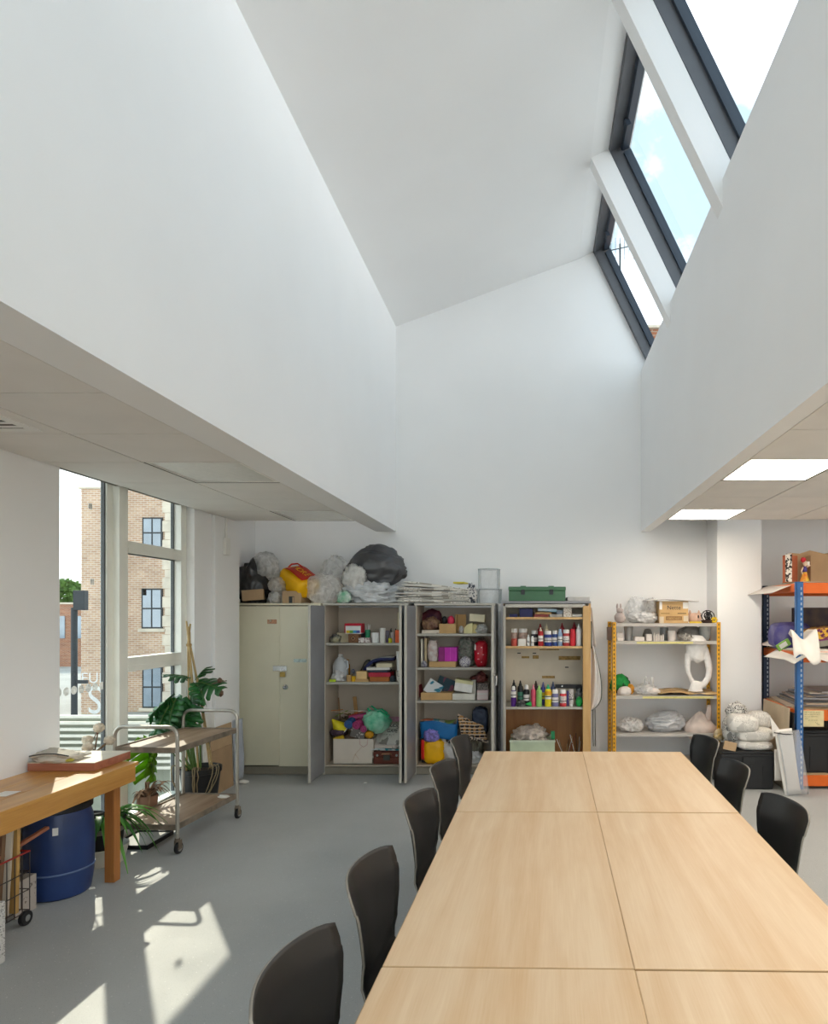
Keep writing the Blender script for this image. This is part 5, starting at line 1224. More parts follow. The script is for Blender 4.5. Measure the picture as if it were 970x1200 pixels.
bottle('white paint tube standing on its cap', 666.3, 672.4, 808, 6.93, z, col('#cdc7c4'), WPLA, print_mat('tube_label', '#d7d2cf', '#7f6f72', scale=(80, 80, 80), thr=.5, patch=.2), 'tube', gl, 'paint_tube', 'tube', .3, .8)
bottle('slender violet tube beside the white paint tube', 663.9, 666.6, 810, 6.97, z, col('#5d569a'), col('#5d569a'), None, 'tube', gl, 'paint_tube', 'tube')
hg = thing('hand_tool', 'black long-bodied hand tool resting above the red pot', 'tool', (X_(666, 7.1), 7.1, z))
MB().box(-.15, .145, -.012, .012, Z_(806.5, 7.1) - z, Z_(802, 7.1) - z, Matrix.Rotation(R(1), 4, 'Y')).build('tool_body', BLK, hg, bevel=.004)
MB().box(.08, .15, -.03, .03, 0, Z_(803, 7.1) - z).build('stand', BLK, hg, bevel=.01)
MB().cyl((-.07, -.013, Z_(804, 7.1) - z), (-.07, -.018, Z_(804, 7.1) - z), .008).build('knob', CHROME, hg)
lump('cable_coil', 'coil of black flex at the right end of the lower paint shelf', 'cable', 673, 682.6, 806, 822, 6.99, .08, col('#26282a', col2='#777b7c', scale=35), 63, .25, 3, .4, .9, z + .04)
lump('green_pot', 'bright green pot half hidden under the black flex', 'pot', 674.5, 682.6, 816, 829, 6.95, .07, col('#1fa04a'), 64, .1, 2, .05, .85, z)
# foot
z = 0.101
t, w, d, h = openbox('plastic_crate', 'pale green translucent bin with plastic sheeting at the cabinet foot', 597.5, 650, 867.5, 6.94, .34, z, mat('green_translucent', '#bccbb0', rough=.35, var=.06))
MB().box(-w - .006, w + .006, -d - .006, -d, h - .02, h).box(-w - .006, w + .006, d, d + .006, h - .02, h).build('rim', mat('green_rim', '#c9d4c0', rough=.4), t)
lump('plastic_sheeting', 'crumpled clear sheeting heaped in the pale green bin', 'sheeting', 598, 645, 848, 872, 7.08, .3, mat('beige_film', '#d6cbc2', rough=.28, var=.12, alpha=.6, scale=12, bump=.4, bscale=25), 65, .22, 2.2, .34, .85)
boxi('green_scrap', 'little green block on the rim of the pale green bin', 'block', 645.5, 650, 857, 7.0, .04, z + h, col('#2c8f5d'), yb=866)
st6 = [WPLA, CHROME, BLK, CARD2, CHROME, col('#8a3a30')]
cup_of('low cup of paint brushes in the cabinet, nearer the bin', 659, 667, 884, 7.1, z, col('#7a5c4c'), st6, seed=11, hstick=.17, lean=.5, group='brush cups')
cup_of('low cup of paint brushes in the cabinet, nearer the plywood side', 672, 681, 882, 7.1, z, col('#4c4644'), st6, seed=12, hstick=.19, lean=.4, group='brush cups')
# apron on the plywood side
ap = thing('apron', 'white apron with dark edging hanging on the plywood cabinet side', 'apron', (0.575, 7.10, 0))
APM = mat('apron_cloth', '#e4e0de', rough=.8, var=.06, scale=5)
APE = col('#2b3d36')
def apf(u, v):
    zt_, zb_ = Z_(757, 7.1), Z_(832, 7.1)
    wv = .035 + .085 * math.sin(min(1, v * 1.15) * PI * .62)
    if v > .8: wv *= max(.15, 1 - ((v - .8) / .2) ** 2 * .85)
    x = wv * u * 1.0 + .005
    return (x, -.02 + .03 * math.sin(u * 7 + v * 3) + .012 * math.sin(v * 9), zt_ + (zb_ - zt_) * v)
MB().sheet(apf, 14, 24).build('skirt', APM, ap, smooth='all', solid=.004)
MB().sheet(lambda u, v: (.008 + (.01 + .05 * v) * u, -.01 + .015 * math.sin(u * 5), Z_(712, 7.1) + (Z_(758, 7.1) - Z_(712, 7.1)) * v), 8, 10).build('bib', APM, ap, smooth='all', solid=.004)
MB().tube([apf(1, k / 24) for k in range(25)], .004, 6).build('edging', APE, ap, smooth=True)
MB().tube([apf(k / 10, 1) for k in range(11)], .004, 6).build('edging', APE, ap, smooth=True)
MB().box(.006, .016, -.03, -.02, Z_(760, 7.1), Z_(728, 7.1)).build('strap', APE, ap)
for k in range(2):
    MB().tube([(.03 + .022 * k, -.02, Z_(831, 7.1)), (.028 + .026 * k, -.018, Z_(850, 7.1)), (.034 + .022 * k, -.02, Z_(874, 7.1))], .0045, 6).build('tie', BLK, ap)

# ================================================================ yellow rack
RYF, RYB = 6.87, 7.33
rx0, rx1 = X_(719.5, RYF), X_(842, RYF)
RACKY = mat('rack_yellow', '#e2a41c', rough=.45, var=.05)
RSH = mat('rack_shelf_grey', '#b8b2ab', rough=.5, var=.05)
HOLE = mat('slot_dark', '#4b3a17', rough=.8)
rk = thing('shelving_rack', 'grey-shelved rack with yellow slotted uprights beside the apron', 'rack', (0, 0, 0))
def upright(x, y, ztop, m, holem, parent, w=.04, inward=1):
    p = MB().box(x - w / 2, x + w / 2, y, y + .004, 0, ztop).box(x - inward * w / 2, x - inward * (w / 2 - .004), y, y + .04, 0, ztop).build('upright', m, parent)
    h = MB(); zz_ = .06
    while zz_ < ztop - .03:
        h.box(x - .0055, x + .0055, y - .0012, y, zz_, zz_ + .022); zz_ += .045
    tag(h.build('slot_row', holem, p), kind='stuff')
    return p
zr = Z_(729, RYF)
upright(rx0, RYF, zr, RACKY, HOLE, rk, inward=1); upright(rx1, RYF, zr, RACKY, HOLE, rk, inward=-1)
upright(rx0, RYB - .04, zr, RACKY, HOLE, rk, inward=1); upright(rx1, RYB - .04, zr, RACKY, HOLE, rk, inward=-1)
RZS = [Z_(730.5, RYF), Z_(751.5, RYF), Z_(815.5, RYF), Z_(860, RYF), .12]
for z_ in RZS:
    MB().box(rx0 + .021, rx1 - .021, RYF + .006, RYB - .01, z_ - .004, z_).box(rx0 + .021, rx1 - .021, RYF + .004, RYF + .009, z_ - .032, z_).box(rx0 + .021, rx1 - .021, RYB - .014, RYB - .01, z_ - .032, z_).build('shelf', RSH, rk, bevel=.001)
YTAPE = mat('yellow_label_tape', '#d9cf8a', rough=.6, col2='#c9bd70', scale=20)
MB().box(X_(746, RYF), X_(812, RYF), RYF + .002, RYF + .004, RZS[1] - .026, RZS[1] - .006).build('shelf_label', YTAPE, rk)
MB().box(X_(753, RYF), X_(836, RYF), RYF + .002, RYF + .004, RZS[2] - .028, RZS[2] - .006).build('shelf_label', YTAPE, rk)
# top of the rack
z = RZS[0] + .001
PLAST = mat('plaster', '#dcd3cc', rough=.9, var=.06, scale=10, bump=.25, bscale=40)
rb_ = thing('rabbit_sculpture', 'small grey-pink papier-mache rabbit on top of the yellow rack', 'sculpture', (X_(726, 7.0), 7.0, z))
PMG = mat('papier_grey', '#b5a8a4', rough=.9, var=.12, scale=14, bump=.3, bscale=40)
mb = MB().blob((0, 0, .06), (.058, .05, .062), 70, .15, 2, 3).blob((.0, -.01, .135), (.036, .034, .034), 71, .15, 2, 3)
mb.build('body', PMG, rb_, smooth='all')
for s_ in (-1, 1): MB().blob((s_ * .018 - .008, 0, .178), (.012, .01, .035), 72, .1, 2, 3).build('ear', PMG, rb_, smooth='all')
lump('plastic_bag', 'white carrier bag over a pale sculpture on top of the rack', 'bag', 734, 772, 715, 729.5, 7.04, .26, WBAG, 73, .16, 1.8, .24, .85, z, sub=5)
lump('clear_bag', 'tall clear bag puffed up beside the lettered carton', 'bag', 731, 762, 698, 728, 7.12, .2, CLEARH, 74, .16, 1.6, .22, .9, z, grain=(1.2, 1, .4), sub=5)
lump('clear_bag', 'clear wrap bulging against the left side of the lettered carton', 'bag', 752, 774, 700, 722, 7.15, .16, CLEAR, 75, .16, 1.8, .2, .9)
t, w, d, h = boxt('carton', 'tan cardboard carton with dark lettering on top of the yellow rack', 'carton', 772.5, 806.5, 704.5, 6.92, .3, z)
MB().box(-w, w, -d, d, 0, h).build('body', CARD2, t, bevel=.003)
text_part('lettering', 'Nette', .062, STEEL, t, (-.0, -d - .0012, h * .70))
MB().box(-w * .55, w * .55, -d - .002, -d, h * .14, h * .31).build('printed_frame', col('#7d5a34'), t)
MB().box(-w * .5, w * .5, -d - .003, -d, h * .165, h * .285).build('printed_panel', col('#b08a58', col2='#8f6c40', scale=60), t)
MB().box(-w, -w * .82, -d - .002, -d, h * .62, h * .97).build('torn_patch', PAPER, t); MB().box(w * .62, w * .98, -d - .002, -d, h * .66, h * .95).build('torn_patch', PAPER, t)
MB().box(-w, -w * .7, -d - .0025, -d, 0, h * .3).build('tape', col('#cdbda4'), t); MB().box(w * .66, w, -d - .0025, -d, 0.02, h * .34).build('tape', col('#cdbda4'), t)
MB().box(-w * .9, -w * .3, -d - .002, -d, h * .42, h * .47).build('printed_line', col('#9a7b4c'), t); MB().box(w * .25, w * .85, -d - .002, -d, h * .42, h * .47).build('printed_line', col('#7b6440'), t)
o = MB().sheet(lambda u, v: ((u - .5) * .57, (v - .5) * .36, .012 * math.sin(u * 4) + .006 * (v - .5)), 12, 4).build('board', col('#c8c3bf'), None, smooth=True, solid=.008)
o.location = (X_(787, 6.9), 7.06, z + h + .008); tag(o, 'grey-white board lying flat across the lettered carton', 'board')
ms = thing('cat_mask', 'pink-beige card cat mask with pointed ears beside the carton', 'mask', (X_(813.5, 6.98), 6.98, z))
MB().blob((0, 0, .05), (.075, .06, .062), 76, .08, 1.6, 3, 0, .8).build('head', mat('mask_card', '#c3a28f', rough=.85, var=.08), ms, smooth='all')
for s_ in (-1, 1): MB().lathe([(.026, 0), (.004, .055)], 8, (s_ * .048, 0, .085)).build('ear', mat('mask_card', '#c3a28f'), ms)
MB().blob((.03, -.05, .07), (.008, .012, .02), 77, .1, 2, 2).build('eye', BLK, ms)
MB().box(-.07, .06, -.07, -.055, 0, .018).build('yellow_edge', col('#d0b030'), ms)
wm = thing('wire_heap', 'heap of black wire and tape on a brown dish at the rack end', 'wire', (X_(829.5, 7.0), 7.0, z))
MB().lathe([(0, 0), (.06, 0), (.085, .035), (.078, .035), (.055, .008), (0, .008)], 18).build('dish', col('#4b3a36'), wm, smooth=True)
rr = random.Random(4); mb = MB()
for k in range(11):
    a = rr.uniform(0, 6.3); b_ = rr.uniform(.04, .075); tl_ = rr.uniform(-.7, .7)
    rot = Matrix.Rotation(a, 3, 'Z') @ Matrix.Rotation(PI / 2 + tl_, 3, 'X')
    mb.tube([Vector((0, 0, .075)) + rot @ Vector((b_ * math.cos(q * PI / 7), b_ * math.sin(q * PI / 7), 0)) for q in range(15)], .004, 6)
tag(mb.build('wire_loops', BLK, wm, smooth=True), kind='stuff')
MB().lathe([(.016, 0), (.003, .07)], 8, (-.085, -.02, .04)).build('black_spike', BLK, wm)
fl = thing('yellow_flower', 'small yellow artificial flower in front of the black wire', 'flower', (X_(836.8, 6.93), 6.93, z))
for k in range(6):
    a = k * PI / 3; MB().blob((.022 * math.cos(a), 0, .035 + .022 * math.sin(a)), (.016, .008, .013), k, .1, 2, 2).build('petal', col('#e3bf1f'), fl, smooth='all')
MB().tube([(0, .004, 0), (0, .004, .035)], .004).build('stem', col('#4d6b33'), fl)
# second shelf: plaster pieces
z = RZS[1] + .001; yf = 6.93
boxi('brown_block', 'brown fabric-covered block behind the left yellow upright', 'block', 712, 722, 735, 7.14, .12, z, col('#8a6f62'))
boxi('plaster_block', 'pale plaster block, lowest at the left end of the plaster shelf', 'block', 723, 731, 747, yf, .12, z, PLAST, group='plaster blocks')
boxi('plaster_block', 'pale plaster block stacked on another at the left end', 'block', 722.5, 730.5, 741.5, yf + .01, .12, Z_(747, yf) + .001, PLAST, group='plaster blocks')
o = cyli('zinc_pot', 'grey zinc pot with band on the plaster shelf', 'pot', 731.5, 742.5, 734, 6.97, z, mat('zinc', '#a3a09c', rough=.5, metal=.5), prof=[(.8, 0), (.85, .5), (1, .9), (1.02, .94), (.95, 1)])
boxi('plaster_block', 'long low plaster block right of the zinc pot', 'block', 743.5, 755, 746.3, yf, .1, z, PLAST, group='plaster blocks')
boxi('plaster_block', 'square plaster block in the middle of the plaster shelf', 'block', 757, 764, 743, yf + .02, .08, z, PLAST, group='plaster blocks')
cyli('grey_bowl', 'upturned grey bowl behind the plaster pegs', 'bowl', 753.5, 766, 737, 7.12, z, col('#8f8882'), prof=[(1, 0), (.95, .5), (.6, .95), (.2, 1)])
for k, (px, yt) in enumerate(((766.6, 741), (769.2, 743), (771.7, 742), (774.5, 744.5), (777, 743.5))):
    cyli('plaster_peg', ['first plaster peg from the square block, the tallest', 'second plaster peg from the square block', 'third plaster peg from the square block, in the middle', 'fourth plaster peg from the square block, the shortest', 'fifth plaster peg, nearest the white cylinder'][k], 'peg', px - 1.1, px + 1.1, yt, yf, z, PLAST, group='plaster pegs', n=10, prof=[(1, 0), (1, .8), (.6, 1)])
cyli('glass_jar', 'greyish glass jar behind the white plaster cylinder', 'jar', 774, 784, 735.5, 7.08, z, col('#9a9a98', rough=.15))
cyli('plaster_cylinder', 'white plaster cylinder on the plaster shelf', 'cylinder', 783, 792.3, 739, yf, z, PLAST)
lump('plaster_fragments', 'foil and plaster fragments in a low heap beside the cylinder', 'fragments', 793, 812, 741, 752, 7.0, .2, mat('foil_bits', '#cfc8bf', rough=.4, col2='#8d857c', scale=28, bump=.6, bscale=40), 78, .3, 3, .45, .7, z)
lump('foil_pack', 'long grey foil pack slanting behind the fragments', 'pack', 793, 826, 733, 748, 7.16, .16, col('#9b948d'), 79, .15, 2, .15, .85, z)
cyli('glass_bowl', 'thick glass bowl above the white papier-mache loop', 'bowl', 820.5, 834.5, 734, 7.0, z, mat('bowl_glass', '#c9ccca', rough=.12, alpha=.6, spec=.8, avar=.05), prof=[(.55, 0), (.8, .12), (1, .5), (1, 1), (.92, 1), (.7, .2)])
# the big white papier-mache loop standing on the third shelf, in front of the second
z = RZS[2] + .001
lp = thing('loop_sculpture', 'white papier-mache loop sculpture with oval hole on the yellow rack', 'sculpture', (X_(822, 6.80), 6.80, 0))
lx = lambda px: X_(px, 6.80) - X_(822, 6.80)
lz = lambda py: Z_(py, 6.80)
def pm(pts, rads, sq=.75):
    mb = MB(); n = 14; vs = []; fs = []; k = len(pts)
    for i in range(k):
        p = Vector(pts[i]); d = (Vector(pts[min(i + 1, k - 1)]) - Vector(pts[max(0, i - 1)])).normalized()
        a = Vector((0, 1, 0)); b = d.cross(a).normalized()
        for q in range(n):
            t_ = 2 * PI * q / n; rr_ = rads[i] * (1 + .10 * noise.noise(Vector((q * 1.3, i * .8, rads[i] * 50))))
            vs.append(p + b * math.cos(t_) * rr_ + a * math.sin(t_) * rr_ * sq)
    for i in range(k - 1):
        for q in range(n):
            w_ = (q + 1) % n; fs.append((i*n+q, i*n+w_, (i+1)*n+w_, (i+1)*n+q))
    fs += [tuple(reversed(range(n))), tuple(range((k-1)*n, k*n))]
    return mb.add(vs, fs)
mb = pm([(lx(821.5), 0, lz(745)), (lx(821), 0, lz(750)), (lx(820.5), 0, lz(758)), (lx(820), 0, lz(766)), (lx(819), 0, lz(773)), (lx(817), 0, lz(776))], [.06, .105, .115, .105, .09, .05], .55)
q = pm([(lx(811.5), 0, lz(768)), (lx(810), 0, lz(776)), (lx(810), 0, lz(784)), (lx(811), 0, lz(790)), (lx(814), 0, lz(797)), (lx(818), 0, lz(804))], [.045, .034, .028, .024, .022, .03]); mb.add(q.v, q.f)
q = pm([(lx(829), 0, lz(758)), (lx(831.5), 0, lz(766)), (lx(834.5), 0, lz(776)), (lx(836.3), 0, lz(787)), (lx(835), 0, lz(796)), (lx(830.5), 0, lz(803)), (lx(824), 0, lz(806.5))], [.04, .043, .04, .036, .034, .034, .038]); mb.add(q.v, q.f)
q = pm([(lx(821.5), .0, lz(800)), (lx(821), .0, lz(805)), (lx(820), .0, lz(809)), (lx(820), .0, lz(812.5))], [.05, .065, .07, .085], .6); mb.add(q.v, q.f)
lpb = mb.build('body', mat('papier_white', '#e9e6e3', rough=.85, var=.07, scale=16, bump=.5, bscale=38), lp, smooth='all')
rm = lpb.modifiers.new('remesh', 'REMESH'); rm.mode = 'VOXEL'; rm.voxel_size = .009; rm.use_smooth_shade = True
lp.location = (X_(822, 6.80), 6.98, 0)
MB().box(lx(811), lx(831), -.055, .06, z - .0, z + .02).build('foot', mat('papier_white', '#e9e6e3'), lp, bevel=.006)
lump('green_black_cloth', 'green and black jersey bundled at the left of the third shelf', 'cloth', 714.5, 739, 789, 813, 7.1, .22, mat('green_black', '#1f8a40', rough=.8, col2='#16171a', scale=7, lo=.5, hi=.56), 80, .2, 2, .22, .85, z)
lump('plaster_dome', 'white rounded plaster dome on the third shelf beside the upright', 'dome', 723, 739.5, 804, 816, 6.95, .12, PLAST, 81, .08, 1.6, .05, .5, z)
lump('orange_foil', 'crumpled orange foil behind the white plaster dome', 'foil', 732, 743.5, 801, 815, 7.04, .1, col('#d0902f', rough=.35), 82, .25, 2.4, .35, .85, z)
kb = thing('knotted_bag', 'clear knotted bag with bow-like ears on the third shelf', 'bag', (X_(757, 7.0), 7.02, z))
MB().blob((0, 0, .05), (.125, .10, .055), 83, .16, 2, 4, .2, .85).build('sack', CLEARH, kb, smooth='all')
for s_ in (-1, 1): MB().blob((s_ * .035 + .03, -.03, .135), (.018, .03, .055), 84 + s_, .15, 2, 3, .15).build('bow_loop', CLEARH, kb, smooth='all')
MB().blob((.08, -.07, .035), (.06, .04, .035), 86, .15, 2, 3, .1).build('contents', PLAST, kb, smooth='all')
o = MB().sheet(lambda u, v: ((u - .5) * .64, (v - .5) * .36, .012 + .018 * noise.noise(Vector((u * 5, v * 4, 2))) * 1.5 + .012 * math.sin(u * 6)), 24, 10).build('brown_paper', col('#a98457', col2='#c4a878', scale=7), None, smooth=True, solid=.008)
o.location = (X_(807, 7.0) - .03, 7.06, z + .012); tag(o, 'rumpled brown paper sheets under the white loop sculpture', 'paper')
z = RZS[3] + .001
lump('plastic_bag', 'small pale bag with twisted neck at the left of the low shelf', 'bag', 723, 754, 839.5, 859, 7.02, .24, mat('bag_pale', '#dedbd8', rough=.32, var=.08, scale=8, transl=.25), 87, .14, 1.7, .28, .8, z, grain=(1.6, 1, .6), sub=5)
lump('plastic_bag', 'large long white plastic bag in the middle of the low shelf', 'bag', 755, 804, 832.5, 859, 7.06, .3, mat('bag_grey', '#d8d8da', rough=.32, var=.08, scale=6, transl=.25), 88, .12, 1.5, .26, .8, z, grain=(.7, 1, 1.6), sub=5, shape=lambda p: Vector((p.x, p.y, p.z * (1 if p.z < 0 else .55 + .45 * (p.x + 1) / 2))))
sp = thing('spout_sculpture', 'pink-white cone sculpture with upright spout on the low shelf', 'sculpture', (X_(821, 7.0), 7.04, z))
PKP = mat('pink_plaster', '#d9c8be', rough=.9, var=.08, scale=9, bump=.4, bscale=30)
MB().blob((0, 0, 0), (1, 1, 1), 89, .10, 2, 4, .08, .3, lambda p: Vector((p.x * .15 * (1.15 - .75 * max(0, p.z)), p.y * .12 * (1.1 - .7 * max(0, p.z)), p.z * .16))).move(Matrix.Translation((0, 0, .05))).build('body', PKP, sp, smooth='all')
pm([(.07, -.02, .06), (.085, -.02, .15), (.093, -.02, .22), (.092, -.02, .285)], [.05, .035, .028, .018]).build('spout', PKP, sp, smooth='all')

# ================================================================ blue and orange rack
BUP = mat('rack_blue', '#2a62a0', rough=.4, var=.06); BUD = mat('rack_navy', '#24344f', rough=.45)
ORB = mat('rack_orange', '#d9651c', rough=.45, var=.05); CHIP = mat('chipboard', '#c3a884', rough=.85, var=.12, scale=30)
SLOT = mat('slot_pale', '#b7c2cf', rough=.7)
BX0, BX1, BYF, BYB = X_(937, 6.31), 3.75, 6.31, 7.28
rk2 = thing('shelving_rack', 'heavy-duty rack with blue uprights and orange beams in the corner', 'rack', (0, 0, 0))
for x_, y_, m_ in ((BX0, BYF, BUP), (BX1, BYF, BUP), (BX0, BYB - .045, BUD), (BX1, BYB - .045, BUD)):
    sgn = 1 if x_ < 3 else -1
    p = MB().box(x_ - .034, x_ + .034, y_, y_ + .004, 0, 2.03).box(x_ - sgn * .034, x_ - sgn * .030, y_, y_ + .045, 0, 2.03).build('upright', m_, rk2)
    hb_ = MB(); zz_ = .05
    while zz_ < 2.0:
        hb_.box(x_ + .008, x_ + .020, y_ - .0014, y_, zz_, zz_ + .026); zz_ += .05
    tag(hb_.build('slot_row', SLOT, p), kind='stuff')
BZ = [2.02, 1.345, .775, .135]
for z_ in BZ:
    MB().box(BX0 + .034, BX1 - .034, BYF + .002, BYF + .03, z_ - .105, z_).build('beam', ORB, rk2, bevel=.003)
    MB().box(BX0 + .034, BX1 - .034, BYB - .03, BYB - .002, z_ - .105, z_).build('beam', ORB, rk2, bevel=.003)
    MB().box(BX0 - .03, BX0 - .005, BYF + .045, BYB - .045, z_ - .09, z_ - .005).build('beam', ORB, rk2, bevel=.003)
    MB().box(BX1 + .005, BX1 + .03, BYF + .045, BYB - .045, z_ - .09, z_ - .005).build('beam', ORB, rk2, bevel=.003)
    MB().box(BX0 - .0, BX1, BYF + .03, BYB - .03, z_ - .012, z_ + .002).build('deck_board', CHIP, rk2)
def curly(name, label, px, py, Y, w, d, m, fn, rz=0, group=None, cat='paper', z=None, nu=16, nv=10, th=.003):
    o = MB().sheet(lambda u, v: ((u - .5) * w, (v - .5) * d, fn(u, v)), nu, nv).build(name, m, None, smooth='all', solid=th)
    c = at(px, py, Y); o.location = (c.x, c.y, c.z if z is None else z); o.rotation_euler = (0, 0, rz)
    return tag(o, label, cat, group)
z = BZ[0] + .003
PG = mat('paper_grey', '#cfc7c0', rough=.75, var=.05)
curly('paper_sheet', 'large curled grey sheet drooping off the top of the blue rack', 0, 0, 6.8, .62, .72, PG, lambda u, v: .012 - .17 * max(0, .52 - u) ** 1.25 * 1.5, R(4), z=z).location = (BX0 + .06, 6.82, z)
curly('paper_sheet', 'dark-edged sheet lying under the diorama on the rack top', 0, 0, 6.8, .8, .6, col('#a9a39d'), lambda u, v: .006 + .003 * math.sin(u * 7), R(-3), z=z).location = (BX0 + .55, 6.72, z)
dm = thing('diorama_box', 'open cardboard diorama with rust-red wall on top of the rack', 'diorama', (X_(955, 6.62), 6.75, z + .022))
dw = .26; dh = .29
MB().box(-.235, -.228, -.12, .13, 0, dh).build('side_wall', col('#b5603c'), dm)
MB().box(-.228, -.08, .12, .128, 0, dh).build('back_wall', col('#c06a42'), dm)
MB().box(-.08, .30, .12, .128, 0, dh).build('back_wall', CARD, dm)
MB().box(.0, .006, -.02, .12, 0, dh * .97).build('divider', CARD, dm)
MB().box(-.30, -.235, -.122, -.112, 0, dh).build('printed_flap', mat('leopard', '#e2ddd6', rough=.7, col2='#2c2724', scale=38, lo=.5, hi=.54), dm)
MB().box(-.24, .30, -.12, .13, -.006, 0).build('floor_panel', CARD, dm)
MB().prism([(-.235, 0), (.30, 0), (.30, .04), (.2, .02), (.05, .055), (-.06, .02), (-.16, .03)], lambda u, v, q: (u, q, dh + v), .115, .121).build('torn_edge', CARD, dm)
fg = thing('paper_figure', 'small red-haired paper figure standing in the diorama', 'figure', (X_(944.5, 6.62), 6.66, z + .0225))
MB().lathe([(.05, 0), (.03, .06), (.022, .10)], 12).build('skirt', col('#d9742a', col2='#d8c23a', scale=20), fg, smooth=True)
MB().blob((.0, 0, .125), (.026, .02, .035), 90, .1, 2, 3).build('torso', col('#4a3f8a'), fg, smooth='all')
MB().blob((.005, 0, .19), (.022, .02, .03), 91, .08, 2, 3).build('head', col('#dcc3ae'), fg, smooth='all')
MB().blob((-.012, 0, .225), (.026, .022, .026), 92, .2, 3, 3, .2).build('hair', col('#c8293a'), fg, smooth='all')
MB().tube([(-.02, -.01, .15), (-.04, -.02, .11), (-.035, -.03, .08)], .007).build('arm', col('#dcc3ae'), fg, smooth=True); MB().tube([(.02, -.01, .15), (.05, -.02, .17)], .007).build('arm', col('#dcc3ae'), fg, smooth=True)
MB().box(.02, .05, -.005, .002, .17, .21).build('white_card', PAPER, fg)
# second deck
z = BZ[1] + .003
WPAP = mat('sketch_paper', '#e6e1da', rough=.75, var=.03)
curly('paper_sheet', 'white drawing paper hanging over the left edge of the second deck', 0, 0, 6.6, .46, .6, WPAP, lambda u, v: .01 - .22 * max(0, .45 - u) ** 1.2 * 1.2 - .10 * max(0, .3 - v), R(8), z=z).location = (BX0 + .10, 6.56, z + .005)
curly('paper_sheet', 'crumpled white paper wrapped round the blue upright', 0, 0, 6.3, .24, .32, WPAP, lambda u, v: .14 * math.sin(min(1, v * 1.4) * PI * .6) - .16 * max(0, .6 - v) + .05 * math.sin(u * 6 + v * 3), R(-12), z=z, nu=14, nv=14).location = (BX0 + .03, 6.28, z + .03)
curly('paper_sheet', 'white paper flopping over the front beam at the frame edge', 0, 0, 6.3, .46, .5, WPAP, lambda u, v: .012 - .42 * max(0, .42 - v) ** 1.1 * (.5 + u), R(-5), z=z).location = (BX0 + .38, 6.40, z + .004)
curly('paper_sheet', 'rolled grey paper at the back left of the second deck', 0, 0, 7, .3, .3, PG, lambda u, v: .02 + .10 * math.sin(u * PI) * (1 - v * .5), R(10), z=z).location = (BX0 + .06, 7.02, z + .004)
vb = thing('violet_bag', 'deep violet carrier bag slumped on the second deck', 'bag', (BX0 + .12, 6.86, z))
MB().blob((0, 0, .13), (.2, .17, .15), 93, .10, 1.6, 4, .12, .85, yshape).build('sack', mat('violet_bag', '#3a357f', rough=.4, var=.2, scale=6, col2='#6a6790'), vb, smooth='all')
t = thing('green_packet', 'white and green packet leaning against the blue upright', 'packet', (BX0 - .10, 6.42, z + .03))
MB().box(-.07, .07, -.01, .01, 0, .07, Matrix.Rotation(R(-32), 4, 'Y')).build('sleeve', col('#7fb04a'), t, bevel=.003); MB().box(-.045, .035, -.013, .0, .012, .058, Matrix.Rotation(R(-32), 4, 'Y')).build('label', PAPER, t)
t = thing('kantha_box', 'box wrapped in gold and purple patterned cloth on the second deck', 'box', (BX0 + .36, 6.60, z + .01), R(0))
PATC = mat('gold_purple', '#d0a53c', rough=.8, col2='#5e2348', scale=30, lo=.47, hi=.53)
m_ = Matrix.Rotation(R(-7), 4, 'Y')
MB().box(-.25, .5, -.16, .2, .04, .10, m_).build('grey_base', col('#8b8b7d'), t, bevel=.005)
MB().box(-.25, .5, -.165, .2, .10, .22, m_).build('patterned_lid', PATC, t, bevel=.005)
MB().box(-.25, .5, -.167, -.163, .10, .116, m_).build('purple_band', col('#6d2562'), t)
MB().box(-.262, -.25, -.165, .2, .04, .21, m_).build('dark_end', BLK, t)
boxi('storage_box', 'dark brown box at the back of the second deck above the patterned cloth', 'box', 938, 990, 712, 6.95, .25, z, col('#55463d', col2='#3b2f3a', scale=10))
# third deck: flat folders
z = BZ[2] + .003
fc = ['#b9a896', '#8f8c8c', '#c9b7a1', '#5d5a5b', '#c2b2a8', '#a5a3a6', '#b8a08a', '#7f8088', '#cdbfae', '#b1aaa8']
ord_ = ['lowest', 'second from the bottom', 'third from the bottom', 'fourth from the bottom', 'fifth from the bottom', 'fifth from the top', 'fourth from the top', 'third from the top', 'second from the top', 'topmost']
cn = ['tan', 'mid grey', 'beige', 'dark grey', 'pinkish beige', 'blue-grey', 'brown', 'slate', 'cream', 'pale grey']
zz = z; rr = random.Random(8)
for k in range(10):
    ww = .95 - k * .035; th = .014
    o = MB().box(-ww / 2, ww / 2, -.36 + .01 * k, .36 - .012 * k, 0, th).build('portfolio', col(fc[k]), None, bevel=.002)
    o.location = (BX0 + .48 + rr.uniform(-.03, .05) + .012 * k, 6.80 + rr.uniform(-.02, .03), zz); o.rotation_euler = (0, 0, R(rr.uniform(-9, 7)))
    zz += th + .0015; tag(o, cn[k] + ' flat portfolio, ' + ord_[k] + ' in the stack on the third deck', 'portfolio', 'portfolios stacked on the blue rack')
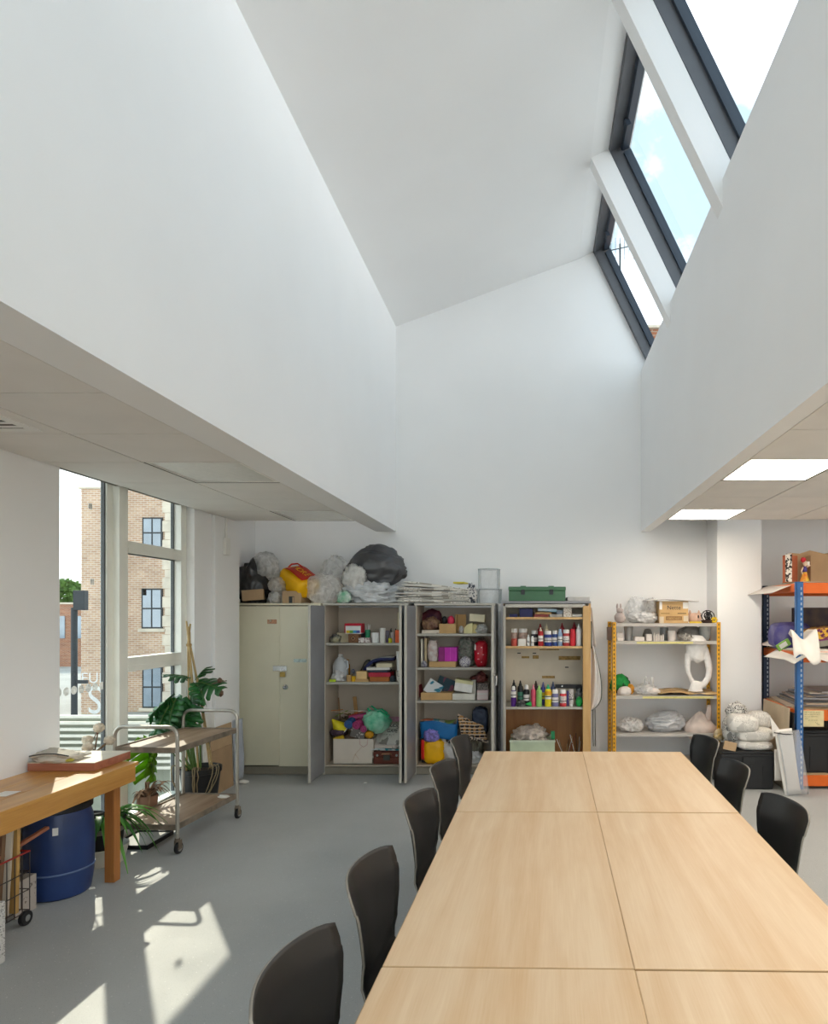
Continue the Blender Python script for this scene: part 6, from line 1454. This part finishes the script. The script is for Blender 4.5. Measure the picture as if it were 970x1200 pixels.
# handwritten note taped to the third beam
nt_ = thing('paper_note', 'yellowed handwritten note taped to the orange beam', 'note', (X_(952.5, 6.305), 6.3035, 0))
nx = lambda px: X_(px, 6.305) - X_(952.5, 6.305)
MB().box(nx(941), nx(965), -.002, -.0005, Z_(851.5, 6.305), Z_(832.5, 6.305)).build('sheet', col('#d8ca9c'), nt_)
INK = col('#3d3a33'); rr = random.Random(2)
for k, (py, a, b_) in enumerate(((834.5, 942.5, 961), (837, 942.5, 960), (839.7, 942.5, 957), (842.2, 942.5, 946), (844, 947, 958))):
    x_ = a
    while x_ < b_:
        l = rr.uniform(1.2, 3.2); l = min(l, b_ - x_); mb = MB()
        pts = []; n = max(4, int(l * 3))
        for q in range(n + 1): pts.append((nx(x_ + l * q / n), -.0028, Z_(py + (.55 if q % 2 else -.55) * rr.uniform(.4, 1), 6.305)))
        mb.tube(pts, .0011, 4).build('handwriting', INK, nt_); x_ += l + .8
for k in range(3):
    MB().tube([(nx(955 + k * 2), -.0028, Z_(846 + k, 6.305)), (nx(958 + k * 1.2), -.0028, Z_(850, 6.305))], .0012, 4).build('handwriting', INK, nt_)
# bottom bay
z = BZ[3] + .003
def crate(label, x0, x1, y0, y1, z0, z1):
    t = thing('storage_crate', label, 'crate', ((x0 + x1) / 2, (y0 + y1) / 2, z0))
    w, d, h = (x1 - x0) / 2, (y1 - y0) / 2, z1 - z0
    CR = mat('crate_black', '#1f1f21', rough=.5, var=.12)
    poly = [(-w * .94, 0), (w * .94, 0), (w, h * .92), (-w, h * .92)]
    mb = MB().prism(poly, lambda u, v, q: (u, q, v), -d * .96, d * .96); mb.build('body', CR, t, bevel=.008)
    for q in range(4): MB().box(-w * .8 + q * w * .45, -w * .8 + q * w * .45 + .012, -d * .96 - .006, -d * .96, h * .08, h * .62).build('rib', CR, t)
    MB().box(-w - .008, w + .008, -d - .004, d + .004, h * .86, h * .93).build('rim', CR, t, bevel=.004)
    MB().box(-w * .98, w * .98, -d * .98, d * .98, h * .93, h).build('lid', CR, t, bevel=.006)
    MB().box(-w * .22, w * .22, -d - .012, -d, h * .70, h * .86).build('handle', CR, t, bevel=.004)
    return t
crate('black storage crate on the lowest deck of the blue rack', BX0 + .06, BX0 + .86, 6.40, 7.0, z, .56)
lump('dark_oddments', 'dark jumble with a brush on top of the crate in the blue rack', 'oddments', 935, 985, 858, 872, 6.6, .3, col('#26221f', col2='#6d5a48', scale=14), 94, .3, 2.6, .4, .7, .561)
# crate with wrapped bundles on the floor
cx0, cx1 = X_(846, 6.3), X_(908, 6.3)
crate('black crate on the floor carrying newspaper-wrapped bundles', cx0, cx1, 6.30, 6.78, .002, .372)
zc = .373
WR = print_mat('wrapped_news', '#e6e2db', '#a8a49d', scale=(190, 190, 190), thr=.52, patch=.2, pics='#c9c5bf')
WR2 = print_mat('wrapped_news_bold', '#dedbd5', '#474442', scale=(75, 75, 75), thr=.52, patch=0.12, pics='#8a8782')
pil = lambda p: Vector((math.copysign(abs(p.x) ** .55, p.x), math.copysign(abs(p.y) ** .6, p.y), math.copysign(abs(p.z) ** .8, p.z)))
gw = 'newspaper-wrapped bundles on the crate'
def wrap(lb, x0, x1, y0, y1, Y, d, seed, m, z=None, **k):
    return lump('wrapped_bundle', lb, 'bundle', x0, x1, y0, y1, Y, d, m, seed, .07, 1.6, .08, .9, z, gw, pil, **k)
wrap('newspaper-wrapped bundle lying directly on the crate lid', 861, 903, 866, 880, 6.46, .30, 101, WR, zc)
wrap('newspaper-wrapped bundle second from the bottom of the heap', 860, 906, 851, 867, 6.47, .30, 102, WR)
wrap('long white wrapped bundle slanting on the upper left of the heap', 852, 887, 836, 857, 6.42, .24, 103, WR, None)
wrap('greyish wrapped bundle at the top right of the heap', 876, 902, 833, 853, 6.56, .24, 104, WR)
wrap('wrapped bundle in bold black print at the left of the heap', 847, 866, 840, 868, 6.56, .2, 105, WR2, zc + .06)
lump('paper_ball', 'ball of black and white printed paper crowning the wrapped bundles', 'paper', 850, 876, 821, 848, 6.62, .22, WR2, 106, .2, 2.4, .35, .95)
boxi('cardboard_flap', 'brown cardboard flap at the crate corner below the bundles', 'cardboard', 847, 862, 871, 6.29, .02, zc + .0, CARD, tilt=R(12), yb=881)
o = lump('yellowed_rag', 'yellowed rag knotted against the yellow upright', 'rag', 836, 850, 853, 868, 6.78, .08, col('#c9a455', col2='#d8cdb8', scale=10), 107, .3, 2.2, .35, .9)
curly('paper_strip', 'long white paper strip hanging down the crate front', 0, 0, 6.2, .07, .30, WPAP, lambda u, v: .004 * math.sin(v * 6), z=0).rotation_euler = (PI / 2, 0, R(3))
o = bpy.data.objects['paper_strip']; o.location = (X_(911.5, 6.26), 6.262, .25)
# boards leaning on the rack end
def lean_board(name, label, y0, y1, x0, ht, lean, th, m):
    o = MB().box(0, th, y0, y1, 0, ht, Matrix.Rotation(lean, 4, 'Y')).build(name, m, None, bevel=.002); o.location = (x0, 0, .003)
    return tag(o, label, 'board')
lean_board('board', 'pale beige board leaning on the end of the blue rack', 6.25, 6.95, 2.40, .80, R(2), .012, mat('beige_board', '#bba98f', rough=.8, var=.06))
lean_board('board', 'black board leaning in front of the beige one at the rack end', 6.20, 6.9, 2.43, .76, R(2), .010, BLK)
pf = thing('plastic_folder', 'tall clear plastic folder of white card leaning on the blue upright', 'folder', (X_(929, 6.1), 6.1, .002))
pfm = Matrix.Rotation(R(-7), 4, 'Y') @ Matrix.Rotation(R(-6), 4, 'X')
MB().sheet(lambda u, v: tuple(pfm @ Vector((-.07 + .16 * u, .015 + .02 * math.sin(v * 3 + u), .0 + .62 * v))), 6, 10).build('card', WPAP, pf, smooth=True, solid=.006)
MB().sheet(lambda u, v: tuple(pfm @ Vector((-.06 + .205 * u, -.02 - .02 * math.sin(v * PI) + .01 * math.sin(u * 6), .0 + .60 * v))), 8, 10).build('sleeve', mat('sleeve_film', '#dcdcdd', rough=.2, var=.0, alpha=.22, spec=.6, avar=.0), pf, smooth='all', solid=.004)
MB().tube([tuple(pfm @ Vector((-.09, -.02, .60))), tuple(pfm @ Vector((.0, -.03, .575))), tuple(pfm @ Vector((.1, -.02, .56)))], .006, 6).build('edge_binding', BLK, pf)
MB().sheet(lambda u, v: tuple(pfm @ Vector((-.09 + .09 * u, .03, .56 + (.20 - .18 * u) * v))), 4, 6).build('card_tip', WPAP, pf, solid=.004)
# ================================================================ workbench under the window-side wall
PINE = wood_mat('bench_pine', '#d09a4e', '#ad7430', rough=.35, along='y', scale=.8, coat=.25)
PINE2 = wood_mat('bench_pine_leg', '#b87a3c', '#95592a', rough=.45, along='z', scale=.8)
wb = thing('workbench', 'long varnished pine workbench against the window-side wall', 'bench', (-2.86, 3.0, 0))
for k in range(3):
    x0 = -.255 + k * .17
    MB().box(x0 + .001, x0 + .169, -1.6, 1.22, .728, .75).build('plank', PINE, wb, bevel=.002)
MB().box(.222, .246, -1.56, 1.20, .628, .728).build('apron', PINE, wb, bevel=.003)
MB().box(-.24, .222, 1.17, 1.195, .628, .728).build('apron', PINE, wb, bevel=.003)
for x_, y_ in ((.10, 1.115), (.10, -1.5), (-.22, 1.115), (-.22, -1.5)):
    MB().box(x_, x_ + .062, y_, y_ + .062, 0, .728).build('leg', PINE2, wb, bevel=.003)
t = thing('drawing_board', 'thick reddish-edged board lying on the end of the pine workbench', 'board', (-2.915, 4.125, .7512))
MB().box(-.205, .205, -.175, .175, 0, .048).build('core', wood_mat('board_edge', '#b5755a', '#8d4f3d', along='x'), t, bevel=.002)
MB().box(-.205, .205, -.175, .175, .048, .052).build('surface', mat('board_top', '#ddd2bf', rough=.5, var=.06, scale=7), t, bevel=.001)
fc_ = thing('folded_cloth', 'folded grey-white dust sheet with dark edging on the thick board', 'cloth', (-2.985, 4.03, .8035))
DST = mat('dust_sheet', '#c9c2b6', rough=.9, var=.14, scale=9, bump=.4, bscale=30)
MB().blob((0, 0, 0), (1, 1, 1), 120, .16, 1.8, 4, .16, .5, lambda p: Vector((p.x * .125, p.y * .11, p.z * .036))).move(Matrix.Translation((0, 0, .018))).build('lower_fold', DST, fc_, smooth='all')
MB().sheet(lambda u, v: ((u - .45) * .24, (v - .5) * .2, .036 + .016 * math.sin(u * 3 + v * 2) + .008 * noise.noise(Vector((u * 8, v * 8, 1)))), 16, 12).build('upper_fold', DST, fc_, smooth='all', solid=.012)
MB().tube([((u / 10 - .45) * .24, -.1, .042 + .016 * math.sin(u / 10 * 3)) for u in range(11)], .004, 6).build('dark_edging', col('#3a3a3c'), fc_)
MB().blob((.105, -.06, .012), (.03, .02, .012), 121, .2, 2, 3).build('yellow_stain', col('#b9b04a'), fc_)
boxi('paper_scrap', 'white paper corner lying at the left end of the workbench', 'paper', -12, 7, 930, 3.4, .1, .7515, PAPER, yb=930.3, b=0).location.z = .7515
# blue barrel
br = thing('barrel', 'dark blue plastic barrel with black lid under the workbench', 'barrel', (-2.945, 3.98, 0))
BAR = mat('barrel_blue', '#22396b', rough=.4, var=.18, scale=4, spec=.5)
MB().lathe([(.150, 0), (.162, .01), (.178, .12), (.181, .25), (.181, .38), (.172, .47), (.155, .53)], 32).build('body', BAR, br, smooth=True)
MB().lathe([(.1825, .155), (.1845, .160), (.1825, .165)], 32).build('seam', col('#5b6e96'), br, smooth=True)
MB().lathe([(.166, .515), (.172, .52), (.172, .555), (.160, .565), (.150, .555), (.0, .555)], 32).build('lid', BLK, br, smooth=True)
m_ = Matrix.Rotation(R(30), 4, 'Z')
MB().box(-.014, .014, -.1835, -.1815, .40, .445, m_).build('label', WPLA, br)
# ---------------------------------------------------------------- wire basket cart and what is in it
WIRE = mat('basket_wire', '#4d4644', rough=.5, metal=.6); WRED = mat('red_wire', '#a5302a', rough=.45)
bc = thing('wire_basket', 'wheeled wire basket with red rim full of wood offcuts', 'basket', (-2.93, 3.40, 0))
bw, bd, b0, b1 = .115, .18, .075, .40
MB().tube([(-bw, -bd, b1), (bw, -bd, b1), (bw, bd, b1), (-bw, bd, b1), (-bw, -bd, b1)], .005, 6).build('rim', WRED, bc)
for zz_ in (b0, .19, .29):
    MB().tube([(-bw, -bd, zz_), (bw, -bd, zz_), (bw, bd, zz_), (-bw, bd, zz_), (-bw, -bd, zz_)], .003, 6).build('hoop', WIRE, bc)
for k in range(8):
    y_ = -bd + k * 2 * bd / 7
    for s_ in (-1, 1): MB().cyl((s_ * bw, y_, b0), (s_ * bw, y_, b1), .0025, n=6).build('wire', WIRE, bc)
for k in range(1, 5):
    x_ = -bw + k * 2 * bw / 5
    for s_ in (-1, 1): MB().cyl((x_, s_ * bd, b0), (x_, s_ * bd, b1), .0025, n=6).build('wire', WIRE, bc)
    MB().cyl((x_, -bd, b0), (x_, bd, b0), .0025, n=6).build('wire', WIRE, bc)
for s_ in (-1, 1):
    for q in (-1, 1):
        MB().cyl((s_ * bw - .012, q * (bd - .03), .042), (s_ * bw + .012, q * (bd - .03), .042), .040, n=18).build('wheel', BLK, bc, smooth=True, bevel=.004)
        MB().cyl((s_ * bw - .014, q * (bd - .03), .042), (s_ * bw + .014, q * (bd - .03), .042), .018, n=14).build('hub', CHROME, bc, smooth=True)
        MB().cyl((s_ * bw, q * (bd - .03), .042), (s_ * bw, q * (bd - .03), b0), .005, n=6).build('caster_stem', WIRE, bc)
rr = random.Random(21)
oc = ['pinkish', 'pale', 'brown', 'tan', 'reddish', 'dull brown', 'whitish', 'honey coloured']
ocol = ['#b98a72', '#cdb698', '#8f6a4a', '#b99568', '#9c5a41', '#7d6048', '#cfc4b4', '#c39a5a']
for k in range(8):
    l = .40 + .012 * k; w_ = .016 + .006 * (k % 3)
    o = MB().box(-w_, w_, -.010, .010, 0, l).build('wood_offcut', col(ocol[k], scale=9, stretch=(3, 3, .4)), None, bevel=.002)
    o.location = (-3.01 + .022 * k, 3.29 + .033 * k, .082); o.rotation_euler = (R(rr.uniform(-3, 3)), R(2 + rr.uniform(0, 3)), R(rr.uniform(-20, 20)))
    tag(o, oc[k] + ' wood offcut standing in the red-rimmed wire basket', 'offcut', 'wood offcuts in the wire basket')
o = MB().box(-.012, .012, -.20, .20, 0, .018, Matrix.Rotation(R(12), 4, 'X')).build('wood_offcut', col('#a56a50'), None, bevel=.002); o.location = (-2.86, 3.55, .425); o.rotation_euler = (0, 0, R(-6))
tag(o, 'long red-brown wood strip lying across the basket rim', 'offcut', 'wood offcuts in the wire basket')
t, w, d, h = openbox('open_carton', 'low white printed carton on the floor behind the wire basket', 12, 38, 1036, 3.61, .15, .002, print_mat('carton_print', '#b9afa6', '#7a6f68', scale=(40, 40, 40), thr=.58, patch=.5))
t.location = (-2.98, 3.685, .002); 
lump('green_scrap', 'small dark green plant cuttings in the low white carton', 'cuttings', 8, 30, 1040, 1052, 3.68, .09, col('#2f5a44', col2='#1d2f28', scale=20), 122, .25, 2.5, .3, .9)
t = thing('printed_box', 'white box with dark print at the lower left corner by the basket', 'box', (-2.735, 3.11, .002)); w, d, h = .115, .07, .30
MB().box(-w, w, -d, d, 0, h).build('body', print_mat('box_print', '#c9c6c2', '#8a8783', scale=(90, 90, 140), thr=.55, patch=.3), t, bevel=.003)
# ---------------------------------------------------------------- strap-leaved plant in its black pot and white basin
POTM = mat('pot_black', '#1c1c1d', rough=.5, var=.15)
SOIL = mat('soil', '#3c2f25', rough=1, var=.3, scale=30, bump=.8, bscale=60)
GRN = mat('leaf_green', '#3f7a2c', rough=.4, var=.3, scale=5, transl=.35)
GRN2 = mat('leaf_strap', '#65a545', rough=.4, var=.25, scale=5, transl=.4)
px_, py_ = -3.0, 4.46
t = thing('basin', 'shallow white basin under the black plant pot', 'basin', (px_, py_, 0))
MB().lathe([(0, .004), (.125, 0), (.150, .10), (.156, .115), (.150, .12), (.142, .11), (.12, .012), (0, .012)], 28).build('bowl', mat('basin_white', '#cfcbbf', rough=.5, var=.06), t, smooth=True)
sp_ = thing('potted_plant', 'strap-leaved green plant in black pot behind the bench leg', 'plant', (px_, py_, .0125))
MB().lathe([(.0, .0), (.105, .0), (.132, .27), (.138, .275), (.138, .30), (.128, .30), (.12, .26), (0, .26)], 26).build('pot', POTM, sp_, smooth=True)
MB().lathe([(.127, .205), (.1335, .24)], 26).build('pot_band', mat('band_grey', '#8f867c', rough=.7), sp_, smooth=True)
MB().lathe([(0, .275), (.12, .268)], 18).build('soil', SOIL, sp_, smooth=True)
rr = random.Random(31)
def strap(l, w, a, droop, m, parent, base=(0, 0, .27), rise=.8):
    mb = MB(); n = 10; vs = []; fs = []
    for i in range(n + 1):
        s = i / n; r_ = l * (s * .75); z_ = l * (rise * s - droop * s * s * 1.3)
        c = Vector(base) + Vector((math.cos(a) * r_, math.sin(a) * r_, z_)); side = Vector((-math.sin(a), math.cos(a), 0)) * w * (.6 + 1.2 * s * (1 - s)) * (1 - s ** 4)
        vs += [c - side + Vector((0, 0, .004)), c - Vector((0, 0, .0)), c + side + Vector((0, 0, .004))]
    for i in range(n):
        for q in range(2): fs.append((i*3+q, i*3+q+1, (i+1)*3+q+1, (i+1)*3+q))
    return mb.add(vs, fs).build('leaf', m, parent, smooth='all')
for k in range(34):
    a = rr.uniform(-2.3, 1.6) if k < 26 else rr.uniform(0, 6.28)
    l_ = rr.uniform(.28, .52)
    if math.cos(a) * l_ * .75 < -.15: l_ = .2
    strap(l_, rr.uniform(.016, .026), a, rr.uniform(.5, 1.1), GRN2 if k % 3 else GRN, sp_, (rr.uniform(-.04, .04), rr.uniform(-.04, .04), .265), rr.uniform(.55, 1.0))
# coil of dark hose over the pot rim
MB().tube([(.075 * math.cos(q * .5) * (1 + .02 * q / 6) - .03, -.05 + .055 * math.sin(q * .5), .318 + .0012 * q) for q in range(26)], .008, 6).build('hose', col('#3a3d3c', rough=.35), sp_, smooth=True)
t = thing('floor_tray', 'flat white tray on the floor beyond the strap-leaved plant', 'tray', (-2.98, 4.86, .001))
MB().box(-.12, .14, -.16, .16, 0, .02).build('base', mat('tray_white', '#c5c2ba', rough=.6), t, bevel=.004)
MB().box(-.128, .148, -.168, -.16, 0, .03).box(-.128, .148, .16, .168, 0, .03).box(-.128, -.12, -.16, .16, 0, .03).box(.14, .148, -.16, .16, 0, .03).build('lip', BLK, t)

# ---------------------------------------------------------------- steel trolley
TR = mat('trolley_steel', '#b3aea4', rough=.38, metal=.75, var=.12, scale=9)
TRD = mat('trolley_edge', '#877a6b', rough=.55, metal=.4, var=.25, scale=14)
TRW = wood_mat('trolley_wood', '#b69b80', '#87694f', rough=.5, along='y', scale=.7)
tr = thing('trolley', 'old two-tier steel trolley with worn wooden trays and casters', 'trolley', (-2.775, 5.02, 0), R(-3.9))
tw, tlen = .235, .40
for e in (-1, 1):
    y_ = e * tlen; pts = [(-tw, y_, .10), (-tw, y_, .80)]
    for q in range(7):
        a = PI - q * PI / 12; pts.append((-tw + .07 + .07 * math.cos(a), y_, .835 + .07 * math.sin(a)))
    for q in range(7):
        a = PI / 2 - q * PI / 12; pts.append((tw - .07 + .07 * math.cos(a), y_, .835 + .07 * math.sin(a)))
    pts += [(tw, y_, .80), (tw, y_, .10)]
    MB().tube(pts, .0135, 10).build('end_frame', TR, tr, smooth=True)
for z_, nm in ((.755, 'top_tray'), (.205, 'lower_tray')):
    p = MB().box(-tw + .012, tw - .012, -tlen + .005, tlen - .005, z_ - .02, z_ - .004).build(nm, TRW, tr)
    MB().box(-tw + .004, tw - .004, -tlen - .006, -tlen + .006, z_ - .035, z_ + .006).build('lip', TRD, p, bevel=.002)
    MB().box(-tw + .004, tw - .004, tlen - .006, tlen + .006, z_ - .035, z_ + .006).build('lip', TRD, p, bevel=.002)
    MB().box(-tw + .002, -tw + .014, -tlen, tlen, z_ - .035, z_ + .006).build('lip', TRD, p, bevel=.002)
    MB().box(tw - .014, tw - .002, -tlen, tlen, z_ - .035, z_ + .006).build('lip', TRD, p, bevel=.002)
for sx_ in (-1, 1):
    for sy_ in (-1, 1):
        x_, y_ = sx_ * tw, sy_ * tlen
        w_ = MB().cyl((x_ - .012, y_ + .012, .042), (x_ + .012, y_ + .012, .042), .041, n=22).build('caster_wheel', BLK, tr, smooth=True, bevel=.006)
        MB().cyl((x_ - .0145, y_ + .012, .042), (x_ + .0145, y_ + .012, .042), .024, n=18).build('wheel_hub', TR, w_, smooth=True)
        MB().box(x_ - .018, x_ - .0135, y_ - .012, y_ + .026, .035, .10).build('fork_cheek', TRD, tr); MB().box(x_ + .0135, x_ + .018, y_ - .012, y_ + .026, .035, .10).build('fork_cheek', TRD, tr)
        MB().cyl((x_, y_, .092), (x_, y_, .115), .018, n=12).build('caster_plate', TRD, tr)

# ---------------------------------------------------------------- swiss-cheese plant with canes, beyond the trolley
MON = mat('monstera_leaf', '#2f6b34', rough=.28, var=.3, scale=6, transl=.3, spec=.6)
MONL = mat('monstera_lit', '#7fae2e', rough=.35, var=.2, scale=6, transl=.55)  # paler copy of the leaf colour, with backlight put into it
STEM = mat('green_stem', '#5f7d3f', rough=.5); CANE = mat('bamboo_cane', '#b59a6a', rough=.6, var=.2, scale=8)
mp_ = thing('monstera', 'tall swiss cheese plant tied to bamboo canes beside the window', 'plant', (-2.955, 5.66, .0))
MB().lathe([(0, .0), (.125, .0), (.160, .33), (.172, .335), (.172, .375), (.160, .375), (.150, .33), (0, .33)], 28).build('pot', POTM, mp_, smooth=True)
MB().lathe([(0, .345), (.15, .335)], 20).build('soil', SOIL, mp_, smooth=True)
top = Vector((-.10, .0, 1.52))
for k in range(5):
    a = k * 1.26; b_ = Vector((.11 * math.cos(a), .11 * math.sin(a), .33)); e = top + (top - b_) * (.03 + .02 * k) + Vector((.012 * math.cos(a * 2), .012 * math.sin(a * 2), .0))
    MB().tube([b_, b_.lerp(top, .5) + Vector((.01, 0, 0)), top + Vector((.008 * math.cos(a), .008 * math.sin(a), -.06)), e], .0075, 7).build('cane', CANE, mp_, smooth=True)
MB().lathe([(.020, -.0), (.023, .012), (.020, .024)], 12, (top.x, top.y, top.z - .09)).build('twine', mat('twine', '#a98a5a', rough=.9), mp_)
def monstera_leaf(tip_dir, base, size, m, parent, roll=0.0, slits=5, droop=.35, nm='leaf'):
    """heart-shaped blade cut into lobes by slits that stop short of the midrib"""
    f = Vector(tip_dir).normalized(); up = Vector((0, 0, 1)); s = f.cross(up); s = s.normalized() if s.length > .1 else Vector((1, 0, 0)); n_ = s.cross(f).normalized()
    rm = Matrix.Rotation(roll, 3, f); s = rm @ s; n_ = rm @ n_
    b = Vector(base); vs = []; fs = []
    L = 2 * slits + 2
    def P(t, x):   # t along the midrib, x across
        d = -droop * (t * t) * size * .6 - abs(x) ** 1.5 * .9 / max(size, .01) ** .5 * .6 + .0
        return b + f * (t * size) + s * x + n_ * d
    def half(t): return size * .62 * (math.sin(PI * min(1, (t * .86 + .16))) ** .7) * (1 if t < .97 else .5)
    n = 12 * 2
    for sd in (-1, 1):
        for q in range(slits + 1):
            t0 = -.14 + q * (1.12) / (slits + 1); t1 = t0 + 1.12 / (slits + 1)
            g = .16 / (slits + 1)
            lobe = []
            for j, (ta, fr) in enumerate(((t0, 0.0), (t0 + .0, .28), (t0 + g + .03, .62), (t0 + g + .07, .93), ((t0 + t1) / 2 + .09, 1.03), (t1 - g + .09, .95), (t1 - g + .045, .62), (t1 - .0, .28), (t1, 0.0))):
                hw = half(max(0, min(1, (t0 + t1) / 2)))
                lobe.append(P(max(ta, 0) if fr == 0 else ta, sd * hw * fr))
            o = len(vs); vs += lobe
            fs += [(o, o + 1, o + 7, o + 8), (o + 1, o + 2, o + 6, o + 7), (o + 2, o + 3, o + 5, o + 6), (o + 3, o + 4, o + 5)]
    p = MB().add(vs, fs).build(nm, m, parent, smooth='all', solid=.0015)
    MB().tube([P(t / 6, 0) + n_ * .002 for t in range(7)], .004 * size / .2, 6, .0015).build('midrib', STEM, p)
    return p
def stalk(a, b_, parent):
    a = Vector(a); b_ = Vector(b_); mid = a.lerp(b_, .55) + Vector((0, 0, .08))
    MB().tube([a, a.lerp(mid, .6), mid, b_], .006, 7, .004).build('stalk', STEM, parent, smooth=True)
leaves = [((.02, -.02, 1.06), (-.12, -.3, -1.1), .30, MON, .5, 5), ((-.04, -.10, .98), (-.4, -.6, -.9), .30, MON, -.3, 5), ((.0, -.12, .92), (-.05, -.5, -1), .28, MON, .2, 5),
          ((-.09, -.15, 1.0), (-.5, -.7, -.5), .25, MON, .8, 4), ((.06, .0, 1.12), (.8, -.2, -.12), .23, MON, .6, 4), ((.07, -.04, 1.10), (.7, -.3, -.7), .20, MON, -.5, 4),
          ((-.08, -.20, .94), (-.35, -.5, -1), .27, MON, -.6, 5), ((-.02, -.2, 1.0), (-.15, -.55, -.9), .26, MON, .7, 5), ((-.14, -.22, .80), (-.2, -.5, -.6), .20, MON, .2, 4),
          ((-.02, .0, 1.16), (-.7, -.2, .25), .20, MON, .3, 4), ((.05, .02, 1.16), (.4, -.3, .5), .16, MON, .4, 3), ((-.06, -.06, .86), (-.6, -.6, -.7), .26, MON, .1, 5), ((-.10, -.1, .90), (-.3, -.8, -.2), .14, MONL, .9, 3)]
for b_, d_, s_, m_, r_, n_ in leaves:
    b_ = (b_[0] - .08, b_[1], b_[2])
    stalk((b_[0] * .3, b_[1] * .3 + .02, .36), b_, mp_); monstera_leaf(d_, b_, s_, m_, mp_, r_, n_)
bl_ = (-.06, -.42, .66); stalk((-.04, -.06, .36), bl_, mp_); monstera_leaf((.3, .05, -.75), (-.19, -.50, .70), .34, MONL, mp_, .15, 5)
stalk((-.06, -.06, .36), (-.17, -.50, .66), mp_)
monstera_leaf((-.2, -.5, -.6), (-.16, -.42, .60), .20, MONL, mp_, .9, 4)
MB().blob((.16, .02, 1.13), (.02, .02, .025), 1, .3, 3, 2).build('withered_tip', col('#5d4433'), mp_)
MB().blob((.19, -.02, 1.02), (.022, .02, .03), 2, .3, 3, 2).build('withered_tip', col('#5d4433'), mp_)
MB().tube([(.10, 0, 1.1), (.16, .0, 1.12), (.24, -.02, 1.13)], .004, 6).build('withered_stalk', col('#6d5440'), mp_)
rr = random.Random(77)
for k in range(9):    # aerial roots looping round the pot
    a = rr.uniform(-2.8, .4); r0 = .12
    pts = [(r0 * math.cos(a) * (1 + .9 * math.sin(q / 8 * PI) * rr.uniform(.7, 1)), r0 * math.sin(a) * (1 + .9 * math.sin(q / 8 * PI)) - .06 * q / 8, .36 + .10 * math.sin(q / 8 * PI * 1.3) - .015 * q) for q in range(9)]
    pts = [(max(p[0], -.17), p[1], p[2]) for p in pts]
    MB().tube(pts, .0045, 6).build('aerial_root', col('#8a7a5c'), mp_, smooth=True)
# withered heap between window and trolley
dh_ = thing('dried_plant', 'withered brown leaves in a low pot between window and trolley', 'plant', (-3.08, 5.10, .075))
MB().lathe([(0, .0), (.06, .0), (.075, .21), (.068, .21), (.058, .01)], 18).build('pot', mat('pot_terracotta', '#8d6a55', rough=.8), dh_, smooth=True)
DRY = mat('dry_leaf', '#a5866a', rough=.9, var=.25, scale=8, col2='#6f543f'); rr = random.Random(15)
for k in range(34):
    a = rr.uniform(0, 6.28); l_ = rr.uniform(.14, .30)
    if math.cos(a) < -.2: l_ *= .5
    strap(l_, rr.uniform(.012, .022), a, rr.uniform(.7, 1.4), DRY, dh_, (rr.uniform(-.03, .03), rr.uniform(-.05, .05), .20), rr.uniform(.8, 1.5))
# cotton stems at the window sill by the board
ct = thing('cotton_stem', 'dried cotton stem with pale bolls at the window behind the board', 'stem', (-3.15, 4.50, .071))
BOLL = mat('cotton_boll', '#d9cbb6', rough=.95, var=.15, scale=40, bump=.6, bscale=60)
MB().tube([(0, 0, 0), (.03, .0, .4), (.05, .03, .72), (.06, .05, .85)], .007, 7, .004).build('stem', col('#7a6248'), ct, smooth=True)
for (x_, y_, z_) in ((.06, .05, .84), (.0, .02, .76), (.03, -.02, .72), (.09, .12, .74), (.07, .16, .73)):
    MB().tube([(.045, .02, z_ - .07), (x_, y_, z_)], .004, 6).build('twig', col('#7a6248'), ct)
    MB().blob((x_, y_, z_), (.034, .034, .032), int(z_ * 100), .25, 3, 3, .2).build('boll', BOLL, ct, smooth='all')
# boards and card against the wall between window and locker
lean_board('white_board', 'white board leaning on the wall behind the trolley far handle', 5.98, 6.52, -3.09, .775, R(-2), .012, mat('board_white', '#e2e0da', rough=.5))
cbd = thing('cardboard', 'folded brown cardboard sheet leaning on the white board by the locker', 'cardboard', (-3.055, 6.25, .002))
MB().box(0, .010, -.19, .22, 0, .63, Matrix.Rotation(R(-2), 4, 'Y')).build('sheet', CARD, cbd, bevel=.002)
MB().box(.012, .020, -.20, .20, 0, .42, Matrix.Rotation(R(-2), 4, 'Y')).build('front_flap', mat('cardboard_flap', '#a98c6c', rough=.85), cbd, bevel=.002)
curly('plastic_strip', 'grey-blue plastic sheet hanging beside the cardboard and locker', 0, 0, 6.6, .14, .62, mat('blue_grey_film', '#a9adb5', rough=.3, var=.1, bump=.5, bscale=20), lambda u, v: .012 * math.sin(u * 9) + .01 * math.sin(v * 5), z=0, cat='sheet').rotation_euler = (PI / 2, 0, R(75))
bpy.data.objects['plastic_strip'].location = (-3.06, 6.60, .33)
# scraps on the floor
for k, (px, py, s_, lb) in enumerate(((285, 918, .035, 'white paper scrap on the floor by the locker, beyond the trolley'), (262, 929, .028, 'white paper scrap lying on the lower trolley tray'), (428, 918, .012, 'tiny pale scrap on the floor before the open cabinet'), (107, 1042, .014, 'pale fleck on the floor near the bench leg'))):
    Y = F * EYE / (py - VY) if k != 1 else 5.33
    o = MB().blob((0, 0, 0), (s_ * 1.5, s_, s_ * .5), k + 130, .3, 2, 3, .3, .8).build('paper_scrap', PAPER, None, smooth='all'); lo = min(v.co.z for v in o.data.vertices)
    o.location = (X_(px, Y), Y, -lo + .001 if k != 1 else .206); tag(o, lb, 'scrap', 'paper scraps')
